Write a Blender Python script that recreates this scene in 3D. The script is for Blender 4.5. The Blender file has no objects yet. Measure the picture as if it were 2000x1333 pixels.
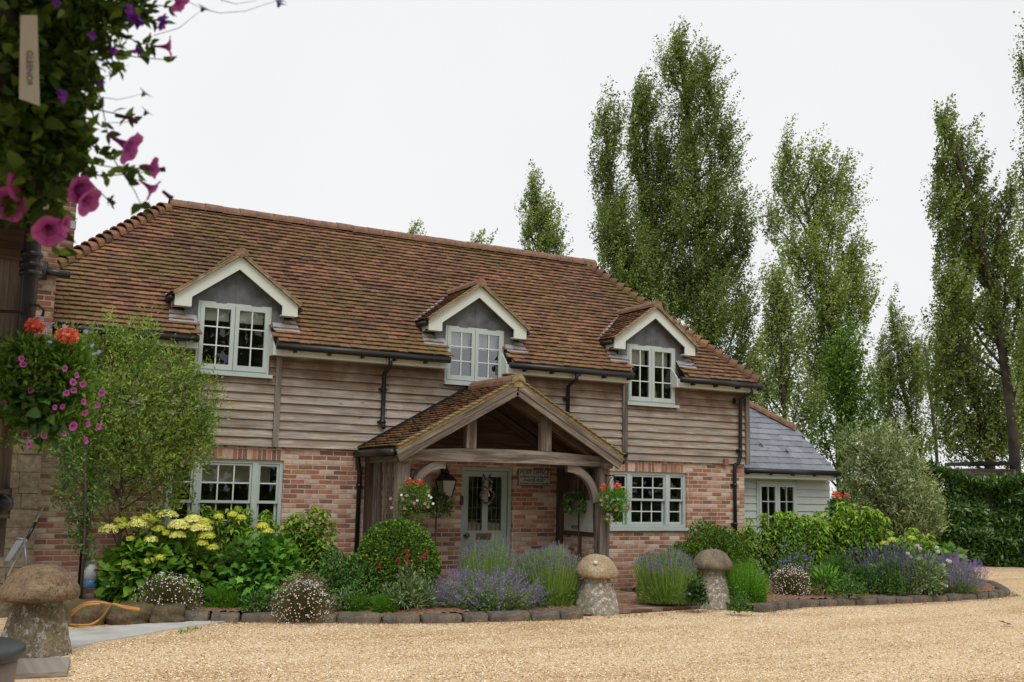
import bpy, math, random
import numpy as np
from mathutils import Vector, Matrix
random.seed(7); RS=np.random.RandomState(11)
SC=bpy.context.scene
COL=SC.collection
# ------------------------------------------------------------------ camera
FPX=2060.0
CAMR=np.array([[0.87434332,-0.48491152,0.01961055],[0.08455775,0.11242663,-0.99005568],[0.47788465,0.86730679,0.1393025]])
CAMP=np.array([-8.42037828,-16.06332281,1.78])
cd=bpy.data.cameras.new('camera'); cam=bpy.data.objects.new('camera',cd); COL.objects.link(cam); SC.camera=cam
cd.sensor_width=36; cd.lens=FPX/2000*36; cd.clip_start=0.05; cd.clip_end=1500
r_,d_,f_=CAMR
cam.matrix_world=Matrix(((r_[0],-d_[0],-f_[0],CAMP[0]),(r_[1],-d_[1],-f_[1],CAMP[1]),(r_[2],-d_[2],-f_[2],CAMP[2]),(0,0,0,1)))
cd.dof.use_dof=True; cd.dof.focus_distance=17.0; cd.dof.aperture_fstop=7.2
# surveying helpers: a sight line of the photograph met with a real plane gives a place in metres
def ray(px,py): return CAMR.T@np.array([px-1000,py-666.5,FPX])
def G(px,py,z=0.0):
    r=ray(px,py); return CAMP+(z-CAMP[2])/r[2]*r
def WY(px,py,Y=0.0):
    r=ray(px,py); return CAMP+(Y-CAMP[1])/r[1]*r
def HD(px,py,d): return CAMP+CAMR.T@np.array([(px-1000)/FPX*d,(py-666.5)/FPX*d,d])
def depth(P): return float(CAMR[2]@(np.array(P,float)-CAMP))
RIGHT=np.array([CAMR[0][0],CAMR[0][1],0]); RIGHT/=np.linalg.norm(RIGHT)
FWD=np.array([CAMR[2][0],CAMR[2][1],0]); FWD/=np.linalg.norm(FWD)
# ------------------------------------------------------------------ world, sun, exposure
w=bpy.data.worlds.new("World"); SC.world=w; w.use_nodes=True
nt=w.node_tree; bg=nt.nodes['Background']
sky=nt.nodes.new('ShaderNodeTexSky'); sky.sky_type='NISHITA'; sky.sun_disc=False
SUN_EL,SUN_ROT=math.radians(55),math.radians(200)
sky.sun_elevation=SUN_EL; sky.sun_rotation=SUN_ROT
mx=nt.nodes.new('ShaderNodeMix'); mx.data_type='RGBA'; mx.inputs[0].default_value=0.93
tcw=nt.nodes.new('ShaderNodeTexCoord'); nz=nt.nodes.new('ShaderNodeTexNoise'); nz.inputs['Scale'].default_value=1.6; nz.inputs['Detail'].default_value=4; nt.links.new(tcw.outputs['Generated'],nz.inputs['Vector'])
cr=nt.nodes.new('ShaderNodeValToRGB'); cr.color_ramp.elements[0].position=.35; cr.color_ramp.elements[1].position=.65      # the even white overcast, faintly clouded
cr.color_ramp.elements[0].color=(.905,.915,.93,1); cr.color_ramp.elements[1].color=(.965,.967,.972,1); nt.links.new(nz.outputs[0],cr.inputs[0])
ml=nt.nodes.new('ShaderNodeVectorMath'); ml.operation='SCALE'; ml.inputs['Scale'].default_value=9.6; nt.links.new(cr.outputs[0],ml.inputs[0]); nt.links.new(ml.outputs[0],mx.inputs[7])
nt.links.new(sky.outputs[0],mx.inputs[6]); nt.links.new(mx.outputs[2],bg.inputs[0]); bg.inputs[1].default_value=0.1
sl=bpy.data.lights.new('sun','SUN'); so=bpy.data.objects.new('sun',sl); COL.objects.link(so)
sl.energy=1.7; sl.angle=math.radians(30); sl.color=(1,0.97,0.92)
sd=Vector((math.sin(SUN_ROT)*math.cos(SUN_EL),math.cos(SUN_ROT)*math.cos(SUN_EL),math.sin(SUN_EL)))
so.rotation_euler=(sd).to_track_quat('Z','Y').to_euler()
SC.view_settings.view_transform='Standard'; SC.view_settings.look='None'; SC.view_settings.exposure=0.06; SC.view_settings.gamma=1.0
SC.render.engine='CYCLES'
SC.cycles.max_bounces=7; SC.cycles.diffuse_bounces=3; SC.cycles.glossy_bounces=3; SC.cycles.transmission_bounces=5; SC.cycles.transparent_max_bounces=10
SC.cycles.caustics_reflective=False; SC.cycles.caustics_refractive=False
SC.cycles.use_denoising=True

# ------------------------------------------------------------------ materials
def NT(name):
    m=bpy.data.materials.new(name); m.use_nodes=True
    n=m.node_tree; b=n.nodes['Principled BSDF']; return m,n,b
def N(n,t,**k):
    x=n.nodes.new(t)
    for a,v in k.items(): setattr(x,a,v)
    return x
def math_(n,op,a,b=None,c=None):
    x=N(n,'ShaderNodeMath',operation=op)
    for i,v in enumerate((a,b,c)):
        if v is None: continue
        if isinstance(v,(int,float)): x.inputs[i].default_value=v
        else: n.links.new(v,x.inputs[i])
    return x.outputs[0]
def ramp(n,fac,stops,interp='LINEAR'):
    r=N(n,'ShaderNodeValToRGB'); r.color_ramp.interpolation=interp
    e=r.color_ramp.elements
    while len(e)<len(stops): e.new(0.5)
    for el,(p,c) in zip(e,stops): el.position=p; el.color=(*c,1) if len(c)==3 else c
    n.links.new(fac,r.inputs[0]); return r.outputs[0]
def mixc(n,f,a,b,mode='MIX'):
    x=N(n,'ShaderNodeMix',data_type='RGBA',blend_type=mode)
    for i,v in ((0,f),(6,a),(7,b)):
        if isinstance(v,(int,float)): x.inputs[i].default_value=v
        elif isinstance(v,tuple): x.inputs[i].default_value=(*v,1)
        else: n.links.new(v,x.inputs[i])
    return x.outputs[2]
def noise(n,scale,detail=3,vec=None,rough=0.5,dist=0.0):
    x=N(n,'ShaderNodeTexNoise'); x.inputs['Scale'].default_value=scale; x.inputs['Detail'].default_value=detail
    x.inputs['Roughness'].default_value=rough; x.inputs['Distortion'].default_value=dist
    if vec is not None: n.links.new(vec,x.inputs['Vector'])
    return x.outputs[0]
def objco(n): return N(n,'ShaderNodeTexCoord').outputs['Object']
def uvco(n): return N(n,'ShaderNodeTexCoord').outputs['UV']
def scaled(n,v,s):
    x=N(n,'ShaderNodeMapping'); x.inputs['Scale'].default_value=s; n.links.new(v,x.inputs[0]); return x.outputs[0]
def attr(n,name='rnd'): return N(n,'ShaderNodeAttribute',attribute_name=name).outputs['Fac']
def bump(n,b,h,strength=0.3,dist=0.01):
    x=N(n,'ShaderNodeBump'); x.inputs['Strength'].default_value=strength; x.inputs['Distance'].default_value=dist
    n.links.new(h,x.inputs['Height']); n.links.new(x.outputs[0],b.inputs['Normal'])
def mrange(n,v,a,b_,c=0.0,d=1.0):
    x=N(n,'ShaderNodeMapRange'); x.inputs[1].default_value=a; x.inputs[2].default_value=b_; x.inputs[3].default_value=c; x.inputs[4].default_value=d
    n.links.new(v,x.inputs[0]); return x.outputs[0]
def sm(name,col,rough=0.6,var=0.25,scale=6,spec=0.3,bmp=0.0,metal=0.0,col2=None):
    m,n,b=NT(name); co=objco(n); f=mrange(n,noise(n,scale,5,co,0.6),0.3,0.7)
    c2=col2 or tuple(c*(1-var) for c in col); c1=tuple(min(1,c*(1+var*0.4)) for c in col)
    n.links.new(mixc(n,f,c1,c2),b.inputs['Base Color']); b.inputs['Roughness'].default_value=rough
    b.inputs['Specular IOR Level'].default_value=spec; b.inputs['Metallic'].default_value=metal
    if bmp: bump(n,b,noise(n,scale*8,4,co),bmp,0.004)
    return m

def brick_mat(name,soldier=False,pale=0.5,bw=0.228,bh=0.075,dark=1.0):
    m,n,b=NT(name); co=objco(n)
    wob=noise(n,5,2,co)
    s=N(n,'ShaderNodeSeparateXYZ'); n.links.new(co,s.inputs[0])
    u=math_(n,'ADD',s.outputs[0],s.outputs[1]); v=s.outputs[2]
    if soldier: u,v=math_(n,'ADD',v,7.03),u
    v=math_(n,'ADD',v,math_(n,'MULTIPLY',math_(n,'SUBTRACT',wob,0.5),0.012))
    rowf=math_(n,'DIVIDE',v,bh); row=math_(n,'FLOOR',rowf); rf=math_(n,'FRACT',rowf)
    off=math_(n,'MULTIPLY',math_(n,'MODULO',math_(n,'ABSOLUTE',row),2.0),0.5)
    wn=N(n,'ShaderNodeTexWhiteNoise',noise_dimensions='1D'); n.links.new(row,wn.inputs['W'])
    off=math_(n,'ADD',off,math_(n,'MULTIPLY',wn.outputs[0],0.16))
    if soldier: off=math_(n,'MULTIPLY',off,0.0)
    cf=math_(n,'ADD',math_(n,'DIVIDE',u,bw),off); colm=math_(n,'FLOOR',cf); cfr=math_(n,'FRACT',cf)
    comb=N(n,'ShaderNodeCombineXYZ'); n.links.new(colm,comb.inputs[0]); n.links.new(row,comb.inputs[1])
    w3=N(n,'ShaderNodeTexWhiteNoise',noise_dimensions='3D'); n.links.new(comb.outputs[0],w3.inputs[0])
    rnd=w3.outputs[0]
    big=noise(n,0.8,3,co); r2=math_(n,'ADD',rnd,math_(n,'MULTIPLY',math_(n,'SUBTRACT',big,0.5),0.9))
    smear=noise(n,14,5,co,0.65); r2=math_(n,'ADD',r2,math_(n,'MULTIPLY',math_(n,'SUBTRACT',smear,0.5),0.75))
    p=pale
    c=ramp(n,r2,[(0.0,(.12,.045,.034)),(0.16,(.21,.072,.042)),(0.38-0.06*p,(.31,.105,.052)),(0.56-0.08*p,(.35,.155,.09)),(0.74-0.12*p,(.42,.27,.20)),(1.0,(.58,.47,.38))])
    fine=noise(n,90,3,co); c=mixc(n,mrange(n,fine,0.35,0.7),c,mixc(n,0.35,c,(.5,.42,.36)))
    # mortar
    ew=0.012/bh; eu=0.012/bw
    d1=math_(n,'MINIMUM',rf,math_(n,'SUBTRACT',1.0,rf)); d2=math_(n,'MINIMUM',cfr,math_(n,'SUBTRACT',1.0,cfr))
    jit=math_(n,'MULTIPLY',math_(n,'SUBTRACT',smear,0.5),0.10)
    m1=mrange(n,math_(n,'ADD',d1,jit),ew*0.35,ew*1.0); m2=mrange(n,math_(n,'ADD',d2,math_(n,'MULTIPLY',jit,0.3)),eu*0.35,eu*1.0)
    mm=math_(n,'MULTIPLY',m1,m2)
    mort=mixc(n,mrange(n,noise(n,3,3,co),0.35,0.65),(.54,.43,.34),(.38,.28,.22))
    c=mixc(n,mm,mort,c)
    if dark<1: c=mixc(n,1.0,c,(dark,dark*.97,dark*.93),'MULTIPLY')
    # splash and damp staining above the ground, sooty patches elsewhere
    st=math_(n,'ADD',s.outputs[2],math_(n,'MULTIPLY',math_(n,'SUBTRACT',noise(n,1.8,5,co,.7),0.5),0.9))
    c=mixc(n,mrange(n,st,0.05,0.5,0.6,0.0),c,mixc(n,1.0,c,(.50,.50,.44),'MULTIPLY'))
    c=mixc(n,mrange(n,noise(n,1.1,5,scaled(n,co,(1,1,.45)),.7),0.52,0.72,0.0,0.45),c,mixc(n,1.0,c,(.62,.57,.52),'MULTIPLY'))
    n.links.new(c,b.inputs['Base Color']); b.inputs['Roughness'].default_value=0.9; b.inputs['Specular IOR Level'].default_value=0.15
    bump(n,b,math_(n,'ADD',mm,math_(n,'MULTIPLY',smear,0.5)),0.6,0.008)
    return m
def wood_mat(name,c1,c2,c3,bscale=1.0,lightness=1.0,rowvar=0.5,stain=None):
    # weathered oak: grain runs along u of the UVs (metres)
    m,n,b=NT(name); uv=uvco(n); a=attr(n)
    ad=N(n,'ShaderNodeVectorMath',operation='ADD'); cmb=N(n,'ShaderNodeCombineXYZ')
    n.links.new(math_(n,'MULTIPLY',a,37.0),cmb.inputs[0]); n.links.new(math_(n,'MULTIPLY',a,11.0),cmb.inputs[2])
    n.links.new(uv,ad.inputs[0]); n.links.new(cmb.outputs[0],ad.inputs[1]); v=ad.outputs[0]
    g=noise(n,1.0,6,scaled(n,v,(2.2,55*bscale,1)),0.62,0.6)
    g2=noise(n,1.0,3,scaled(n,v,(0.9,5,1)),0.5,0.4)
    g3=noise(n,1.0,4,scaled(n,v,(1.3,14,1)),0.6,0.3)
    c=mixc(n,mrange(n,g2,0.35,0.65),c1,c2)
    c=mixc(n,mrange(n,g3,0.46,0.68),c,c3)
    c=mixc(n,mrange(n,g,0.32,0.66),mixc(n,1.0,c,(.42,.39,.36),'MULTIPLY'),c)
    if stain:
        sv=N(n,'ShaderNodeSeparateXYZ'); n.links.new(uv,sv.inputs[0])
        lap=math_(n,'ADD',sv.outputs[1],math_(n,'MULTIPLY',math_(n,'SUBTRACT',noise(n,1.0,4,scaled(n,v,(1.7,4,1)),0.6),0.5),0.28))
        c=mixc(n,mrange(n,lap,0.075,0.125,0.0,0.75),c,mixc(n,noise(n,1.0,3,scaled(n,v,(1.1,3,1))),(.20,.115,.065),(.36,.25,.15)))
    kn=N(n,'ShaderNodeTexVoronoi'); kn.inputs['Scale'].default_value=1; n.links.new(scaled(n,v,(1.6,6,1)),kn.inputs['Vector'])
    c=mixc(n,mrange(n,kn.outputs['Distance'],0.03,0.10,0.75,0.0),c,(.05,.035,.025))
    c=mixc(n,math_(n,'MULTIPLY',a,rowvar),c,mixc(n,1.0,c,(.62,.58,.55),'MULTIPLY'))
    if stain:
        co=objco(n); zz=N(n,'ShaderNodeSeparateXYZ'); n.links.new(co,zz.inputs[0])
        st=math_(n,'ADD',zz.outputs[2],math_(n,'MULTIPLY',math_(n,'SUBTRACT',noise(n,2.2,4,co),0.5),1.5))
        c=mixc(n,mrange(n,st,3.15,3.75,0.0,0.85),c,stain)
    n.links.new(c,b.inputs['Base Color']); b.inputs['Roughness'].default_value=0.82; b.inputs['Specular IOR Level'].default_value=0.2
    bump(n,b,g,0.5,0.004); return m
def leaf_mat(name,dark,mid,light,rough=0.45,trans=0.3,spec=0.35,under=None):
    gn=lambda c_: tuple(min(.6,x*1.5) for x in c_)
    m,n,b=NT(name); a=attr(n); c=ramp(n,a,[(0.0,gn(dark)),(0.5,gn(mid)),(1.0,gn(light))])
    co=objco(n); c=mixc(n,mrange(n,noise(n,1.6,2,co),0.35,0.7,0.0,0.5),c,mixc(n,1.0,c,(1.25,1.1,.75),'MULTIPLY'))
    if under:
        gm=N(n,'ShaderNodeNewGeometry'); c=mixc(n,gm.outputs['Backfacing'],c,under)
    n.links.new(c,b.inputs['Base Color']); b.inputs['Roughness'].default_value=rough; b.inputs['Specular IOR Level'].default_value=spec
    t=N(n,'ShaderNodeBsdfTranslucent'); n.links.new(mixc(n,1.0,c,(1.2,1.3,.5),'MULTIPLY'),t.inputs[0])
    s=N(n,'ShaderNodeMixShader'); s.inputs[0].default_value=trans
    n.links.new(b.outputs[0],s.inputs[1]); n.links.new(t.outputs[0],s.inputs[2])
    n.links.new(s.outputs[0],n.nodes['Material Output'].inputs[0]); return m
def petal_mat(name,c1,c2,trans=0.25,rough=0.5):
    m,n,b=NT(name); c=ramp(n,attr(n),[(0.0,c1),(1.0,c2)])
    n.links.new(c,b.inputs['Base Color']); b.inputs['Roughness'].default_value=rough; b.inputs['Specular IOR Level'].default_value=0.2
    t=N(n,'ShaderNodeBsdfTranslucent'); n.links.new(c,t.inputs[0]); s=N(n,'ShaderNodeMixShader'); s.inputs[0].default_value=trans
    n.links.new(b.outputs[0],s.inputs[1]); n.links.new(t.outputs[0],s.inputs[2]); n.links.new(s.outputs[0],n.nodes['Material Output'].inputs[0]); return m

def tile_mat(name,moss=1.0):
    m,n,b=NT(name); a=attr(n); co=objco(n)
    a2=math_(n,'ADD',a,math_(n,'MULTIPLY',math_(n,'SUBTRACT',noise(n,0.55,3,co),0.5),0.9))
    c=ramp(n,a2,[(0.0,(.125,.072,.056)),(0.25,(.185,.098,.066)),(0.5,(.235,.122,.077)),(0.78,(.28,.146,.086)),(1.0,(.36,.185,.10))])
    f=noise(n,45,4,co,0.6); c=mixc(n,mrange(n,f,0.35,0.7),c,mixc(n,1.0,c,(.6,.58,.55),'MULTIPLY'))
    big=noise(n,0.9,5,scaled(n,co,(0.6,1,1.6)),0.68); mid=noise(n,11,4,co,0.7)
    mf=math_(n,'ADD',big,math_(n,'MULTIPLY',math_(n,'SUBTRACT',mid,0.5),0.95))
    mo=mixc(n,noise(n,30,2,co),(.085,.06,.025),(.21,.155,.055))
    c=mixc(n,mrange(n,mf,0.46,0.64,0.0,min(1,0.85*moss)),c,mo)
    lv=N(n,'ShaderNodeTexVoronoi'); lv.inputs['Scale'].default_value=5.5; n.links.new(co,lv.inputs['Vector'])
    c=mixc(n,mrange(n,math_(n,'ADD',lv.outputs['Distance'],math_(n,'MULTIPLY',mid,0.06)),0.05,0.085,0.8,0.0),c,(.5,.46,.4))
    n.links.new(c,b.inputs['Base Color']); b.inputs['Roughness'].default_value=0.85; b.inputs['Specular IOR Level'].default_value=0.25
    bump(n,b,math_(n,'ADD',f,mid),0.5,0.008); return m
def stone_mat(name,c1,c2,c3,scale=3,lichen=None,bmp=0.7,pits=True):
    m,n,b=NT(name); co=objco(n)
    f=noise(n,scale,5,co,0.65); g=noise(n,scale*9,4,co,0.7); h=noise(n,scale*0.6,3,scaled(n,co,(1.3,1,1)),0.5)
    c=mixc(n,mrange(n,f,0.35,0.65),c1,c2); c=mixc(n,mrange(n,h,0.45,0.65,0.0,0.85),c,c3)
    c=mixc(n,mrange(n,g,0.3,0.7),mixc(n,1.0,c,(.42,.40,.37),'MULTIPLY'),c)
    if lichen: c=mixc(n,mrange(n,math_(n,'ADD',noise(n,scale*3,6,co,0.75),math_(n,'MULTIPLY',g,0.2)),0.62,0.7,0.0,0.9),c,lichen)
    hh=math_(n,'ADD',f,math_(n,'MULTIPLY',g,0.6))
    if pits:
        v=N(n,'ShaderNodeTexVoronoi'); v.inputs['Scale'].default_value=scale*7; n.links.new(co,v.inputs['Vector'])
        pt=mrange(n,v.outputs['Distance'],0.10,0.2); pt2=math_(n,'MAXIMUM',pt,mrange(n,noise(n,scale*2,2,co),0.45,0.5))
        c=mixc(n,pt2,(.05,.04,.03),c); hh=math_(n,'ADD',hh,pt2)
    n.links.new(c,b.inputs['Base Color']); b.inputs['Roughness'].default_value=0.92; b.inputs['Specular IOR Level'].default_value=0.15
    bump(n,b,hh,bmp,0.02); return m
def glass_mat(name,refl=1.0,tint=(.9,.95,.93)):
    m,n,b=NT(name); n.nodes.remove(b)
    g=N(n,'ShaderNodeBsdfGlossy'); g.inputs['Roughness'].default_value=0.01; g.inputs['Color'].default_value=(.9,.94,1,1)
    t=N(n,'ShaderNodeBsdfTransparent'); t.inputs[0].default_value=(*tint,1)
    fr=N(n,'ShaderNodeFresnel'); fr.inputs[0].default_value=1.5
    s=N(n,'ShaderNodeMixShader'); n.links.new(math_(n,'MINIMUM',math_(n,'MULTIPLY',fr.outputs[0],refl),0.9),s.inputs[0])
    co=objco(n); bp=N(n,'ShaderNodeBump'); bp.inputs['Strength'].default_value=0.03; bp.inputs['Distance'].default_value=0.02
    n.links.new(noise(n,2.5,2,co),bp.inputs['Height']); n.links.new(bp.outputs[0],g.inputs['Normal'])
    n.links.new(t.outputs[0],s.inputs[1]); n.links.new(g.outputs[0],s.inputs[2]); n.links.new(s.outputs[0],n.nodes['Material Output'].inputs[0]); return m

M={}
M['brick']=brick_mat('brick',pale=0.75); M['lintel']=brick_mat('soldier brick',soldier=True,pale=0.8)
M['brick_dark']=brick_mat('dark red brick',pale=-0.4,dark=.52)
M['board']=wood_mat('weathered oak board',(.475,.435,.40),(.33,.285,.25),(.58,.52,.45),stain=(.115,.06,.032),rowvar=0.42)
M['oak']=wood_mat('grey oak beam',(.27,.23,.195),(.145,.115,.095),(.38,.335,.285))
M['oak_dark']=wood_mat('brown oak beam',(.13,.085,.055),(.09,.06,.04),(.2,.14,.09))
M['tile']=tile_mat('clay roof tile'); M['tile_porch']=tile_mat('clay porch tile',1.15)
M['ridge']=sm('clay ridge tile',(.25,.135,.09),0.85,0.4,9,0.2,0.5,col2=(.13,.085,.055))
M['verge']=sm('mossy verge mortar',(.29,.225,.12),0.95,0.5,9,0.1,0.6,col2=(.17,.13,.045))
M['verge_pale']=sm('pale verge mortar',(.33,.26,.17),0.95,0.5,9,0.1,0.6,col2=(.15,.11,.06))
M['paint']=sm('sage grey paint',(.43,.49,.465),0.45,0.10,2.0,0.4)
M['door_paint']=sm('green grey door paint',(.30,.35,.315),0.42,0.10,2.0,0.4)
M['sage']=sm('pale sage board paint',(.46,.51,.48),0.6,0.12,1.5,0.3)
M['fascia']=sm('pale cream green fascia paint',(.60,.645,.585),0.5,0.08,1.5,0.4)
M['bars']=sm('white glazing bar paint',(.62,.67,.64),0.4,0.05,2.0,0.4)
M['lead']=sm('lead sheet',(.115,.122,.13),0.55,0.5,5,0.4,0.2)
M['lead_new']=sm('bright lead flashing',(.30,.31,.33),0.5,0.3,5,0.5)
M['black']=sm('black pipe plastic',(.012,.012,.013),0.38,0.3,4,0.45)
M['iron']=sm('dark iron',(.02,.018,.017),0.5,0.4,6,0.4)
M['brass']=sm('aged brass',(.16,.12,.07),0.4,0.4,6,0.5,metal=0.6)
M['slate']=None
M['glass']=glass_mat('window glass',1.5); M['glass_bright']=glass_mat('sky reflecting glass',5.0); M['glass_mid']=glass_mat('half reflecting glass',2.2)
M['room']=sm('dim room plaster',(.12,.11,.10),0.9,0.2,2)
M['blind']=sm('white roller blind',(.75,.75,.70),0.8,0.05,2); M['curtain']=sm('cream curtain',(.5,.46,.36),0.9,0.3,8)
M['enamel']=sm('aged white enamel',(.42,.43,.39),0.4,0.25,12); M['ink']=sm('black lettering',(.02,.02,.02),0.6,0.2,5)
M['lamp_glass']=sm('frosted lamp glass',(.42,.42,.38),0.3,0.15,5)
def slate_mat():
    m,n,b=NT('slate tile'); a=attr(n); co=objco(n)
    c=ramp(n,a,[(0,(.155,.175,.20)),(0.5,(.205,.225,.255)),(1,(.26,.28,.31))]); f=noise(n,14,5,co)
    c=mixc(n,mrange(n,f,0.3,0.75),c,mixc(n,1.0,c,(.75,.75,.78),'MULTIPLY'))
    n.links.new(c,b.inputs['Base Color']); b.inputs['Roughness'].default_value=0.5; b.inputs['Specular IOR Level'].default_value=0.5
    bump(n,b,f,0.3,0.004); return m
M['slate']=slate_mat()
M['staddle_cap_dark']=stone_mat('dark staddle cap',(.27,.22,.165),(.17,.14,.11),(.36,.28,.19),6)
M['staddle_near']=stone_mat('mossy staddle cap',(.42,.31,.20),(.20,.14,.09),(.30,.20,.12),7,(.10,.075,.05),1.0)
M['staddle_near_leg']=stone_mat('mossy staddle leg',(.22,.18,.11),(.11,.095,.065),(.33,.27,.17),4,(.35,.34,.30),pits=False)
M['staddle_gold']=stone_mat('golden staddle cap',(.52,.41,.26),(.42,.32,.20),(.6,.51,.36),5)
M['staddle_leg']=stone_mat('pale staddle leg',(.40,.35,.27),(.28,.24,.19),(.5,.46,.39),5,(.62,.60,.56))
M['kerb']=stone_mat('grey setts',(.19,.165,.14),(.10,.09,.08),(.29,.235,.175),4,None,0.5,False)
M['boulder']=stone_mat('brown boulder',(.23,.17,.11),(.16,.12,.08),(.3,.22,.14),4,None,0.6,False)
M['rubble']=stone_mat('rough sandstone block',(.16,.115,.075),(.095,.07,.048),(.22,.165,.10),3,(.10,.10,.04),0.8,False)
M['concrete']=sm('pale concrete',(.50,.50,.47),0.9,0.22,3,0.15,0.3)
M['flag']=sm('grey flagstone',(.36,.33,.30),0.9,0.35,4,0.2,0.4)
# ------------------------------------------------------------------ mesh helpers
class MB:
    def __init__(s): s.v=[]; s.f=[]; s.r=[]; s.uv=[]; s.sm=[]
    def add(s,vs,fs,rnd=None,uvs=None,smooth=False):
        o=len(s.v); s.v.extend([tuple(map(float,p)) for p in vs]); rnd=random.random() if rnd is None else rnd
        for i,f in enumerate(fs):
            s.f.append([a+o for a in f]); s.r.append(rnd); s.sm.append(smooth)
            s.uv.append(uvs[i] if uvs else [(vs[a][0],vs[a][2]) for a in f])
        return s
    def box(s,a,b,rnd=None):
        a=np.array(a,float); b=np.array(b,float); lo=np.minimum(a,b); hi=np.maximum(a,b); d=hi-lo
        ax=int(np.argmax(d)); P=[(lo+d/2)-0, ]
        c=(lo+hi)/2; p0=c.copy(); p1=c.copy(); p0[ax]=lo[ax]; p1[ax]=hi[ax]
        o=[i for i in range(3) if i!=ax]; e1=np.zeros(3); e1[o[0]]=1; e2=np.zeros(3); e2[o[1]]=1
        return s.beam(p0,p1,d[o[0]],d[o[1]],e1,e2,rnd)
    def beam(s,p0,p1,w,h,e1=None,e2=None,rnd=None,w1=None,h1=None):
        p0=np.array(p0,float); p1=np.array(p1,float); t=p1-p0; L=np.linalg.norm(t); t/=L
        if e1 is None:
            up=np.array([0,0,1.0]) if abs(t[2])<0.95 else np.array([1.0,0,0])
            e1=np.cross(t,up); e1/=np.linalg.norm(e1)
        if e2 is None: e2=np.cross(e1,t)
        w1=w if w1 is None else w1; h1=h if h1 is None else h1
        vs=[]
        for p,ww,hh in ((p0,w,h),(p1,w1,h1)):
            for a,b in ((-1,-1),(1,-1),(1,1),(-1,1)): vs.append(p+e1*a*ww/2+e2*b*hh/2)
        fs=[(0,3,2,1),(4,5,6,7)]; uvs=[[(0,0),(0,h),(w,h),(w,0)]]*2
        per=[0,w,w+h,2*w+h,2*w+2*h]
        for i in range(4):
            j=(i+1)%4; fs.append((i,j,j+4,i+4)); uvs.append([(0,per[i]),(0,per[i+1]),(L,per[i+1]),(L,per[i])])
        return s.add(vs,fs,rnd,uvs)
    def poly(s,pts,thick,nrm,rnd=None):
        pts=[np.array(p,float) for p in pts]; n=np.array(nrm,float); n/=np.linalg.norm(n); k=len(pts)
        vs=pts+[p-n*thick for p in pts]
        fs=[tuple(range(k)),tuple(range(2*k-1,k-1,-1))]+[(i,i+k,(i+1)%k+k,(i+1)%k) for i in range(k)]
        return s.add(vs,fs,rnd)
    def tube(s,pts,r,seg=8,rnd=None,cap=True):
        pts=[np.array(p,float) for p in pts]; rr=r if isinstance(r,(list,tuple,np.ndarray)) else [r]*len(pts)
        vs=[];up=None
        for i,p in enumerate(pts):
            t=pts[min(i+1,len(pts)-1)]-pts[max(i-1,0)]; t=t/(np.linalg.norm(t)+1e-9)
            if up is None:
                a=np.array([0,0,1.0]) if abs(t[2])<0.9 else np.array([1.0,0,0]); up=np.cross(t,a)
            up=up-t*np.dot(up,t); up/=np.linalg.norm(up)+1e-9; b=np.cross(t,up)
            for k in range(seg):
                an=2*math.pi*k/seg; vs.append(p+(up*math.cos(an)+b*math.sin(an))*rr[i])
        fs=[]
        for i in range(len(pts)-1):
            for k in range(seg):
                k2=(k+1)%seg; fs.append((i*seg+k,i*seg+k2,(i+1)*seg+k2,(i+1)*seg+k))
        uvs=[[(f[0]//seg*0.2,0.1*(f[0]%seg))]*4 for f in fs]
        if cap:
            fs.append(tuple(range(seg-1,-1,-1))); fs.append(tuple((len(pts)-1)*seg+k for k in range(seg)))
            uvs+= [[(0,0)]*seg]*2
        return s.add(vs,fs,rnd,uvs,True)
    def lathe(s,prof,c,seg=24,sq=0.0,jit=0.0,rot=0.0,rnd=None,smooth=True,sx=1,sy=1):
        c=np.array(c,float); vs=[]; fs=[]
        for r,z in prof:
            for k in range(seg):
                an=2*math.pi*k/seg; ca,sa=math.cos(an),math.sin(an)
                q=1.0
                if sq>0: q=(1-sq)+sq/max(abs(ca),abs(sa))
                rr=r*q*(1+jit*(random.random()-0.5))
                x,y=rr*ca*sx,rr*sa*sy
                vs.append(c+np.array([x*math.cos(rot)-y*math.sin(rot),x*math.sin(rot)+y*math.cos(rot),z+jit*0.3*r*(random.random()-0.5)]))
        k=len(prof)
        for i in range(k-1):
            for j in range(seg):
                j2=(j+1)%seg; fs.append((i*seg+j,i*seg+j2,(i+1)*seg+j2,(i+1)*seg+j))
        fs.append(tuple(range(seg-1,-1,-1))); fs.append(tuple((k-1)*seg+j for j in range(seg)))
        return s.add(vs,fs,rnd,None,smooth)
    def build(s,name,mat,parent=None,bevel=0):
        return mk(name,np.array(s.v,dtype=np.float64).reshape(-1,3),s.f,mat,parent,np.array(s.r),s.uv,s.sm,bevel)
def origin(o):
    if o is None: return np.zeros(3)
    while o.parent: o=o.parent
    return np.array(o.location)
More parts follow.
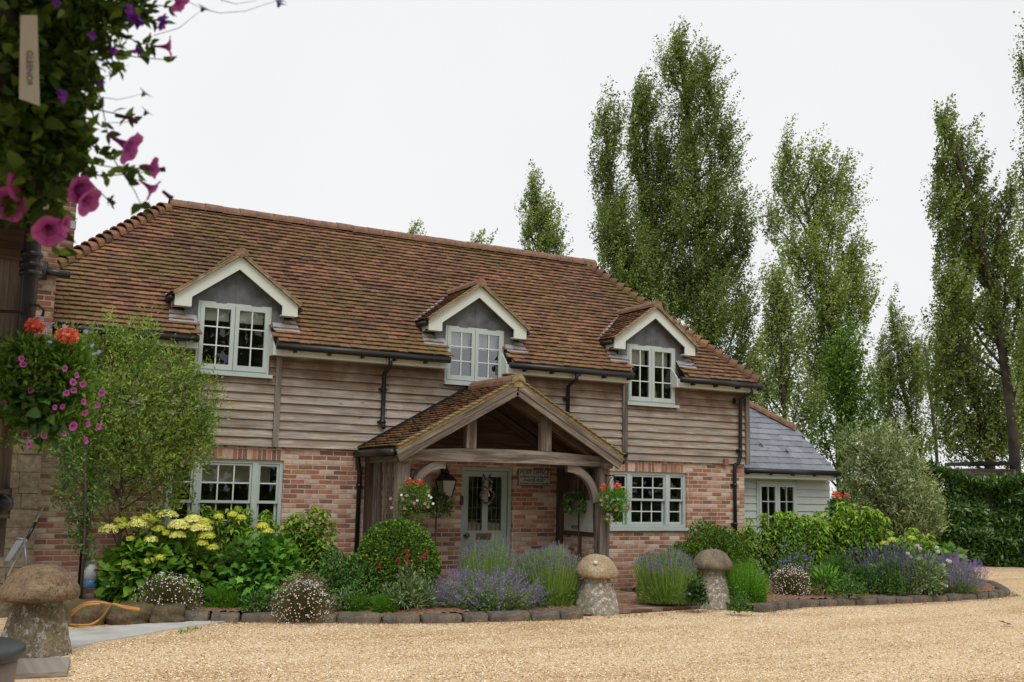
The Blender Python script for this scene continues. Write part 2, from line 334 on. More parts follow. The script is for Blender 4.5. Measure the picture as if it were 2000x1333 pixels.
def mk(name,v,f,mat,parent=None,rnd=None,uv=None,smooth=None,bevel=0):
    if parent is not None: v=v-origin(parent)
    me=bpy.data.meshes.new(name)
    if isinstance(f,np.ndarray):
        nf,k=f.shape; me.vertices.add(len(v)); me.vertices.foreach_set('co',v.astype(np.float32).ravel())
        me.loops.add(nf*k); me.loops.foreach_set('vertex_index',f.astype(np.int32).ravel())
        me.polygons.add(nf); me.polygons.foreach_set('loop_start',np.arange(0,nf*k,k,dtype=np.int32)); me.polygons.foreach_set('loop_total',np.full(nf,k,dtype=np.int32))
        me.update(calc_edges=True)
    else:
        me.from_pydata([tuple(p) for p in v],[],f); me.update()
    if rnd is not None:
        a=me.attributes.new('rnd','FLOAT','FACE'); a.data.foreach_set('value',np.asarray(rnd,dtype=np.float32))
    if uv is not None:
        l=me.uv_layers.new(name='UVMap'); flat=[c for p in uv for q in p for c in q]; l.data.foreach_set('uv',flat)
    if smooth is not None and any(smooth): me.polygons.foreach_set('use_smooth',[bool(x) for x in smooth])
    if isinstance(mat,(list,tuple)):
        for q in mat: me.materials.append(q)
    elif mat: me.materials.append(mat)
    o=bpy.data.objects.new(name,me); COL.objects.link(o)
    if parent is not None: o.parent=parent
    if bevel:
        b=o.modifiers.new('bevel','BEVEL'); b.width=bevel; b.segments=2; b.limit_method='ANGLE'
    return o
def tag(o,label=None,cat=None,group=None,kind=None):
    if label: o['label']=label
    if cat: o['category']=cat
    if group: o['group']=group
    if kind: o['kind']=kind
    return o
def empty(name,loc,label,cat,group=None):
    o=bpy.data.objects.new(name,None); o.empty_display_size=0.2; COL.objects.link(o); o.location=tuple(map(float,loc)); return tag(o,label,cat,group)
def top(o,loc):
    """give a single-mesh thing its own base as origin"""
    loc=Vector([float(x) for x in loc]); o.data.transform(Matrix.Translation(-loc)); o.location=loc; return o
def copy_tree(o,parent=None):
    c=o.copy(); COL.objects.link(c)
    if parent is not None: c.parent=parent
    for ch in list(o.children): copy_tree(ch,c)
    return c
# ------------------------------------------------------------------ foliage
def unit(a): return a/(np.linalg.norm(a,axis=-1,keepdims=True)+1e-9)
def rdir(n,rs=RS): return unit(rs.normal(size=(n,3)))
def leaves(P,D,Nn,L,W,rs=RS,fold=0.15,shape='rhomb'):
    """leaf polygons at P pointing along D with face normal near Nn; returns verts, faces"""
    n=len(P); D=unit(D); S=unit(np.cross(D,Nn)); U=np.cross(S,D)
    L=np.broadcast_to(L,(n,))[:,None]; W=np.broadcast_to(W,(n,))[:,None]
    if shape=='rhomb':
        V=np.stack([P,P+D*L*.45+S*W*.5+U*W*fold,P+D*L-U*L*0.08,P+D*L*.45-S*W*.5+U*W*fold],1); k=4
    elif shape=='broad':
        V=np.stack([P,P+D*L*.25+S*W*.48+U*W*fold,P+D*L*.62+S*W*.40+U*W*fold*.6,P+D*L-U*L*.18,P+D*L*.62-S*W*.40+U*W*fold*.6,P+D*L*.25-S*W*.48+U*W*fold],1); k=6
    elif shape=='lobed':
        V=np.stack([P,P+D*L*.12+S*W*.42,P+D*L*.38+S*W*.28+U*W*fold,P+D*L*.60+S*W*.5,P+D*L*.70+S*W*.18,P+D*L-U*L*.1,P+D*L*.70-S*W*.18,P+D*L*.60-S*W*.5,P+D*L*.38-S*W*.28+U*W*fold,P+D*L*.12-S*W*.42],1); k=10
    return V.reshape(-1,3),np.arange(n*k).reshape(n,k)
class FO:
    """collects uniform-size polygons"""
    def __init__(s): s.g={}
    def add(s,v,f,r):
        k=f.shape[1]; g=s.g.setdefault(k,[[],[],[],0]); g[0].append(v); g[1].append(f+g[3]); g[2].append(r); g[3]+=len(v); return s
    def build(s,name,mat,parent=None):
        if len(s.g)==1:
            k=list(s.g)[0]; g=s.g[k]; return mk(name,np.concatenate(g[0]),np.concatenate(g[1]),mat,parent,np.concatenate(g[2]))
        # mix of sizes
        vs=[];fs=[];rr=[];o=0
        for k,g in s.g.items():
            v=np.concatenate(g[0]); f=np.concatenate(g[1])+o; o+=len(v); vs.append(v); fs+=f.tolist(); rr.append(np.concatenate(g[2]))
        return mk(name,np.concatenate(vs),fs,mat,parent,np.concatenate(rr))
def blob_points(n,c,R,rs,shell=0.55,lump=0.22,flatbase=True,lumps=None):
    """points through an uneven ellipsoid, denser to the outside; returns P and outward direction"""
    d=rdir(n,rs)
    if flatbase: d[:,2]=np.where(d[:,2]<-0.62,-d[:,2],d[:,2])
    ld=rdir(9,rs) if lumps is None else lumps
    k=np.clip(((d@ld.T)-0.55)*2.2,0,1).max(1)
    rad=(1-lump)+lump*1.6*k
    r=(shell+(1-shell)*rs.rand(n)**0.6)*rad
    P=np.array(c)+d*np.array(R)*r[:,None]; return P,unit(d/np.array(R))
def bush(fo,c,R,n,L,W,rs=RS,shell=0.5,lump=0.22,up=0.3,shape='rhomb',fold=0.15,lo=0.0,hi=1.0,spread=0.8,drop=0.0):
    P,O=blob_points(n,c,R,rs,shell,lump)
    D=unit(O+rdir(n,rs)*spread+np.array([0,0,up])-np.array([0,0,drop])); Nn=unit(O+rdir(n,rs)*0.6+np.array([0,0,0.6]))
    s=0.7+0.6*rs.rand(n); v,f=leaves(P,D,Nn,L*s,W*s,rs,fold,shape); fo.add(v,f,lo+(hi-lo)*rs.rand(n)); return P
def stalks(fo,P0,P1,w,rs=RS,seg=3,bend=0.12,lo=0,hi=1):
    n=len(P0); ax=P1-P0; side=unit(np.cross(ax,rdir(n,rs))); b=rdir(n,rs)*np.linalg.norm(ax,axis=1)[:,None]*bend
    rows=[]
    for i in range(seg+1):
        t=i/seg; c=P0+ax*t+b*(t*(1-t))*1.5; ww=w*(1-0.6*t); rows.append(c-side*ww/2); rows.append(c+side*ww/2)
    V=np.stack(rows,1); k=2*(seg+1); base=np.arange(n)[:,None]*k
    F=[]
    for i in range(seg): F.append(np.stack([base[:,0]+2*i,base[:,0]+2*i+1,base[:,0]+2*i+3,base[:,0]+2*i+2],1))
    F=np.concatenate(F); r=lo+(hi-lo)*rs.rand(n); fo.add(V.reshape(-1,3),F,np.tile(r,seg))
def florets(fo,C,A,length,rad,per,size,rs=RS,lo=0,hi=1):
    """small petals packed round spikes: C tips, A axis"""
    n=len(C); C2=np.repeat(C,per,0); A2=np.repeat(A,per,0); t=rs.rand(n*per)[:,None]
    P=C2-A2*t*length+rdir(n*per,rs)*rad*(0.5+0.5*t); D=rdir(n*per,rs)+A2*0.5
    v,f=leaves(P,D,rdir(n*per,rs),size,size*0.8,rs,0.2); fo.add(v,f,lo+(hi-lo)*rs.rand(n*per))
L_=leaf_mat
M['box']=L_('box leaf',(.015,.045,.008),(.055,.12,.014),(.16,.25,.03),0.35,0.2)
M['hyd']=L_('hydrangea leaf',(.03,.08,.010),(.085,.185,.018),(.18,.31,.035),0.5,0.3,0.25)
M['maple']=L_('lobed leaf',(.03,.09,.015),(.08,.20,.025),(.17,.34,.05),0.45,0.3,0.3)
M['leyc']=L_('drooping leaf',(.045,.10,.015),(.12,.22,.028),(.26,.38,.06),0.5,0.35,0.25)
M['mid']=L_('mid green leaf',(.02,.06,.015),(.05,.12,.025),(.12,.22,.055),0.5,0.25,0.25)
M['bright']=L_('bright grassy leaf',(.03,.09,.012),(.08,.20,.02),(.16,.32,.04),0.5,0.35,0.2)
M['lav']=L_('lavender stem',(.08,.15,.03),(.18,.29,.06),(.32,.42,.14),0.6,0.3,0.2)
M['greyleaf']=L_('grey green leaf',(.06,.10,.045),(.12,.18,.08),(.22,.29,.15),0.6,0.25,0.2)
M['olive']=L_('olive leaf',(.07,.11,.045),(.16,.21,.09),(.36,.42,.25),0.5,0.2,0.3)
M['willow']=L_('small fresh leaf',(.045,.09,.018),(.125,.20,.04),(.27,.36,.10),0.45,0.35,0.3)
M['laurel']=L_('laurel leaf',(.010,.035,.007),(.03,.075,.012),(.09,.16,.03),0.3,0.2,0.45)
M['poplar']=L_('poplar leaf',(.034,.056,.016),(.125,.17,.052),(.25,.31,.115),0.6,0.35,0.15)
M['poplar_light']=L_('pale poplar leaf',(.06,.09,.026),(.17,.22,.068),(.30,.36,.14),0.6,0.35,0.15)
M['ivy']=L_('ivy leaf',(.008,.025,.006),(.02,.05,.01),(.05,.10,.02),0.35,0.15,0.4)
M['bay']=L_('bay leaf',(.02,.05,.012),(.05,.10,.02),(.12,.18,.05),0.35,0.15,0.4)
M['erig_leaf']=L_('fleabane stem',(.04,.055,.02),(.09,.085,.035),(.17,.12,.07),0.6,0.2,0.2)
M['basket_leaf']=L_('petunia leaf',(.03,.075,.014),(.075,.15,.024),(.16,.27,.05),0.5,0.35,0.3)
M['basket_shade']=L_('petunia leaf with painted shade',(.015,.038,.009),(.048,.10,.018),(.12,.20,.036),0.5,0.32,0.3)  # petunia leaf darkened: the carport roof's shade is put into its colour
M['purple']=petal_mat('lavender petal',(.14,.11,.25),(.34,.28,.46)); M['nepeta']=petal_mat('catmint petal',(.18,.12,.33),(.43,.31,.60))
M['salvia']=petal_mat('dusky salvia petal',(.06,.045,.13),(.17,.13,.30)); M['white']=petal_mat('white petal',(.75,.72,.70),(.92,.9,.88))
M['pink']=petal_mat('pale pink petal',(.55,.30,.30),(.80,.62,.60)); M['magenta']=petal_mat('magenta petal',(.22,.02,.17),(.66,.14,.52),0.35)
M['violet']=petal_mat('violet petal',(.16,.03,.42),(.35,.08,.6),0.3); M['coral']=petal_mat('coral geranium petal',(.75,.10,.05),(.95,.28,.18),0.2)
M['hydflower']=petal_mat('lime cream floret',(.70,.72,.10),(.95,.92,.42),0.1); M['hydgreen']=petal_mat('lime floret',(.45,.52,.05),(.75,.78,.12),0.1)
M['redv']=petal_mat('crimson floret',(.35,.02,.02),(.65,.06,.07)); M['campan']=petal_mat('bellflower petal',(.16,.12,.50),(.36,.30,.80)); M['blue']=petal_mat('pale blue ray petal',(.24,.26,.55),(.5,.5,.85),0.4)
M['twig']=sm('twig bark',(.08,.06,.045),0.9,0.3,6); M['redstem']=sm('reddish stem',(.10,.035,.02),0.7,0.4,6)
M['bark']=sm('poplar bark',(.10,.085,.07),0.95,0.4,3,0.1,0.6,col2=(.045,.04,.032))
# ================================================================== THE COTTAGE
house=empty('cottage',(0,0,0),'long two storey brick and weatherboard cottage with mossy tiled roof and three dormers','house')
ZS=2.37; EZ=3.93; EY=-0.33; RZ=6.48; RY=2.2; XL=-8.1; XR=5.80; RXL=-5.07; RXR=3.32
K=(RZ-EZ)/(RY-EY)
def roofz(y): return EZ+(y-EY)*K
DORM=[(-4.44,3.45,'dark'),(-0.318,3.56,'bright'),(3.417,3.42,'mid')]
HW=0.56
# brick walls with openings
b=MB(); T=0.30
holes=[(-5.286,-3.55,0.88,ZS,0.88),(-0.474,0.5,0.0,2.15,0.0),(2.54,4.276,1.13,ZS,1.13)]
x=-7.6
for (a,c,z0,z1,_) in holes:
    b.box((x,0,-0.3),(a,T,ZS)); b.box((a,0,-0.3),(c,T,z0)) if z0>0 else b.box((a,0,-0.3),(c,T,-0.002))
    if z1<ZS: b.box((a,0,z1),(c,T,ZS))
    x=c
b.box((x,0,-0.3),(5.70,T,ZS)); b.box((5.40,T,-0.3),(5.70,4.4,ZS)); b.box((-7.6,4.1,-0.3),(5.4,4.4,ZS)); b.box((-7.6,T,-0.3),(-7.3,4.1,ZS))
wall=b.build('brick_wall',M['brick'],house)
for (a,c) in ((-5.286,-3.55),(2.54,4.276)):
    MB().box((a,0.001,2.152),(c,T,ZS)).build('lintel',M['lintel'],wall)
b=MB().box((0.474-0.95,0.0,2.15),(0.5,0.001,2.16))
# upper structure behind the boards
b=MB()
for (xa,xb) in ((-7.6,DORM[0][0]-HW),(DORM[0][0]+HW,DORM[1][0]-HW),(DORM[1][0]+HW,DORM[2][0]-HW),(DORM[2][0]+HW,5.69)): b.box((xa,0.0,ZS),(xb,0.1,3.9))
for (xc,zs,_) in DORM: b.box((xc-HW,0.0,ZS),(xc+HW,0.1,zs-0.05))
b.box((5.59,0.1,ZS),(5.69,4.4,3.9)); b.box((-7.6,4.3,ZS),(5.59,4.4,3.9)); b.box((-7.6,0.1,ZS),(-7.5,4.3,3.9))
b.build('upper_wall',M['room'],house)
# weatherboards
cl=MB(); rows=[]; z=ZS-0.012; i=0
while z<3.80:
    rows.append((z,min(z+0.150,3.86))); z+=0.136
def board(xa,xb,z0,z1):
    if xb-xa<0.02 or z1-z0<0.012: return
    r=random.random(); t0=-0.052+random.uniform(-.004,.004); dz=random.uniform(-.004,.004); off=random.random()*5
    vs=[(xa,0,z0+dz),(xb,0,z0+dz*.4),(xb,t0,z0+dz*.4),(xa,t0,z0+dz),(xa,-0.005,z1),(xb,-0.005,z1),(xb,t0+0.030,z1),(xa,t0+0.030,z1)]
    fs=[(3,2,6,7),(0,1,2,3),(0,3,7,4),(1,5,6,2),(4,7,6,5)]
    uv=[[(xa+off,0),(xb+off,0),(xb+off,z1-z0),(xa+off,z1-z0)]]+[[(xa,0),(xb,0),(xb,.03),(xa,.03)],[(0,0),(.03,0),(.03,.1),(0,.1)],[(0,0),(.03,0),(.03,.1),(0,.1)],[(xa,0),(xa,.03),(xb,.03),(xb,0)]]
    cl.add(vs,fs,r,uv)
for (z0,z1) in rows:
    for (sa,sb) in ((-7.6,-3.765),(-3.675,2.752),(2.862,5.69)):
        cuts=[(xc-HW-0.015,xc+HW+0.015,zs) for xc,zs,_ in DORM if xc-HW>=sa-0.3 and xc+HW<=sb+0.3]
        segs=[]; x=sa
        for (a,c,zs) in cuts:
            a=max(a,sa); c=min(c,sb)
            if zs-0.05<=z0: segs+=[(x,a,z1)]; x=c
            elif zs-0.05<z1: segs+=[(x,a,z1),(a,c,zs-0.05)]; x=c
        segs.append((x,sb,z1))
        for (a,c,zt) in segs:
            while c-a>3.6:
                j=a+random.uniform(1.6,3.0); board(a,j-0.002,z0,zt); a=j
            board(a,c,z0,zt)
clad=cl.build('weatherboard',M['board'],house)
for (a,c,y) in ((-3.768,-3.678,-0.075),(2.75,2.86,-0.075),(5.69,5.785,-0.085)):
    MB().beam(((a+c)/2,y/2,ZS-0.015),((a+c)/2,y/2,3.77),c-a,-y,np.array([1.,0,0]),np.array([0,1.,0])).build('cover_post',M['oak'],house)
MB().beam((4.02,-0.03,3.40),(4.02,-0.03,3.76),0.09,0.05,np.array([1.,0,0]),np.array([0,1.,0])).build('cover_post',M['board'],house)
# right gable end boards (faces away, still there)
b=MB()
for (z0,z1) in rows: b.box((5.69,0.02,z0),(5.72,4.35,z1-0.01))
b.build('side_weatherboard',M['board'],house)
# ------------------------------------------------ tiles
def tiles(mb,O,U,V,wid,length,cond,tw=0.165,g=0.108,thick=0.012,seed=1,lift=0.0,jit=1.0,hb=0.047):
    rs=np.random.RandomState(seed); O=np.array(O,float); U=unit(np.array(U,float)); V=unit(np.array(V,float)); Nn=np.cross(U,V); Nn/=np.linalg.norm(Nn)
    if Nn[2]<0: Nn=-Nn
    nr=int(length/g)+1; nc=int(wid/tw)+2
    for r in range(nr):
        colr=rs.rand()*0.3; off=(r%2)*tw/2+rs.uniform(-.02,.02)
        for c in range(-1,nc):
            u0=c*tw+off; u1=u0+tw-0.003-rs.rand()*0.003; v0=r*g+rs.uniform(-.004,.004)*jit; v1=v0+g+0.035
            if v0>length: continue
            pc=O+U*(u0+u1)/2+V*(v0+g/2)
            if not cond(pc,(u0+u1)/2,v0+g/2): continue
            u0c=max(u0,0); u1c=min(u1,wid)
            if u1c-u0c<0.03: continue
            h=hb+rs.uniform(-.005,.009)*jit; rot=rs.uniform(-.004,.004)*jit; cam_=0.004
            P=lambda u,v,hh: O+U*u+V*v+Nn*(hh+lift)
            um=(u0c+u1c)/2
            top_=[P(u0c,v0+rot,h),P(um,v0,h+cam_),P(u1c,v0-rot,h),P(u1c,v1,0.010),P(um,v1,0.012),P(u0c,v1,0.010)]
            bot=[P(u0c,v0+rot,h-thick-0.006),P(um,v0,h-thick-0.004),P(u1c,v0-rot,h-thick-0.006)]
            mb.add(top_+bot,[(0,1,4,5),(1,2,3,4),(6,7,1,0),(7,8,2,1),(6,0,5),(8,3,2)],min(1,max(0,rs.rand()*0.85+colr*0.5)))
def clear_dormer(p,u=0,v=0):
    for xc,zs,_ in DORM:
        dx=abs(p[0]-xc)
        if p[1]<-0.02 and dx<0.60: return False
        if p[1]>=-0.02 and dx<0.76 and p[1]<1.05 and p[2]<5.18-0.727*dx: return False
    return True
def in_front(p,u,v):
    t=(p[1]-EY)/(RY-EY); return XL+t*(RXL-XL)-0.02<p[0]<XR-t*(XR-RXR)+0.02 and clear_dormer(p)
SL=math.hypot(RY-EY,RZ-EZ)
rf=MB(); tiles(rf,(-7.3,EY,EZ),(1,0,0),(0,RY-EY,RZ-EZ),XR+7.3,SL,in_front,seed=3)
roof=rf.build('roof',M['tile'],house)
rb=MB()
tiles(rb,(XR,EY,EZ),(0,1,0),(-(XR-RXR),0,RZ-EZ),2*(RY-EY),math.hypot(XR-RXR,RZ-EZ),lambda p,u,v: abs(p[1]-RY)<(1-(v/math.hypot(XR-RXR,RZ-EZ)))*(RY-EY)+0.03,seed=4,tw=0.17)
rb.build('hip_end_tiles',M['tile'],roof)
# solid roof body below the tiles
A=[np.array(p,float) for p in ((XL,EY,EZ),(XR,EY,EZ),(XR,2*RY-EY,EZ),(XL,2*RY-EY,EZ),(RXL,RY,RZ),(RXR,RY,RZ))]
ub=MB()
def fr(p0,p1): ub.add([p0+np.array([0,0,-.004]),p1+np.array([0,0,-.004])],[])
# front slope is cut round the dormer openings: strips between them
xs=[XL]+[v for xc,_,_ in DORM for v in (xc-0.60,xc+0.60)]+[XR]
def P(x,t): return np.array([x,EY+t*(RY-EY),EZ+t*(RZ-EZ)-0.006])
tD=(1.0-EY)/(RY-EY)
for i in range(0,len(xs),2):
    a,c=xs[i],xs[i+1]
    la=lambda t,x0=a: max(x0,XL+t*(RXL-XL)); lc=lambda t,x1=c: min(x1,XR-t*(XR-RXR))
    ub.add([P(la(0),0),P(lc(0),0),P(lc(tD),tD),P(la(tD),tD)],[(0,1,2,3)],0.1)
ub.add([P(XL+tD*(RXL-XL),tD),P(XR-tD*(XR-RXR),tD),P(RXR,1),P(RXL,1)],[(0,1,2,3)],0.1)
ub.add([A[1],A[2],A[5]],[(0,1,2)],0.1); ub.add([A[2],A[3],A[4],A[5]],[(0,1,2,3)],0.1); ub.add([A[3],A[0],A[4]],[(0,1,2)],0.1)
for i in range(0,len(xs),2):                                     # soffit
    ub.add([(xs[i],EY,EZ-0.006),(xs[i+1],EY,EZ-0.006),(xs[i+1],0,3.80),(xs[i],0,3.80)],[(0,1,2,3)],0.1)
ub.build('roof_underlay',M['tile'],roof)
def halftube(mb,p0,p1,r0,r1,up=(0,0,1),seg=7,th=0.02,rnd=None,arc=200):
    p0=np.array(p0,float);p1=np.array(p1,float);t=unit(p1-p0);up=np.array(up,float);s_=unit(np.cross(t,up));u=np.cross(s_,t)
    vs=[];
    for (p,r) in ((p0,r0),(p1,r1)):
        for rr in (r,r-th):
            for k in range(seg+1):
                an=math.radians(90-arc/2+arc*k/seg); vs.append(p+s_*math.cos(an)*rr+u*math.sin(an)*rr)
    n=seg+1; fs=[]
    for k in range(seg):
        fs+=[(k,k+1,2*n+k+1,2*n+k),(n+k,3*n+k,3*n+k+1,n+k+1),(k,n+k,n+k+1,k+1),(2*n+k,2*n+k+1,3*n+k+1,3*n+k)]
    mb.add(vs,fs,rnd,None,False)
rt=MB(); x=RXL-0.05
while x<RXR+0.02:
    dz=random.uniform(-.006,.006); halftube(rt,(x,RY,RZ+0.0+dz),(x+0.295,RY,RZ+0.004+dz),0.125,0.118,seg=8); x+=0.30
    rt.box((x-0.012,RY-0.115,RZ-0.03),(x+0.004,RY+0.115,RZ+0.02))
rt.build('ridge_tiles',M['ridge'],roof)
for (p,q) in (((XR,EY,EZ),(RXR,RY,RZ)),((XL,EY,EZ),(RXL,RY,RZ)),((XR,2*RY-EY,EZ),(RXR,RY,RZ)),((XL,2*RY-EY,EZ),(RXL,RY,RZ))):
    ht=MB(); p=np.array(p,float);q=np.array(q,float);L=np.linalg.norm(q-p);t=(q-p)/L; n=int(L/0.175)
    for i in range(n):
        a=p+t*(i*0.175); c=p+t*(i*0.175+0.25)
        halftube(ht,a+np.array([0,0,0.045]),c+np.array([0,0,-0.015]),0.125,0.085,seg=6,arc=210,th=0.018)
    ht.build('hip_tiles',M['tile'],roof)
b=MB(); cx0,cx1=-7.22,-6.61
b.box((cx0,1.9,4.5),(cx1,2.6,7.25)); b.box((cx0-.04,1.86,7.05),(cx1+.04,2.64,7.2)); b.box((cx0-.02,1.88,7.25),(cx1+.02,2.62,7.33))
b.build('chimney',M['brick_dark'],roof)
MB().box((cx0-.012,1.885,5.80),(cx1+.014,2.63,5.93)).build('chimney_flashing',M['lead_new'],roof)
# ------------------------------------------------ eaves: fascia, gutter, pipes
GX=[(-7.3,-5.03),(-3.86,-0.93),(0.22,2.79),(3.89,5.86)]
for (a,c) in GX:
    fb=MB().box((a,-0.235,3.755),(c,-0.20,3.91))
    for xx in (a,c):
        if -7<xx<5.7: fb.poly([(xx-(0.02 if xx==a else -0.02),-0.235,3.755),(xx-(0.02 if xx==a else -0.02),-0.03,3.755),(xx-(0.02 if xx==a else -0.02),-0.03,4.15),(xx-(0.02 if xx==a else -0.02),-0.235,3.93)],0.02,(1,0,0) if xx==c else (-1,0,0))
    fb.box((a,-0.20,3.757),(c,-0.0,3.775))
    fb.build('fascia',M['fascia'],house)
    g=MB(); g.tube([(a,-0.345,3.885),(c,-0.345,3.885)],0.058,10); xx=a+0.3
    while xx<c: g.box((xx,-0.35,3.80),(xx+0.03,-0.236,3.90)); xx+=0.55
    g.build('gutter',M['black'],house)
def pipe(pts,name='downpipe',clips=()):
    m=MB(); m.tube(pts,0.036,10)
    for q in clips: m.tube([(q[0],q[1],q[2]-.03),(q[0],q[1],q[2]+.03)],0.046,10); m.box((q[0]-.07,q[1]+.02,q[2]-.02),(q[0]+.07,q[1]+.05,q[2]+.02))
    return m.build(name,M['black'],house)
pipe([(-1.98,-.345,3.87),(-1.98,-.33,3.72),(-1.99,-.12,3.6),(-1.99,-.10,2.80),(-1.985,-.16,2.72)],clips=((-1.99,-.10,2.82),(-1.99,-.10,3.35)))
pipe([(1.58,-.345,3.87),(1.57,-.33,3.74),(1.53,-.12,3.62),(1.53,-.10,2.6)],clips=((1.53,-.10,3.4),))
pipe([(5.62,-.345,3.87),(5.62,-.34,3.74),(5.52,-.12,3.62),(5.52,-.10,2.50),(5.49,-.08,2.38),(5.42,-.06,2.34),(5.41,-.06,2.26),(5.41,-.06,0.0)],clips=((5.52,-.10,2.62),(5.41,-.06,1.95),(5.41,-.06,1.2)))
pipe([(-6.36,-.345,3.87),(-6.36,-.33,3.72),(-6.38,-.12,3.6),(-6.38,-.09,0.0)],clips=((-6.38,-.09,2.5),(-6.38,-.09,1.2)))
# ------------------------------------------------ windows
def panes(bars,glass,x0,x1,z0,z1,nx,nz,y,fw=0.045,fd=0.04,frame=None,bw=0.020):
    """one sash or casement: frame members, glazing bars, glass"""
    fr_=frame
    fr_.box((x0,y,z0),(x0+fw,y+fd,z1)); fr_.box((x1-fw,y,z0),(x1,y+fd,z1)); fr_.box((x0+fw,y+.001,z1-fw),(x1-fw,y+fd-.001,z1)); fr_.box((x0+fw,y+.001,z0),(x1-fw,y+fd-.001,z0+fw*1.3))
    gx0,gx1,gz0,gz1=x0+fw,x1-fw,z0+fw*1.3,z1-fw
    for i in range(1,nx):
        xx=gx0+(gx1-gx0)*i/nx; bars.box((xx-bw/2,y+.006,gz0),(xx+bw/2,y+fd-.01,gz1))
    for j in range(1,nz):
        zz=gz0+(gz1-gz0)*j/nz; bars.box((gx0,y+.004,zz-bw/2),(gx1,y+fd-.012,zz+bw/2))
    glass.add([(gx0,y+fd*.5,gz0),(gx1,y+fd*.5,gz0),(gx1,y+fd*.5,gz1),(gx0,y+fd*.5,gz1)],[(0,1,2,3)])
def room(x0,x1,z0,z1,y0,parent,d=1.6,name='interior'):
    m=MB(); m.add([(x0,y0,z0),(x1,y0,z0),(x1,y0,z1),(x0,y0,z1),(x0,y0+d,z0),(x1,y0+d,z0),(x1,y0+d,z1),(x0,y0+d,z1)],[(4,5,6,7),(0,1,5,4),(3,7,6,2),(0,4,7,3),(1,2,6,5)])
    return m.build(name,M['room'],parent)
def sash_window(x0,x1,z0,z1,label):
    f=MB(); y=0.035; o=0.055
    f.box((x0,y,z0),(x0+o,y+.1,z1)); f.box((x1-o,y,z0),(x1,y+.1,z1)); f.box((x0+o,y+.001,z1-o),(x1-o,y+.1,z1)); f.box((x0+o,y+.001,z0),(x1-o,y+.1,z0+0.05))
    W=x1-x0; px=[x0+o,x0+0.43-.045,x0+0.43+.045,x1-0.43-.045,x1-0.43+.045,x1-o]
    for c in (x0+0.43,x1-0.43): f.box((c-.045,y-.004,z0+.05),(c+.045,y+.1,z1-o))
    bars=MB(); gl=MB(); zm=(z0+.05+z1-o)/2
    for i,(a,c) in enumerate(((px[0],px[1]),(px[2],px[3]),(px[4],px[5]))):
        nx=3 if i==1 else 1
        panes(bars,gl,a+.004,c-.004,zm-.02,z1-o-.004,nx,2,y+.014,0.032,0.032,f)
        panes(bars,gl,a+.010,c-.010,z0+.054,zm+.015,nx,2,y+.052,0.036,0.03,f)
    wn=f.build('window',M['paint'],house); 
    if label: wn['label']=label
    bars.build('glazing_bars',M['bars'],wn); gl.build('glass',M['glass'],wn)
    MB().box((x0-.04,-0.045,z0-.055),(x1+.04,0.09,z0)).build('sill',M['paint'],wn)
    room(x0-.2,x1+.2,z0-.3,z1+.1,0.29,wn); return wn
wl=sash_window(-5.286,-3.55,0.88,2.15,'grey green sash window behind the yellow hydrangea')
wr=sash_window(2.54,4.276,1.13,2.15,'grey green sash window right of the porch')
m=MB(); m.box((-4.88,0.5,1.78),(-4.0,0.52,2.12)); m.box((-4.1,0.55,1.8),(-3.6,0.57,2.1)); m.build('blind',M['blind'],wl)
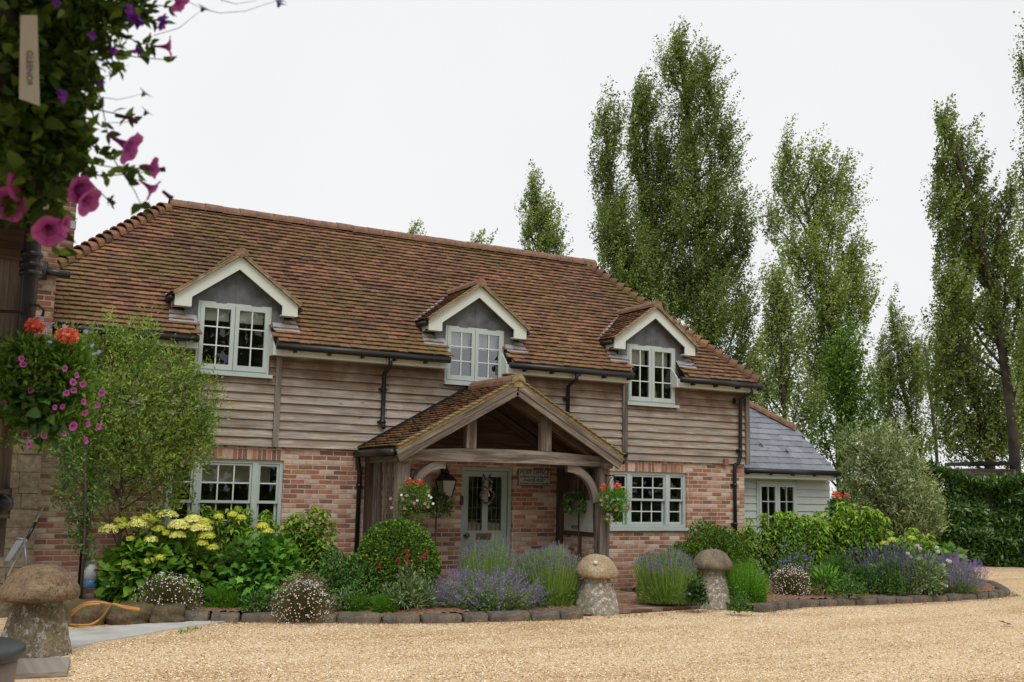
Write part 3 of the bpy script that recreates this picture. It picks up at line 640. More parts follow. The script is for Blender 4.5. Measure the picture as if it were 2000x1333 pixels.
# ------------------------------------------------ dormers
def dormer(xc,zs,kind,idx):
    zt=4.515; yb=-0.18; hw=0.935; za=5.235; ze=4.56; k=(za-ze)/hw
    g=MB()
    g.poly([(xc-.76,-0.03,zt),(xc+.76,-0.03,zt),(xc+.76,-0.03,ze+.1),(xc,-0.03,za-.10),(xc-.76,-0.03,ze+.1)],0.03,(0,-1,0))
    for s in (-1,1):
        g.box((xc+s*.76,-0.034,3.93),(xc+s*HW,0.0,zt))
        g.poly([(xc+s*.76,-0.03,roofz(0)-.10),(xc+s*.76,0.40,roofz(.40)-.02),(xc+s*.76,0.42,4.66),(xc+s*.76,-0.03,4.66)],0.03,(s,0,0))
    g.box((xc-.006,-0.037,zt),(xc+.006,-0.031,za-.2))
    for q in (-.3,.24): g.box((xc+q,-0.05,zt-.01),(xc+q+.16,-0.03,zt+.015))
    d=g.build('dormer',M['lead'],house); d['label']=['dormer nearest the chimney with dark panes','dormer above the porch with pale reflecting panes','dormer nearest the slate roof with a curtain inside'][idx]
    # barge boards
    bb=MB(); bd=0.165
    for s in (-1,1):
        c_=math.hypot(hw,za-ze)
        o0=(xc+s*hw,yb,ze); o1=(xc,yb,za); i1=(xc,yb,za-bd/ math.cos(math.atan(k))-.0); i0=(xc+s*(hw-.245),yb,ze-.175); e0=(xc+s*hw,yb,ze-.175)
        ipt=(xc+s*(hw-.245),yb,ze-.175+.02)
        zi=(za-.205)-k*(hw-.245)
        bb.poly([o0,o1,(xc,yb,za-.205),(xc+s*(hw-.245),yb,zi),(xc+s*(hw-.245),yb,ze-.175),e0] ,0.03,(0,-1,0))
        bb.box((xc+s*(hw-.245),yb+.0305,ze-.173),(xc+s*hw-s*.002,0.0,ze-.15)); 
        bb.box((xc+s*(hw-.02),yb+.0305,ze-.172),(xc+s*(hw-.002),0.6,ze-.03))
        bb.poly([(xc+s*(hw-.02),yb+.031,ze-.03),(xc,yb+.031,za-.03-.0),(xc,0,za-.03),(xc+s*(hw-.02),0,ze-.03)],0.015,(s*k,0,1))
    bb.build('bargeboard',M['fascia'],d)
    # roof
    t=MB(); vd=0.04
    for s in (-1,1):
        L=math.hypot(hw+vd,za-ze); O=(xc+s*(hw+vd),yb-.06,ze-.03+.02)
        tiles(t,O,(0,1,0),(-s*(hw+vd),0,za-ze+.03*0),1.6,L,lambda p,u,v: p[2]>roofz(p[1])-0.09,seed=20+idx*2+s,tw=0.165,g=0.105)
        t.poly([(xc+s*(hw+vd),yb-.03,ze-.0),(xc,yb-.03,za+.02),(xc,1.05,za+.02),(xc+s*(hw+vd),0.5,ze)],0.012,(s*k,0,1),0.1)
    t.build('dormer_tiles',M['tile'],d)
    v=MB()
    for s in (-1,1):
        v.beam((xc+s*(hw+.03),yb-.035,ze-.005),(xc,yb-.035,za+.03),0.06,0.035,np.array([0,1.,0]))
        p0=np.array([xc+s*(hw+.04),yb-.035,ze+.018]);p1=np.array([xc,yb-.035,za+.055])
        for i in range(11):
            a=p0+(p1-p0)*i/11; c=p0+(p1-p0)*(i+1.02)/11; v.beam(a+np.array([0,0,.008]),c+np.array([0,0,-.006]),0.075,0.014,np.array([0,1.,0]))
    v.build('verge',M['verge_pale'],d)
    r=MB(); y=yb-.07; j=0
    while y<1.0: halftube(r,(xc,y,za+.02),(xc,y+.30,za+.022),0.105,0.10,seg=7); y+=.30
    for q in (0,):
        vs=[(xc,yb-.072,za-.03)]; 
        for kk in range(9):
            an=math.pi*kk/8; vs.append((xc+math.cos(an)*.10,yb-.072,za+.02+math.sin(an)*.10))
        r.add(vs,[(0,i+1,i+2) for i in range(8)])
    r.build('dormer_ridge_tiles',M['ridge'],d)
    # flashings, little gutters
    for s in (-1,1):
        f=MB(); f.poly([(xc+s*.58,-0.16,roofz(-.16)+.05),(xc+s*1.0,-0.16,roofz(-.16)+.05),(xc+s*.97,0.02,roofz(.02)+.06),(xc+s*.58,0.02,roofz(.02)+.06)],0.01,(0,-.7,.7)); f.build('lead_apron',M['lead_new'],d)
    ya=EY+(ze-EZ)/K; yz=EY+(za-EZ)/K
    f=MB(); f.beam((xc-.99,ya+.0,ze+.035),(xc-.20,ya+(yz-ya)*.80,ze+(za-ze)*.80+.05),.055,.012,unit(np.array([-1.0,0.15,.1])))
    f.build('flashing',M['lead_new'],d)
    gt=MB()
    for s in (-1,1): gt.tube([(xc+s*(hw+.045),yb+.02,ze-.06),(xc+s*(hw+.045),0.42,ze-.05)],0.042,8)
    gt.build('dormer_gutter',M['black'],d)
    # window
    x0,x1=xc-HW,xc+HW; fr_=MB(); y=-0.045; o=0.035
    fr_.box((x0,y,zs),(x0+o,y+.09,zt)); fr_.box((x1-o,y,zs),(x1,y+.09,zt)); fr_.box((x0+o,y+.001,zt-o),(x1-o,y+.09,zt)); fr_.box((x0+o,y+.001,zs),(x1-o,y+.09,zs+o))
    bars=MB(); gl=MB()
    panes(bars,gl,x0+o+.002,xc-.004,zs+o+.002,zt-o-.002,2,3,y-.012,0.062,0.05,fr_,0.018); panes(bars,gl,xc+.004,x1-o-.002,zs+o+.002,zt-o-.002,2,3,y-.012,0.062,0.05,fr_,0.018)
    wn=fr_.build('window',M['paint'],house); bars.build('glazing_bars',M['bars'],wn)
    gl.build('glass',M[{'dark':'glass','bright':'glass_bright','mid':'glass_mid'}[kind]],wn)
    MB().box((x0-.02,-0.11,zs-.05),(x1+.05,0.04,zs)).build('sill',M['paint'],wn)
    room(x0-.1,x1+.1,zs-.2,zt+.05,0.06,wn,1.3)
    bl=MB(); zb=zt-{'dark':.27,'bright':.36,'mid':.36}[kind]
    for a,c in ((x0+.09,xc-.06),(xc+.06,x1-.09)): bl.box((a,0.09,zb),(c,0.10,zt-.05))
    bl.build('blind',M['blind'],wn)
    if kind=='mid':
        c=MB(); c.poly([(xc+.08,0.16,zs+.05),(xc+.30,0.16,zs+.05),(xc+.20,0.16,zs+.55),(xc+.10,.16,zs+.8)],0.02,(0,-1,0)); c.build('curtain',M['curtain'],wn)
for i,(xc,zs,kd) in enumerate(DORM): dormer(xc,zs,kd,i)
# ------------------------------------------------ front door
f=MB(); f.box((-.474,.04,0),(-.41,.13,2.15)); f.box((.436,.04,0),(.5,.13,2.15)); f.box((-.41,.041,2.085),(.436,.13,2.149))
df=f.build('door_frame',M['door_paint'],house)
d=MB(); X0,X1=-.405,.43; dz=2.08
pz0,pz1=1.08,1.985; pa=(-.315,-.045); pb=(.065,.325)
d.box((X0,.075,.02),(pa[0],.12,dz)); d.box((pb[1],.075,.02),(X1,.12,dz)); d.box((pa[0],.076,pz1),(pb[1],.12,dz)); d.box((pa[1],.076,pz0),(pb[0],.12,pz1)); d.box((pa[0],.076,.88),(pb[1],.12,pz0)); d.box((pa[0],.076,.02),(pb[1],.12,.22)); d.box((pa[0],.085,.22),(pb[1],.11,.88))
for (a,c) in (pa,pb): d.box((a-.012,.068,pz0-.012),(a,.075,pz1+.012)); d.box((c,.068,pz0-.012),(c+.012,.075,pz1+.012))
door=d.build('front_door',M['door_paint'],house)
g=MB(); l=MB()
for (a,c) in (pa,pb):
    g.add([(a,.1,pz0),(c,.1,pz0),(c,.1,pz1),(a,.1,pz1)],[(0,1,2,3)])
    for q in (1/3,2/3): l.box((a+(c-a)*q-.004,.094,pz0),(a+(c-a)*q+.004,.106,pz1))
    for q in (.2,.42,.8): l.box((a,.095,pz0+(pz1-pz0)*q-.003),(c,.105,pz0+(pz1-pz0)*q+.003))
g.build('glass',M['glass_mid'],door); l.build('leading',M['lead'],door)
lb=MB().box((-.145,.062,.93),(.145,.076,1.035)); lb.box((-.12,.056,.955),(.12,.062,1.01)); lb.build('letterbox',M['brass'],door)
kb=MB(); kb.tube([(-.335,.075,1.0),(-.335,.045,1.0),(-.335,.03,1.0),(-.335,.01,1.0)],[.02,.02,.045,.03],12); kb.tube([(-.385,.075,1.0),(-.385,.05,1.0)],[.018,.015],10); kb.build('door_knob',M['brass'],door)
room(-.7,.7,0,2.2,.31,door,2.0)
MB().box((-.55,-.25,-.05),(.58,.04,.03)).build('door_step',M['flag'],house)
# ------------------------------------------------ porch
PX=-0.34; PW=2.0; PZ0=2.33; PZ1=3.44; PY=-1.6; pk=(PZ1-PZ0)/PW
t=MB()
for s in (-1,1):
    L=math.hypot(PW,PZ1-PZ0)
    tiles(t,(PX+s*PW,PY+.03,PZ0+.03),(0,1,0),(-s*PW,0,PZ1-PZ0),-PY-.06,L,lambda p,u,v:True,seed=40+s,tw=0.165,g=0.10)
    t.poly([(PX+s*PW,PY+.03,PZ0+.022),(PX,PY+.03,PZ1+.022),(PX,-.05,PZ1+.022),(PX+s*PW,-.05,PZ0+.022)],0.02,(s*pk,0,1),.1)
porch=t.build('porch',M['tile_porch'],house); porch['label']='open oak porch with mossy tiled gable round the front door'
r=MB(); y=PY-.0
while y<-.1: halftube(r,(PX,y,PZ1+.02),(PX,min(y+.30,-.05),PZ1+.022),0.125,0.12,seg=8); y+=.30
r.build('porch_ridge_tiles',M['ridge'],porch)
v=MB()
for s in (-1,1):
    v.beam((PX+s*(PW+.0),PY+.0,PZ0+.022),(PX,PY+.0,PZ1+.03),0.085,0.05,np.array([0,1.,0]))
    p0=np.array([PX+s*(PW+.02),PY-.01,PZ0+.055]);p1=np.array([PX,PY-.01,PZ1+.07])
    for i in range(22):
        a=p0+(p1-p0)*i/22; c=p0+(p1-p0)*(i+1.03)/22; v.beam(a+np.array([0,0,.010]),c+np.array([0,0,-.010]),0.13,0.016,np.array([0,1.,0]))
vs=[(PX,PY-.05,PZ1-.03)]
for kk in range(9):
    an=math.pi*kk/8; vs.append((PX+math.cos(an)*.125,PY-.05,PZ1+.02+math.sin(an)*.125))
v.add(vs,[(0,i+1,i+2) for i in range(8)]); v.beam((PX,PY-.049,PZ1+.02),(PX,PY+.04,PZ1+.02),.17,.17)
v.build('porch_verge',M['verge'],porch)
nY=np.array([0,1.,0])
for s in (-1,1):
    m=MB(); m.beam((PX+s*(PW+.01),PY-.015,PZ0-.045),(PX,PY-.015,PZ1-.045),0.045,0.085,nY); m.beam((PX+s*(PW-.02),PY+.01,PZ0-.13),(PX+s*.0,PY+.01,PZ1-.13),0.06,0.115,nY)
    m.build('bargeboard',M['oak'],porch)
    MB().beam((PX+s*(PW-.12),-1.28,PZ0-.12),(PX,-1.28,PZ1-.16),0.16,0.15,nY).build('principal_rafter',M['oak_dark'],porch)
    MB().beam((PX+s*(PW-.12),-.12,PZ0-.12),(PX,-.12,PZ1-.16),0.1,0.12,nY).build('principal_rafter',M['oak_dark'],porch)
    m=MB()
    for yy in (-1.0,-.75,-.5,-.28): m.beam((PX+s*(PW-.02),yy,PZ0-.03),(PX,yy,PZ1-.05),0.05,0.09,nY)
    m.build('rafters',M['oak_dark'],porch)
    xp=PX+s*1.80
    MB().beam((xp,-1.52,2.235),(xp,-.0,2.235),0.17,0.165).build('wall_plate',M['oak'],porch)
    MB().beam((xp,-1.33,0.06),(xp,-1.33,2.15),0.18,0.18,np.array([1.,0,0]),nY).build('post',M['oak'],porch)
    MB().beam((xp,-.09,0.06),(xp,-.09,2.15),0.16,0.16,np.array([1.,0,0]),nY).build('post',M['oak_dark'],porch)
    MB().beam((PX+s*.68,-1.33,2.40),(PX+s*.68,-1.33,2.95),0.175,0.13,np.array([1.,0,0]),nY).build('queen_strut',M['oak'],porch)
    MB().box((xp-.09,-1.43,0.0),(xp+.09,-1.23,.06)).build('post_base',M['flag'],porch)
    # curved brace
    m=MB(); V=[];F=[];U=[];n_=14
    for i in range(n_+1):
        a=math.pi/2*i/n_
        for (ro,yy) in ((.62,-1.375),(.49,-1.375),(.49,-1.285),(.62,-1.285)): V.append((xp-s*(.08+.62-ro*math.cos(a)),yy,1.56+ro*math.sin(a)+.03))
    for i in range(n_):
        for k_ in range(4):
            k2=(k_+1)%4; F.append((4*i+k_,4*i+k2,4*i+4+k2,4*i+4+k_)); L0=.075*i; U.append([(L0,.1*k_),(L0,.1*k_+.1),(L0+.075,.1*k_+.1),(L0+.075,.1*k_)])
    F+=[(3,2,1,0),tuple(4*n_+q for q in range(4))]; U+=[[(0,0),(.1,0),(.1,.1),(0,.1)]]*2
    m.add(V,F,.3,U); m.build('brace',M['oak'],porch)
MB().poly([(PX-PW+.1,-.075,PZ0),(PX+PW-.1,-.075,PZ0),(PX,-.075,PZ1-.02)],.02,(0,-1,0)).build('gable_shade_panel',M['oak_dark'],porch)  # dark panel added to stand for the shade inside the porch gable
# cambered tie beam
m=MB(); xa,xb=PX-1.72,PX+1.72; n=12
for i in range(n):
    u0=xa+(xb-xa)*i/n; u1=xa+(xb-xa)*(i+1)/n
    zc=lambda u:2.262+.035*(1-((u-PX)/1.72)**2); hh=lambda u:0.165+.045*(1-((u-PX)/1.72)**2)
    h0,h1=hh(u0),hh(u1); c0=zc(u0)+h0*0; c1=zc(u1)
    vs=[(u0,-1.42,c0-h0/2),(u1,-1.42,c1-h1/2),(u1,-1.42,c1+h1/2),(u0,-1.42,c0+h0/2),(u0,-1.26,c0-h0/2),(u1,-1.26,c1-h1/2),(u1,-1.26,c1+h1/2),(u0,-1.26,c0+h0/2)]
    m.add(vs,[(0,1,2,3),(5,4,7,6),(3,2,6,7),(1,0,4,5)]+([(0,3,7,4)] if i==0 else [])+([(1,5,6,2)] if i==n-1 else []),.35,[[(u0,0),(u1,0),(u1,h1),(u0,h0)]]*2+[[(u0,.3),(u1,.3),(u1,.46),(u0,.46)]]*2+([[(0,0),(.1,0),(.1,.1),(0,.1)]]*(1 if i in(0,n-1) else 0)))
m.build('tie_beam',M['oak'],porch)
m=MB()
for yy in (-1.12,-.90,-.68,-.46,-.26): m.beam((PX-1.80,yy,.5),(PX-1.80,yy,2.16),.045,.07,np.array([1.,0,0]),nY)
m.box((PX-1.84,-1.24,.42),(PX-1.76,-.17,.52)); m.build('side_balusters',M['oak'],porch)
MB().box((PX-1.86,-1.24,-.1),(PX-1.74,-.17,.42)).build('side_plinth',M['brick'],porch)
m=MB(); m.box((PX+1.76,-1.24,1.02),(PX+1.84,-.17,1.13)); m.beam((PX+1.80,-.72,0.06),(PX+1.80,-.72,1.02),.08,.10,np.array([1.,0,0]),nY)
for yy in (-1.15,-.99,-.83,-.67,-.51,-.35,-.21): m.beam((PX+1.81,yy,1.13),(PX+1.81,yy,2.16),.03,.13,np.array([1.,0,0]),nY)
m.build('side_boarding',M['oak_dark'],porch)
MB().box((PX+1.77,-1.24,-.1),(PX+1.83,-.77,1.02)).box((PX+1.77,-.67,-.1),(PX+1.83,-.17,1.02)).build('side_infill',M['brick'],porch)
MB().tube([(PX-PW-.05,PY+.03,PZ0-.045),(PX-PW-.05,-.04,PZ0-.04)],.058,10).build('porch_gutter',M['black'],porch); g=MB(); g.tube([(PX+PW+.05,PY+.03,PZ0-.045),(PX+PW+.05,-.04,PZ0-.04)],.058,10)
MB().beam((PX-PW-.03,-.055,PZ0+.05),(PX,-.055,PZ1+.09),.03,.06,nY).build('wall_flashing',M['black'],porch)
g.build('porch_gutter',M['black'],porch)
m=MB(); m.tube([(PX-PW-.05,-.10,PZ0-.05),(PX-PW-.04,-.10,PZ0-.18),(-2.33,-.06,PZ0-.32),(-2.33,-.06,0)],.036,10); m.tube([(-2.33,-.06,1.76),(-2.33,-.06,1.82)],.047,10); m.build('porch_downpipe',M['black'],porch)
MB().box((PX-1.7,-1.9,-.06),(PX+1.7,0,.012)).build('porch_floor',M['brick_dark'],porch)
# small fittings on the wall
MB().box((WY(1409,899,0)[0],-.10,2.33),(WY(1417,899,0)[0],-.052,2.45)).build('air_brick_box',sm('terracotta box',(.28,.11,.07)),house)
m=MB(); q=WY(1434,784,-.05); m.box((q[0]-.03,-.13,q[2]-.05),(q[0]+.05,-.05,q[2]+.05)); m.build('security_sensor',M['black'],house)
m=MB(); q=WY(1222,888,-.1); m.tube([(q[0]-.06,-.05,q[2]+.02),(q[0]+.03,-.13,q[2]-.01)],[.035,.05],8); m.build('floodlight',M['black'],house)
# ================================================================== things on and round the door
s=empty('door_sign',(0.925,-0.02,1.99),'aged white enamel post office sign on the brick beside the door','sign')
a=WY(1013,917,-.01); c=WY(1073,949,-.01); sx0,sx1,sz0,sz1=a[0],c[0],1.86,2.125
MB().box((sx0-.012,-.018,sz0-.012),(sx1+.012,-.001,sz1+.012)).build('border',M['ink'],s)
MB().box((sx0,-.024,sz0),(sx1,-.0185,sz1)).build('plate',M['enamel'],s)
def text(body,size,loc,parent,mat,rot=(math.pi/2,0,0),name='lettering',ext=.0015,width=None,off=.018):
    cu=bpy.data.curves.new(name,'FONT'); cu.body=body; cu.size=size; cu.align_x='CENTER'; cu.align_y='CENTER'; cu.extrude=ext; cu.offset=size*off
    o=bpy.data.objects.new(name,cu); COL.objects.link(o); cu.materials.append(mat)
    if parent: o.parent=parent
    o.location=tuple(np.array(loc,float)-origin(parent)); o.rotation_euler=rot
    if width:
        bpy.context.view_layer.update(); o.scale[0]=width/max(o.dimensions[0],1e-3)
    bpy.context.view_layer.update(); me=bpy.data.meshes.new_from_object(o); me.name=name
    q=bpy.data.objects.new(name,me); COL.objects.link(q); q.parent=parent; q.location=o.location; q.rotation_euler=rot; q.scale=o.scale; bpy.data.objects.remove(o)
    if not me.materials: me.materials.append(mat)
    return q
cxm=(sx0+sx1)/2; wd=sx1-sx0
text('POST OFFICE',.088,(cxm,-.0265,2.082),s,M['ink'],width=wd*.93); text('for Money Orders Savings Bank',.05,(cxm,-.0265,2.005),s,M['ink'],width=wd*.93)
text('PARCEL POST',.062,(cxm,-.0265,1.942),s,M['ink'],width=wd*.66); text('INSURANCE & ANNUITY BUSINESS',.036,(cxm,-.0265,1.886),s,M['ink'],width=wd*.93)
# wall lantern
q=WY(871,945,-.16); lx=q[0]
l=empty('wall_lantern',(lx,-.16,1.62),'black tapered lantern with frosted panes on brick left of door','lantern')
m=MB(); w0,w1=.075,.125; z0,z1=1.645,1.90
for a in (-1,1):
    for c in (-1,1): m.beam((lx+a*w0,-.16+c*w0,z0),(lx+a*w1,-.16+c*w1,z1),.014,.014)
m.box((lx-.09,-.25,z0-.02),(lx+.09,-.07,z0)); m.box((lx-.135,-.295,z1),(lx+.135,-.025,z1+.015))
m.build('frame',M['iron'],l)
m=MB(); m.lathe([(.19,z1+.01),(.09,z1+.10),(.05,z1+.11)],(lx,-.16,0),4,rot=math.pi/4,smooth=False); m.lathe([(.045,z1+.11),(.06,z1+.15),(.03,z1+.17),(.015,z1+.21)],(lx,-.16,0),12); m.build('cap',M['iron'],l)
m=MB(); m.add([(lx+a*(w0-.004),-.16+c*(w0-.004),z0) for a,c in ((-1,-1),(1,-1),(1,1),(-1,1))]+[(lx+a*(w1-.004),-.16+c*(w1-.004),z1) for a,c in ((-1,-1),(1,-1),(1,1),(-1,1))],[(0,1,5,4),(1,2,6,5),(2,3,7,6),(3,0,4,7)]); m.build('pane',M['lamp_glass'],l)
m=MB(); m.tube([(lx,-.16,z1+.18),(lx,-.14,z1+.27),(lx,-.05,z1+.28),(lx,-.02,z1+.2),(lx,-.01,z1+.1)],.012,6); m.box((lx-.03,-.02,z1+.05),(lx+.03,0,z1+.26)); m.build('bracket',M['iron'],l)
# wreath in the shape of a hare or rabbit: two rings and ears
q=WY(950,975,.05); wx=q[0]
wr_=empty('door_wreath',(wx,.05,1.6),'rustic twig wreath of two rings with ears and a pink bow on door','wreath')
m=MB(); fo=FO(); rs=np.random.RandomState(5)
zc1,zc2=1.865,1.66; 
for (zc,r) in ((zc1,.075),(zc2,.115)):
    for k in range(6):
        pts=[(wx+math.cos(a)*(r+random.uniform(-.012,.012)),.045+random.uniform(-.02,.015),zc+math.sin(a)*(r+random.uniform(-.012,.012))) for a in np.linspace(0,2*math.pi,16)]
        m.tube(pts,.006,5)
for s_ in (-1,1):
    for k in range(4): m.tube([(wx+s_*.03,.04,zc1+.07),(wx+s_*(.05+random.uniform(-.012,.012)),.04,zc1+.12),(wx+s_*.075,.04,zc1+.17)],.008,5)
m.build('twig_ring',M['twig'],wr_)
for (zc,r,n) in ((zc1,.08,90),(zc2,.12,160)):
    a=rs.rand(n)*2*math.pi; P=np.stack([wx+np.cos(a)*r,np.full(n,.03)-rs.rand(n)*.02,zc+np.sin(a)*r],1); v,f=leaves(P,rdir(n,rs),np.tile([0,-1,0.3],(n,1))+rdir(n,rs)*.5,.035,.02,rs); fo.add(v,f,rs.rand(n))
fo.build('dried_leaves',petal_mat('dried leaf',(.10,.07,.05),(.42,.36,.28),.1),wr_)
m=MB()
for s_ in (-1,1): m.poly([(wx,.015,1.775),(wx+s_*.07,.01,1.80),(wx+s_*.075,.01,1.745)],.01,(0,-1,0)); m.poly([(wx,.015,1.77),(wx+s_*.055,.012,1.66),(wx+s_*.02,.012,1.65)],.006,(0,-1,0))
m.build('bow',M['pink'],wr_)
# notice on the side screen of the porch
nb=MB(); nb.box((PX+1.735,-1.15,1.10),(PX+1.752,-.25,1.62)); o=nb.build('notice_board',M['enamel'],None); top(o,(PX+1.74,-.7,1.1)); tag(o,'pale notice board on the side screen inside the porch','board')
tx=text('BOOK',.085,(PX+1.732,-.62,1.16),o,M['ink'],rot=(math.pi/2,0,-math.pi/2))
# doorbell key safe beside the door
k=MB().box((-.50,-.03,1.50),(-.455,.04,1.66)).build('key_safe',M['black'],None); top(k,(-.48,0,1.5)); tag(k,'small black key safe at the left of door frame','key safe')
# ================================================================== SLATE-ROOFED OUTBUILDING
ob=empty('outbuilding',(7,1,0),'low pale green boarded outbuilding with slate roof beyond the cottage','outbuilding')
OY=0.55
def onpitch(px,py,Y0,Z0,pitch):
    r=ray(px,py); k=math.tan(math.radians(pitch)); t=(Z0-CAMP[2]-k*(Y0-CAMP[1]))/(r[2]-k*r[1]); return CAMP+t*r
SY=OY-.3; SZ=WY(1540,918,SY)[2]
c0=WY(1440,918,SY); c1=WY(1635,923,SY); x1=WY(1620,1000,OY)[0]
PT=40
e=onpitch(1552,840,SY,SZ,PT); h=onpitch(1455,789,SY,SZ,PT); kk=math.tan(math.radians(PT))
uw=c1[0]-5.75
def edge_ok(p,u,v):
    y=p[1]; ye=e[1]; yh=h[1]
    if y<ye: xm=c1[0]+(e[0]-c1[0])*(y-SY)/(ye-SY)
    elif y<yh: xm=e[0]+(h[0]-e[0])*(y-ye)/(yh-ye)
    else: return False
    return p[0]<xm
m=MB(); tiles(m,(5.74,SY,SZ),(1,0,0),(0,1,kk),uw,math.hypot(h[1]-SY,h[2]-SZ),edge_ok,tw=.30,g=.20,thick=.005,seed=9,lift=-.010,jit=.25,hb=.024)
B0=np.array([5.74,SY,SZ]); B1=np.array([c1[0],SY,SZ]); H0=np.array([5.74,h[1]+.001,h[2]]);
m.poly([B0,B1,e,h,H0],.01,(0,-kk,1),.3)
bk=[np.array([5.74,2*h[1]-SY,SZ]),np.array([c1[0],2*h[1]-SY,SZ])]; e2=np.array([e[0],2*h[1]-e[1],e[2]])
m.add([B1,bk[1],e2,e],[(0,1,2,3)],.4); m.add([e,e2,h],[(0,1,2)],.4); m.add([bk[1],bk[0],H0,h,e2],[(0,1,2,3,4)],.4)
orf=m.build('slate_roof',M['slate'],ob)
m=MB(); n=6
for i in range(n):
    a=h+(e-h)*i/n; c=h+(e-h)*(i+1.03)/n; halftube(m,a+np.array([0,0,.01]),c+np.array([0,0,.005]),.11,.105,seg=7)
m.build('terracotta_hip_tiles',M['ridge'],orf)
m=MB(); z=0.9; wz0=SZ-.17
win=(WY(1475,940,OY)[0],WY(1553,940,OY)[0])
z=0.25
while z<wz0-.02:
    z1=min(z+.165,wz0+.02)
    segs=[(5.72,win[0]),(win[1],x1)] if z1>0.9 else [(5.72,x1)]
    for (a,c) in segs: m.poly([(a,OY-.035,z),(c,OY-.035,z),(c,OY-.012,z1),(a,OY-.012,z1)],.02,(0,-1,.1))
    z+=.15
m.box((5.72,OY-.01,-.2),(win[0],OY+.1,SZ-.05)); m.box((win[1],OY-.01,-.2),(x1,OY+.1,SZ-.05)); m.box((win[0],OY-.01,-.2),(win[1],OY+.1,.9)); m.box((win[0],OY-.01,2.05),(win[1],OY+.1,SZ-.05)) 
m.box((x1-.1,OY+.1,-.2),(x1,2*h[1]-SY-.3,SZ-.05)); m.box((5.72,2*h[1]-SY-.4,-.2),(x1-.1,2*h[1]-SY-.3,SZ-.05))
m.build('boarded_wall',M['sage'],ob)
m=MB().box((5.72,SY+.03,SZ-.19),(c1[0]-.03,SY+.06,SZ-.03)); m.box((5.72,SY+.06,SZ-.19),(c1[0]-.03,OY,SZ-.175)); m.build('fascia',M['fascia'],ob)
m=MB().tube([(5.74,SY-.055,SZ-.045),(c1[0]+.02,SY-.055,SZ-.045)],.055,10)
for i in range(5): m.box((6.0+i*.6,SY-.05,SZ-.12),(6.03+i*.6,SY+.03,SZ-.03))
m.build('gutter',M['black'],ob)
f=MB(); bars=MB(); gl=MB(); xm=(win[0]+win[1])/2; o_=.05; y=OY-.05
f.box((win[0],y,.9),(win[0]+o_,y+.1,2.05)); f.box((win[1]-o_,y,.9),(win[1],y+.1,2.05)); f.box((win[0]+o_,y+.001,2.0),(win[1]-o_,y+.1,2.05)); f.box((win[0]+o_,y+.001,.9),(win[1]-o_,y+.1,.96))
panes(bars,gl,win[0]+o_+.002,xm-.004,.962,1.998,2,3,y-.012,.06,.05,f,.02); panes(bars,gl,xm+.004,win[1]-o_-.002,.962,1.998,2,3,y-.012,.06,.05,f,.02)
wn=f.build('window',M['sage'],ob); bars.build('glazing_bars',M['paint'],wn); gl.build('glass',M['glass'],wn); room(win[0]-.1,win[1]+.1,.7,2.2,OY+.1,wn)
for i,(px,py,L) in enumerate(((1478,868,.11),(1495,878,.05),(1530,881,.09))):
    p=onpitch(px,py,SY,SZ,PT)+np.array([0,-.03,.045]); v,fc=leaves(p[None],np.array([[.5,-.4,-.5]]),np.array([[0.2,-.5,.8]]),L*1.6,L*.8); o=mk('fallen_leaf',v,fc,M['twig'],None,np.array([.3])); top(o,p)
    tag(o,['large brown leaf lying on slate roof near the cottage','tiny brown leaf in the middle of the slate roof','brown leaf lying on slate roof towards its right'][i],'leaf','leaves on the slate roof')
# ================================================================== NEIGHBOURING STONE AND BRICK WING AT THE LEFT
nbx=-7.045; nw=empty('stone_wing',(-9,-.6,0),'dark stone and brick wing abutting the left end of the cottage','building')
m=MB(); rs=random.Random(3); z=-.2
while z<2.75:
    hgt=rs.choice((.20,.24,.28)); x=-12.5
    while x<nbx-.001:
        L=rs.uniform(.35,.75); x2=min(x+L,nbx); 
        if nbx-x2<.2: x2=nbx
        m.box((x+.004,-.6+rs.uniform(-.012,.012),z+.004),(x2-.004,-.25,min(z+hgt,2.8)-.004)); x=x2
    z+=hgt
nwall=m.build('stone_wall',stone_mat('old ashlar stone',(.20,.165,.115),(.14,.115,.08),(.25,.21,.15),1.6,None,.4,False),nw)
MB().box((-12.5,-.585,-.2),(nbx-.015,-.24,2.79)).build('mortar',sm('old mortar',(.16,.13,.10)),nwall)
MB().box((-12.5,-.6,2.8),(nbx,-.3,5.0)).box((nbx-.3,-.3,2.8),(nbx,1.9,5.0)).box((-12.5,-.3,-.2),(nbx-.002,1.9,2.8)).build('brick_upper_wall',M['brick_dark'],nw)
q=WY(112,533,-.62); m=MB(); m.tube([(q[0]-.18,-.66,q[2]+.0),(q[0]+.16,-.70,q[2]-.03)],.05,10); m.tube([(q[0]-.2,-.66,q[2]-.12),(q[0]-.2,-.66,q[2]+.12)],.075,10); m.build('waste_pipe',M['black'],nw)
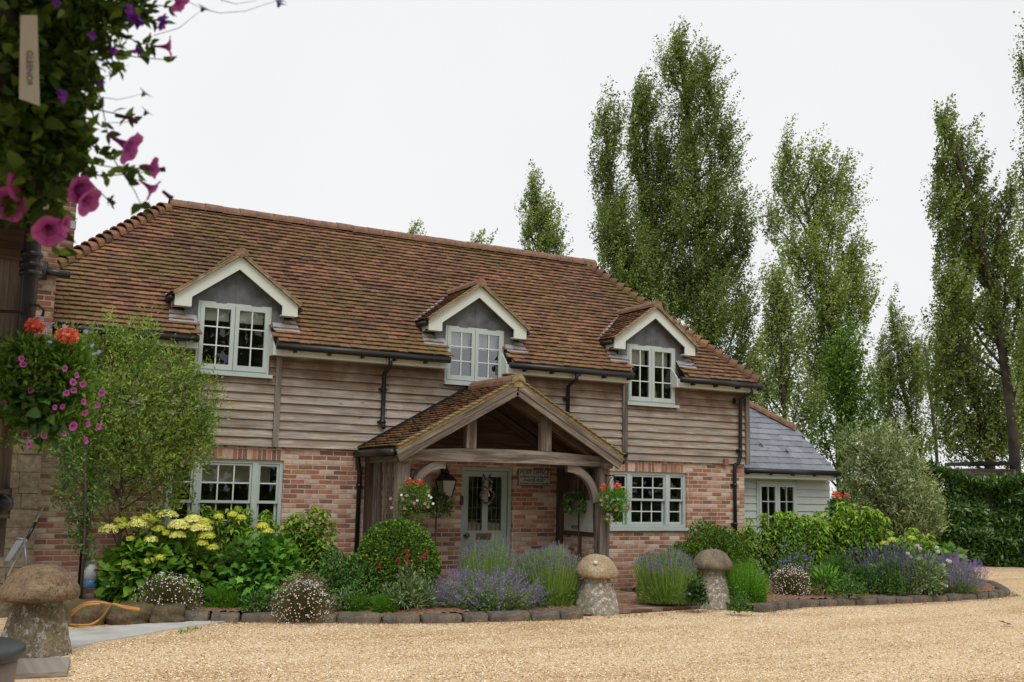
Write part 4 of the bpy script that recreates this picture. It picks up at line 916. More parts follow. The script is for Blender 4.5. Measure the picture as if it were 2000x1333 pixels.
# ================================================================== GROUND
def gravel_mat():
    m,n,b=NT('gravel'); co=objco(n)
    cols=[]
    v=N(n,'ShaderNodeTexVoronoi'); v.inputs['Scale'].default_value=62; n.links.new(co,v.inputs['Vector'])
    s=N(n,'ShaderNodeSeparateColor'); n.links.new(v.outputs['Color'],s.inputs[0])
    big=noise(n,0.55,4,co,0.6); mid=noise(n,3.5,4,co,0.6)
    f=math_(n,'ADD',s.outputs[0],math_(n,'MULTIPLY',math_(n,'SUBTRACT',big,.5),.6))
    c=ramp(n,f,[(0,(.22,.13,.065)),(.10,(.50,.32,.15)),(.28,(.76,.56,.335)),(.55,(.88,.70,.46)),(.8,(.94,.80,.58)),(1,(.96,.89,.73))])
    c=mixc(n,mrange(n,v.outputs['Distance'],0.35,0.7),c,mixc(n,1.0,c,(.62,.52,.40),'MULTIPLY'))
    trk=noise(n,1.0,3,scaled(n,co,(.22,1.5,1)),.6); c=mixc(n,mrange(n,mid,.35,.7,0,.30),c,mixc(n,1.0,c,(.78,.70,.60),'MULTIPLY')); c=mixc(n,mrange(n,trk,.46,.68,0,.7),c,mixc(n,1.0,c,(.72,.62,.50),'MULTIPLY'))
    n.links.new(c,b.inputs['Base Color']); b.inputs['Roughness'].default_value=.85; b.inputs['Specular IOR Level'].default_value=.2
    bump(n,b,math_(n,'SUBTRACT',1.0,v.outputs['Distance']),.9,.010); return m
M['gravel']=gravel_mat()
M['mulch']=sm('bark mulch',(.30,.18,.11),.95,.6,28,.1,.9,col2=(.055,.033,.022))
M['grass_far']=sm('rough grass',(.07,.10,.03),.95,.5,2,.1,.4)
def sheet(name,pts,z,mat,kind='structure',sub=0):
    me=bpy.data.meshes.new(name); v=[(float(p[0]),float(p[1]),z if len(p)<3 else float(p[2])) for p in pts]; me.from_pydata(v,[],[tuple(range(len(v)))]); me.materials.append(mat)
    a=sum(v[i][0]*v[(i+1)%len(v)][1]-v[(i+1)%len(v)][0]*v[i][1] for i in range(len(v)))
    if a<0: me.flip_normals()
    o=bpy.data.objects.new(name,me); COL.objects.link(o); tag(o,kind=kind); return o
sheet('ground',[(-300,-300),(500,-300),(500,600),(-300,600)],-.05,M['grass_far'])
# gravel drive: a gently uneven grid
def grid(name,x0,x1,y0,y1,step,zf,mat,clip=None):
    xs_=np.arange(x0,x1+step/2,step); ys=np.arange(y0,y1+step/2,step); X,Y=np.meshgrid(xs_,ys,indexing='ij'); Z=zf(X,Y)
    V=np.stack([X,Y,Z],-1).reshape(-1,3); ny=len(ys); I=np.arange(len(xs_)-1)[:,None]*ny+np.arange(ny-1)[None]
    F=np.stack([I,I+ny,I+ny+1,I+1],-1).reshape(-1,4)
    if clip is not None:
        C=V[F].mean(1); F=F[clip(C)]
    o=mk(name,V,F,mat,None,np.zeros(len(F))); me=o.data; me.polygons.foreach_set('use_smooth',[True]*len(F)); return tag(o,kind='structure')
def und(X,Y): return .003*np.sin(X*1.3+Y*.7)+.003*np.sin(Y*2.1-X*.4)+.002*np.sin(X*4.1+1)*np.sin(Y*3.3)
grid('gravel_drive',-30,60,-40,6,.25,und,M['gravel'])
# loose pebbles standing on the drive, where single stones can be seen
def pebbles():
    rs=np.random.RandomState(2); n=60000
    u=rs.rand(n); d=8.6+u**1.6*9.0; s=(rs.rand(n)-.5)*1.02
    P=CAMP[None,:2]+FWD[None,:2]*d[:,None]+RIGHT[None,:2]*(d*s)[:,None]
    ok=np.ones(n,bool)
    # keep off the concrete, the beds and the brick path
    front=np.interp(P[:,0],[-7.2,-6.9,-6.1,-5.25,-4.8,-4.0,-3.2,-2.3,-1.2,0,.7,2.4,2.7,4.1,5.6,7.4,8.8,9.8],[-5.8,-3.6,-3.0,-2.25,-1.95,-2.2,-2.75,-3.1,-3.28,-3.3,-3.0,-2.85,-3.6,-3.2,-3.3,-3.4,-3.3,-2.9])
    ok&=(P[:,1]<front-.02)&(P[:,0]>-7.1)
    P=P[ok]; n=len(P)
    Z=und(P[:,0],P[:,1]); r=.005+.007*rs.rand(n)
    base=np.array([[1,0,0],[0,1,0],[-1,0,0],[0,-1,0],[0,0,.75],[0,0,-.3]],float); Fb=np.array([[0,1,4],[1,2,4],[2,3,4],[3,0,4]])
    an=rs.rand(n)*6.28; el=.7+.6*rs.rand(n)
    V=base[None]*r[:,None,None]; V=V*np.stack([el,1/el,np.ones(n)],1)[:,None,:]; V=V+rs.normal(size=V.shape)*r[:,None,None]*.15
    c,s_=np.cos(an)[:,None],np.sin(an)[:,None]; X=V[...,0]*c-V[...,1]*s_; Y=V[...,0]*s_+V[...,1]*c
    V=np.stack([X+P[:,:1],Y+P[:,1:2],V[...,2]+Z[:,None]+.003],-1)
    F=(Fb[None]+np.arange(n)[:,None,None]*6).reshape(-1,3)
    m,nn,b=NT('pebble'); c_=ramp(nn,attr(nn),[(0,(.10,.06,.035)),(.12,(.42,.26,.13)),(.4,(.76,.55,.30)),(.75,(.90,.71,.45)),(1,(.94,.87,.74))]); nn.links.new(c_,b.inputs['Base Color']); b.inputs['Roughness'].default_value=.8
    o=mk('gravel_pebbles',V.reshape(-1,3),F,m,None,np.repeat(rs.rand(n),4)); tag(o,'loose honey coloured pebbles scattered over the gravel drive','gravel',kind='stuff')
pebbles()
# beds
bedL=[(-7.04,-.55),(-6.55,-1.35),(-5.45,-1.52),(-4.04,-2.0),(-3.2,-2.5),(-2.28,-2.85),(-1.2,-3.0),(-.05,-3.05),(.15,-2.4),(-.1,-1.7),(-.9,-1.5),(-2.4,-1.6),(-2.4,.02),(-7.04,.02)]
def bed(name,pts,z,seed):
    # mounded mulch surface
    P=np.array(pts); x0,y0=P.min(0); x1,y1=P.max(0)
    def inside(C):
        x,y=C[:,0],C[:,1]; r=np.zeros(len(C),bool); k=len(P)
        for i in range(k):
            a=P[i];b_=P[(i+1)%k]; cond=((a[1]>y)!=(b_[1]>y)); xi=(b_[0]-a[0])*(y-a[1])/(b_[1]-a[1]+1e-12)+a[0]; r^=cond&(x<xi)
        return r
    rs=np.random.RandomState(seed)
    return grid(name,x0,x1,y0,y1,.06,lambda X,Y: z+.02*np.sin(X*3+Y*2)+.012*rs.normal(size=X.shape),M['mulch'],inside)
bed('soil_bed',bedL,.10,1)
bedR=[(2.62,-3.3),(2.9,-3.42),(4.12,-2.96),(5.6,-3.06),(7.4,-3.14),(8.75,-3.05),(9.6,-2.6),(10.45,-1.85),(11.1,-1.1),(11.3,.6),(5.75,.6),(5.75,.02),(3.05,.02),(2.75,-.4)]
bed('soil_bed',bedR,.09,2)
sheet('brick_path',[(.10,-3.02),(2.55,-2.78),(2.95,-.1),(1.5,.02),(-2.4,.02),(-2.2,-1.7),(-.6,-1.8)],.025,None)
def path_mat():
    m=brick_mat('brick path',pale=-.3,bw=.22,bh=.075); n=m.node_tree
    # lay the bond flat: feed (x, 0, y)
    tc=[x for x in n.nodes if x.type=='TEX_COORD'][0]; sp=N(n,'ShaderNodeSeparateXYZ'); cb=N(n,'ShaderNodeCombineXYZ')
    links=[l for l in n.links if l.from_node==tc]; n.links.new(tc.outputs['Object'],sp.inputs[0]); n.links.new(sp.outputs[0],cb.inputs[0]); n.links.new(sp.outputs[1],cb.inputs[2])
    for l in links: n.links.new(cb.outputs[0],l.to_socket)
    return m
bpy.data.objects['brick_path'].data.materials.clear(); bpy.data.objects['brick_path'].data.materials.append(path_mat())
m=MB(); x=.45; 
while x<2.5: m.box((x,-3.03+(x-.1)*.1,-.02),(x+.215,-2.93+(x-.1)*.1,.045)); x+=.225
o=m.build('brick_path_edge',M['brick_dark'],None,.006); tag(o,kind='structure')
conc=[G(*p)[:2] for p in ((100,1236),(300,1219),(455,1212.5),(430,1218),(380,1224),(320,1233),(260,1245),(190,1256),(140,1268),(100,1275))]
def slab(name,pts,z,mat):
    a=sum(pts[i][0]*pts[(i+1)%len(pts)][1]-pts[(i+1)%len(pts)][0]*pts[i][1] for i in range(len(pts)))
    if a<0: pts=pts[::-1]
    o=MB().poly([(p[0],p[1],z) for p in pts],.08,(0,0,1)).build(name,mat,None); return tag(o,kind='structure')
slab('concrete_path',conc,.014,M['concrete'])
slab('concrete_path',[G(*p)[:2] for p in ((-200,1236),(99,1236),(99,1275),(128,1292),(-200,1300))],.012,M['flag'])
# ------------------------------------------------ kerb stones
kn=0
def kerb(path,lens,h,d,mat,labels,group,seed,name='edging_stone'):
    rs=random.Random(seed); P=[np.array(p,float) for p in path]; segl=[np.linalg.norm(P[i+1]-P[i]) for i in range(len(P)-1)]; tot=sum(segl)
    def at(s):
        for i,L in enumerate(segl):
            if s<=L or i==len(segl)-1: return P[i]+(P[i+1]-P[i])*min(s/L,1.0)
            s-=L
    s=0;i=0
    while s<tot-.1:
        L=rs.uniform(*lens); a=at(s+.006); b_=at(min(s+L,tot)-.006); t=b_-a; ln=np.linalg.norm(t); t/=ln; nrm=np.array([-t[1],t[0]])
        k=6; vs=[];hh=h*rs.uniform(.86,1.1)
        bm=bpy.data.meshes.new(name)
        m=MB(); c=(a+b_)/2; dd=d*rs.uniform(.9,1.1)
        nx,ny,nz=5,3,3; pts={};V=[];F=[]
        def pt(i_,j_,k_):
            key=(i_,j_,k_)
            if key not in pts:
                u,v_,w_=i_/nx-.5,j_/ny-.5,k_/nz
                ru=1-.06*(abs(v_)>.4)-.05*(w_>.9); rv=1-.10*(abs(u)>.4)-.16*(w_>.9)
                p=c+t*u*ln*ru+nrm*v_*dd*rv; z=-.04+(hh+.04)*w_-(.010 if (w_>.9 and (abs(u)>.4 or abs(v_)>.4)) else 0)
                pts[key]=len(V); V.append((p[0]+rs.uniform(-.006,.006),p[1]+rs.uniform(-.006,.006),z+rs.uniform(-.006,.006)))
            return pts[key]
        for i_ in range(nx):
            for j_ in range(ny): F.append((pt(i_,j_,nz),pt(i_+1,j_,nz),pt(i_+1,j_+1,nz),pt(i_,j_+1,nz)))
            for k_ in range(nz):
                F.append((pt(i_,0,k_),pt(i_+1,0,k_),pt(i_+1,0,k_+1),pt(i_,0,k_+1))); F.append((pt(i_+1,ny,k_),pt(i_,ny,k_),pt(i_,ny,k_+1),pt(i_+1,ny,k_+1)))
        for j_ in range(ny):
            for k_ in range(nz):
                F.append((pt(0,j_+1,k_),pt(0,j_,k_),pt(0,j_,k_+1),pt(0,j_+1,k_+1))); F.append((pt(nx,j_,k_),pt(nx,j_+1,k_),pt(nx,j_+1,k_+1),pt(nx,j_,k_+1)))
        m.add(V,F,rs.random()); o=m.build(name,mat,None,.012); top(o,(c[0],c[1],0)); ORD='first second third fourth fifth sixth seventh eighth ninth tenth eleventh twelfth thirteenth fourteenth fifteenth sixteenth seventeenth eighteenth nineteenth twentieth twenty-first twenty-second twenty-third twenty-fourth twenty-fifth twenty-sixth twenty-seventh twenty-eighth twenty-ninth thirtieth'.split()
        tag(o,labels%ORD[i],'edging stone',group); s+=L;i+=1
kl=[(-5.35,-1.66),(-4.04,-2.12),(-3.236,-2.64),(-2.284,-2.97),(-1.2,-3.12),(-.10,-3.15)]
kerb(kl,(.36,.64),.125,.22,M['kerb'],'grey kerb block of the left flower bed, %s counted from the rockery','stone edging of the left flower bed',1)
kr=[(2.86,-3.50),(4.12,-3.07),(5.63,-3.17),(7.43,-3.25),(8.8,-3.14),(9.5,-2.88),(10.05,-2.4),(10.6,-1.85),(11.2,-1.15),(11.35,-.4)]
kerb(kr,(.30,.52),.12,.20,M['kerb'],'dark kerb sett of the right flower bed, %s counted from the staddle stone','stone edging of the right flower bed',2)
kerb([(2.55,-2.72),(2.70,-1.6),(2.82,-.45),(2.7,-.12)],(.3,.5),.09,.12,M['rubble'],'low mossy edging stone of the brick path, %s counted from the gravel','stone edging of the brick path',3)
# rough rockery blocks at the left
blk=[(-6.55,-1.55,.60,.40,.33,'mossy rough sandstone block behind the near staddle stone'),(-5.98,-1.62,.55,.38,.27,'brown rough block in the rockery under the orange hose'),(-5.52,-1.72,.42,.36,.24,'small rough block where rockery meets the kerb'),(-6.75,-.95,.5,.5,.36,'mossy shelf stone below the plastic bottle')]
from mathutils import noise as mn
def rock(name,c,sx,sy,sz,mat,seed,sub=4,lump=.16,flat=.0):
    bm=bpy.data.meshes.new(name); import bmesh
    b=bmesh.new(); bmesh.ops.create_icosphere(b,subdivisions=sub,radius=1.0)
    for v in b.verts:
        p=v.co.copy(); q=max(abs(p.x),abs(p.y),abs(p.z)); box=p/q; p=p.lerp(box,.55)
        nz=mn.noise(p*1.3+Vector((seed*7.1,seed,0))); n2=mn.noise(p*4+Vector((seed,3,seed*2)))
        p*=1+lump*nz*1.6+lump*.35*n2
        v.co=Vector((p.x*sx/2,p.y*sy/2,p.z*sz/2))
    b.to_mesh(bm); b.free(); bm.polygons.foreach_set('use_smooth',[True]*len(bm.polygons)); bm.materials.append(mat)
    o=bpy.data.objects.new(name,bm); COL.objects.link(o); o.location=c; return o
for i,(x,y,sx,sy,sz,lab) in enumerate(blk):
    o=rock('rockery_block',(x,y,sz*.36),sx*1.1,sy*1.1,sz*1.15,M['rubble'],i+3); tag(o,lab,'rock')
p=G(822,1188,.1); o=rock('boulder',(p[0],p[1]+.05,.17),.44,.26,.17,M['boulder'],11,4,.12); o.rotation_euler=(0,-.12,.2); tag(o,'smooth brown boulder lying on the mulch between lavender and kerb','boulder')
p=WY(880,1010+155,-1.9); 
p=G(857,1162,.1); o=rock('boulder',(p[0]+.3,p[1]+.3,.2),.25,.2,.2,M['staddle_leg'],12,3,.12); tag(o,'small pale stone among catmint below the round box bush','boulder')
# ------------------------------------------------ staddle stones
def staddle(px,pyb,wcap,hh,capm,legm,label,seed,base_w,square=False,dome=.55,loc=None):
    P=G(px,pyb,0) if loc is None else np.array(loc,float); rs=random.Random(seed)
    t=empty('staddle_stone',(P[0],P[1],0),label,'staddle stone','mushroom shaped staddle stones')
    import bmesh
    def lump(mb_name,prof,seg,mat,sq,amp,rot=.0,tilt=0):
        prof2=[]
        for i in range(len(prof)-1):
            prof2+=[tuple(np.array(prof[i])*(1-j/3)+np.array(prof[i+1])*j/3) for j in range(3)]
        m=MB(); m.lathe(prof2+[prof[-1]],(0,0,0),seg*2,sq=sq,rot=rot)
        V=[]
        for v in m.v:
            p=Vector(v); n1=mn.noise(p*2.6+Vector((seed*3.3,0,0))); n2=mn.noise(p*9+Vector((0,seed,0))); n3=mn.noise(p*24+Vector((0,seed,5)))
            n4=mn.noise(p*55+Vector((seed,9,5))); k=1+amp*(n1*.9+n2*.45+n3*.28+n4*.14); V.append((P[0]+p.x*k,P[1]+p.y*k,p.z+amp*.25*n2*wcap+tilt*p.x))
        m.v=V; return m.build(mb_name,mat,t)
    r=wcap/2; hc=hh*dome; z0=hh-hc
    prof=[(r*.55,z0),(r*.86,z0+.003),(r*.96,z0+hc*.06),(r*1.0,z0+hc*.16),(r*.995,z0+hc*.29),(r*.94,z0+hc*.41),(r*.81,z0+hc*.60),(r*.67,z0+hc*.77),(r*.54,z0+hc*.88),(r*.40,z0+hc*.95),(r*.24,z0+hc*.985),(r*.08,z0+hc)]
    lump('cap',[(r*.05,z0)]+prof,48,capm,.0,.07,tilt=(-.05 if seed==2 else .02))
    bw=base_w/2; lz=z0+.02
    bt=.60
    lp=[(bw*.98,-.05),(bw,.02),(bw*.97,lz*.15),(bw*.90,lz*.35),(bw*.82,lz*.52),(bw*.70,lz*.72),(bw*.60,lz*.88),(bw*.56,lz)]
    if square: lp=[(bw*1.0,-.05),(bw*.985,lz*.1),(bw*.92,lz*.3),(bw*.83,lz*.52),(bw*.73,lz*.75),(bw*.64,lz)]
    lump('leg',lp,40,legm,.62 if square else .35,.05,rot=.5 if square else .2)
    return t
# distances: px per metre at each stone
s1=G(42,1289,0); d1=depth(s1)
staddle(0,0,.80,.91,M['staddle_near'],M['staddle_near_leg'],'large mossy staddle stone standing on paving in front of the stone wing',1,.58,True,.39,loc=tuple(s1+FWD*.28))
s2=G(1168,1203,0); staddle(0,0,.62,.86,M['staddle_gold'],M['staddle_leg'],'golden staddle stone with a white spot beside the end of left kerb',2,.60,False,.40,loc=tuple(s2+FWD*.28))
sp=MB(); c_=np.array([s2[0]-.035,s2[1]+.25-.13,.80])
P_=HD(1163,1098,depth(s2)+.12); sp.lathe([(.028,-.03),(.030,.0),(.018,.012),(.003,.014)],P_,12,jit=.3); tt=[o for o in bpy.data.objects if o.name.startswith('staddle_stone') and 'golden' in o.get('label','')][0]; sp.build('white_patch',M['bars'],tt)
s3=G(1398,1192,0); staddle(0,0,.64,.91,M['staddle_cap_dark'],M['staddle_leg'],'dark capped staddle stone standing by the ivy between path and right bed',3,.56,False,.34,loc=tuple(s3+FWD*.28))

# leaf and bark litter gathered along the kerbs and the path
def litter():
    rs=np.random.RandomState(31); P=[]
    for path in (kl,kr,[(.2,-3.1),(2.5,-2.9)]):
        a=np.array(path); 
        for i in range(len(a)-1):
            k=int(90*np.linalg.norm(a[i+1]-a[i])); t=rs.rand(k)[:,None]; q=a[i]+(a[i+1]-a[i])*t; P.append(np.concatenate([q+np.stack([rs.normal(size=k)*.03,-.13-np.abs(rs.normal(size=k))*.10],1),np.full((k,1),.012)],1))
    k=900; u=rs.rand(k,1); a=np.array([-6,-1.4]); P.append(np.stack([rs.uniform(-6,10,k),np.zeros(k),np.full(k,.13)],1)); P[-1][:,1]=np.interp(P[-1][:,0],[-6,-4,-1.2,.3,2.6,4,9,10],[-1.2,-1.8,-2.8,-2.8,-3.1,-2.7,-2.7,-2.2])+rs.rand(k)*.7
    P[-1][:,2]=.125; P=np.concatenate(P); n=len(P)
    v,f=leaves(P,rdir(n,rs)*np.array([1,1,.3]),rdir(n,rs)*.4+np.array([0,0,1.]),.028*(.5+rs.rand(n)),.018,rs,.1)
    o=mk('leaf_litter',v,f,petal_mat('dry litter',(.09,.05,.03),(.36,.22,.13),.05),None,rs.rand(n)); tag(o,'dry leaves and bark bits lying along the kerbs','litter',kind='stuff')
litter()
# ================================================================== PLANTS
def frame_box(px0,py0,px1,py1,zb=.10,thick=.85,front=None):
    """place of a plant whose foot shows at py1: returns centre, radii, height"""
    pc=(px0+px1)/2; F=G(pc,py1,zb) if front is None else np.array(front,float)
    r=(px1-px0)/2*depth(F)/FPX; C=F+FWD*r*thick; dc=depth(C); r=(px1-px0)/2*dc/FPX
    C2=HD(pc,py1,dc); C=np.array([C2[0],C2[1],zb]); top_=HD(pc,py0,dc)[2]
    return C,r,top_-zb,dc
def keep_out(P,y=-.09):
    P[:,1]=np.where(P[:,1]>y,y-np.random.RandomState(1).rand(len(P))*.15,P[:,1]); return P
def clampfo(fo,y=-.06):
    for g in fo.g.values():
        for v in g[0]: v[:,1]=np.minimum(v[:,1],y+.04*np.sin(v[:,0]*40))
def plant(name,label,cat,C,group=None): return empty(name,C,label,cat,group)
def shrub(name,label,cat,bb,mat,n,L,W,seed,zb=.10,shape='rhomb',shell=.5,lump=.22,up=.3,spread=.8,fold=.15,thick=.85,group=None,wall=True,ytop=None,drop=0.,stems=6,front=None):
    rs=np.random.RandomState(seed); C,r,h,dc=frame_box(*bb,zb=zb,thick=thick,front=front); t=plant(name,label,cat,C,group)
    fo=FO()
    if lump<.3: bush(fo,C+np.array([0,0,h*.44]),(r*.86,r*.8,h*.54),n,L,W,rs,shell,lump,up,shape,fold,0,1,spread,drop)
    else:
        for i in range(6):                                  # several unequal mounds grown into one another
            u=(i/5*2-1)*.55+rs.uniform(-.12,.12); hk=(1-.3*abs(u))*(1.0 if i==2 else rs.uniform(.66,.95)); v_=rs.uniform(-.35,.35)
            bush(fo,C+RIGHT*u*r+FWD*v_*r+np.array([0,0,h*hk*.44]),(r*.46,r*.46,h*hk*.55),n//5,L,W,rs,shell,lump,up,shape,fold,0,1,spread,drop)
    bush(fo,C+np.array([0,0,h*.22]),(r*.80,r*.74,h*.24),n//4,L,W,rs,.6,lump,.0,shape,fold,0,.8,spread,drop)
    if wall: clampfo(fo)
    fo.build('foliage',mat,t)
    m=MB()
    for i in range(stems):
        a=rs.rand()*6.28; e=np.array([math.cos(a)*r*.5,math.sin(a)*r*.5,h*.7]); 
        if wall: e[1]=min(e[1],-.1-C[1])
        m.tube([C+e*.02,C+e*.5+np.array([0,0,.05*h]),C+e],[.010,.007,.004],5)
    m.build('stems',M['twig'],t)
    return t,C,r,h,dc
def discs(fo,P,size,rs,per=6,face=None):
    """little many-petalled daisies"""
    n=len(P); Nn=unit(rdir(n,rs)*.5+(face if face is not None else np.array([-.35,-.8,.6])))
    a=unit(np.cross(Nn,rdir(n,rs))); b=np.cross(Nn,a); V=[]
    for k in range(per):
        an=2*math.pi*k/per; V.append(P+(a*math.cos(an)+b*math.sin(an))*(size*.5*(.85+.3*rs.rand(n)))[:,None])
    V=np.stack(V,1).reshape(-1,3); fo.add(V,np.arange(n*per).reshape(n,per),rs.rand(n))
def stalk_bush(name,label,cat,bb,n,mat_s,mat_f,seed,zb=.10,flower=.22,spike=.06,per=10,psize=.011,base=.35,w=.006,lean=(0,0),fan=1.0,top_jit=.12,fl_from=.0,thick=.85,group=None,leafy=0,leafmat=None,prad=.010,bend=.12,wall=True):
    rs=np.random.RandomState(seed); C,r,h,dc=frame_box(*bb,zb=zb,thick=thick); t=plant(name,label,cat,C,group)
    a=rs.rand(n)*6.283; q=np.sqrt(rs.rand(n)); d=np.stack([np.cos(a)*q,np.sin(a)*q],1)
    P0=np.stack([C[0]+d[:,0]*r*base,C[1]+d[:,1]*r*base,np.full(n,zb)],1)
    hh=h*(1-.32*q**2)*(1-top_jit*rs.rand(n))
    P1=np.stack([C[0]+d[:,0]*r*.92*fan+lean[0]*r+rs.normal(size=n)*.04,C[1]+d[:,1]*r*.85*fan+lean[1]*r+rs.normal(size=n)*.04,zb+hh*(1+.10*np.sin(d[:,0]*5+seed)*np.cos(d[:,1]*4+seed))],1)
    if wall: P1[:,1]=np.minimum(P1[:,1],-.08)
    fo=FO(); stalks(fo,P0,P1,w,rs,3,bend)
    # lower greenery
    m=int(n*1.2); s=rs.rand(m); j=rs.randint(0,n,m); Pm=P0[j]+(P1-P0)[j]*(s*.55)[:,None]+rs.normal(size=(m,3))*.02; v,f=leaves(Pm,unit((P1-P0)[j]+rdir(m,rs)*.3),rdir(m,rs),.055,.007,rs); fo.add(v,f,rs.rand(m))
    if leafy: 
        Pm=P0[rs.randint(0,n,leafy)]; j=rs.randint(0,n,leafy); s=rs.rand(leafy)**.8; Pm=P0[j]+(P1-P0)[j]*(s*.85)[:,None]+rs.normal(size=(leafy,3))*.02
        v,f=leaves(Pm,rdir(leafy,rs)+np.array([0,0,.4]),rdir(leafy,rs)+np.array([0,0,.6]),.03,.018,rs); fo.add(v,f,rs.rand(leafy))
    m=int(n*.9); a2=rs.rand(m)*6.283; q2=np.sqrt(rs.rand(m)); Pk=np.stack([C[0]+np.cos(a2)*q2*r*.82,C[1]+np.sin(a2)*q2*r*.75,zb-.05+rs.rand(m)*h*.32],1); Dk=np.stack([np.cos(a2)*.7,np.sin(a2)*.7,np.full(m,.6)],1)+rdir(m,rs)*.5; v,f=leaves(Pk,Dk,rdir(m,rs),.07,.010,rs); fo.add(v,f,rs.rand(m)*.8)
    if wall: clampfo(fo)
    fo.build('stalks',leafmat or mat_s,t)
    sel=rs.rand(n)<flower if flower<1 else np.ones(n,bool); k=sel.sum()
    if k and mat_f is not None:
        fo=FO(); A=unit((P1-P0)[sel]+rs.normal(size=(k,3))*.05); florets(fo,P1[sel]+A*spike*.3,A,spike,prad,per,psize,rs); 
        if wall: clampfo(fo,-.02)
        fo.build('flower_spikes',mat_f,t)
    return t
# ---- large box ball
shrub('box_bush','round clipped dark green box bush in front of the porch post','bush',(684,1003,866,1187),M['box'],30000,.038,.026,11,shell=.80,lump=.10,up=.3,spread=.85,thick=.30)
# ---- hydrangea with flat yellow flower heads
def hydrangea(name,label,bb,heads,seed,n=1500,zb=.12,hs=.16,group=None):
    rs=np.random.RandomState(seed); C,r,h,dc=frame_box(*bb,zb=zb,thick=.6); C[1]=min(C[1],-.55); t=plant(name,label,'hydrangea',C,group)
    fo=FO(); bush(fo,C+np.array([0,0,h*.35]),(r*.92,r*.62,h*.60),n,.155,.12,rs,.45,.18,.15,'broad',.10,0,1,.7,.35); clampfo(fo); fo.build('foliage',M['hyd'],t)
    m=MB()
    for (px,py,wpx,lime) in heads:
        off=min(max((px-(bb[0]+bb[2])/2)/((bb[2]-bb[0])/2),-1),1); vy=(bb[3]-py)/(bb[3]-bb[1])
        dd=dc-r*.62*math.sqrt(max(0,1-off*off*.8))*(1-.55*vy)
        P=HD(px,py,dd); R=wpx/2*dd/FPX*.86
        nn=int(260+2600*R); d=rdir(nn,rs); d[:,2]=np.abs(d[:,2])*1.0-.15; PP=P+d*np.array([R,R,R*.62])*(.88+.16*rs.rand(nn))[:,None]
        f=FO(); v,q=leaves(PP,unit(np.cross(d,rdir(nn,rs))+d*.3),d+rdir(nn,rs)*.35,.026,.024,rs,.1); f.add(v,q,rs.rand(nn)); f.build('flower_head',M['hydgreen' if lime else 'hydflower'],t)
        m.tube([C+(P-C)*.2,C+(P-C)*.7+np.array([0,0,-.02]),P+np.array([0,0,.01])],[.006,.005,.004],5)
    m.build('stems',M['twig'],t); return t
hydrangea('hydrangea','broad hydrangea with flat yellow flower heads below the left sash window',(192,1045,432,1189),
 [(216,1036,52,0),(242,1029,34,1),(274,1026,54,0),(236,1017,28,1),(265,1014,18,1),(290,1012,34,1),(303,1016,32,1),(327,1007,44,0),(310,1034,26,1),(352,1028,54,0),(378,1016,40,0),(398,1021,34,1),(392,1033,50,0),(347,1047,34,0),(296,1055,28,0),(404,1048,36,1),(396,1062,24,1),(415,1070,22,1),(313,1091,24,1),(293,1097,28,1),(252,1108,30,0),(256,1053,18,1),(325,1042,16,1),(226,1140,18,1),(428,1010,20,1),(455,1006,22,1),(471,1012,20,1),(513,1029,28,1),(523,1038,22,1)],21,2300)
# ---- lobed-leaf shrub
def layered(name,label,cat,bb,mat,n,L,W,seed,shape='lobed',drop=.3,zb=.1,stemh=None,group=None,wall=True,thick=.6,yc=None):
    return shrub(name,label,cat,bb,mat,n,L,W,seed,zb,shape,.55,.22,.1,.55,.08,thick,group,wall,drop=drop)
layered('lobed_leaf_shrub','bright green lobed leaf shrub spreading in front of the left window','shrub',(408,1058,612,1188),M['maple'],1500,.13,.125,22)
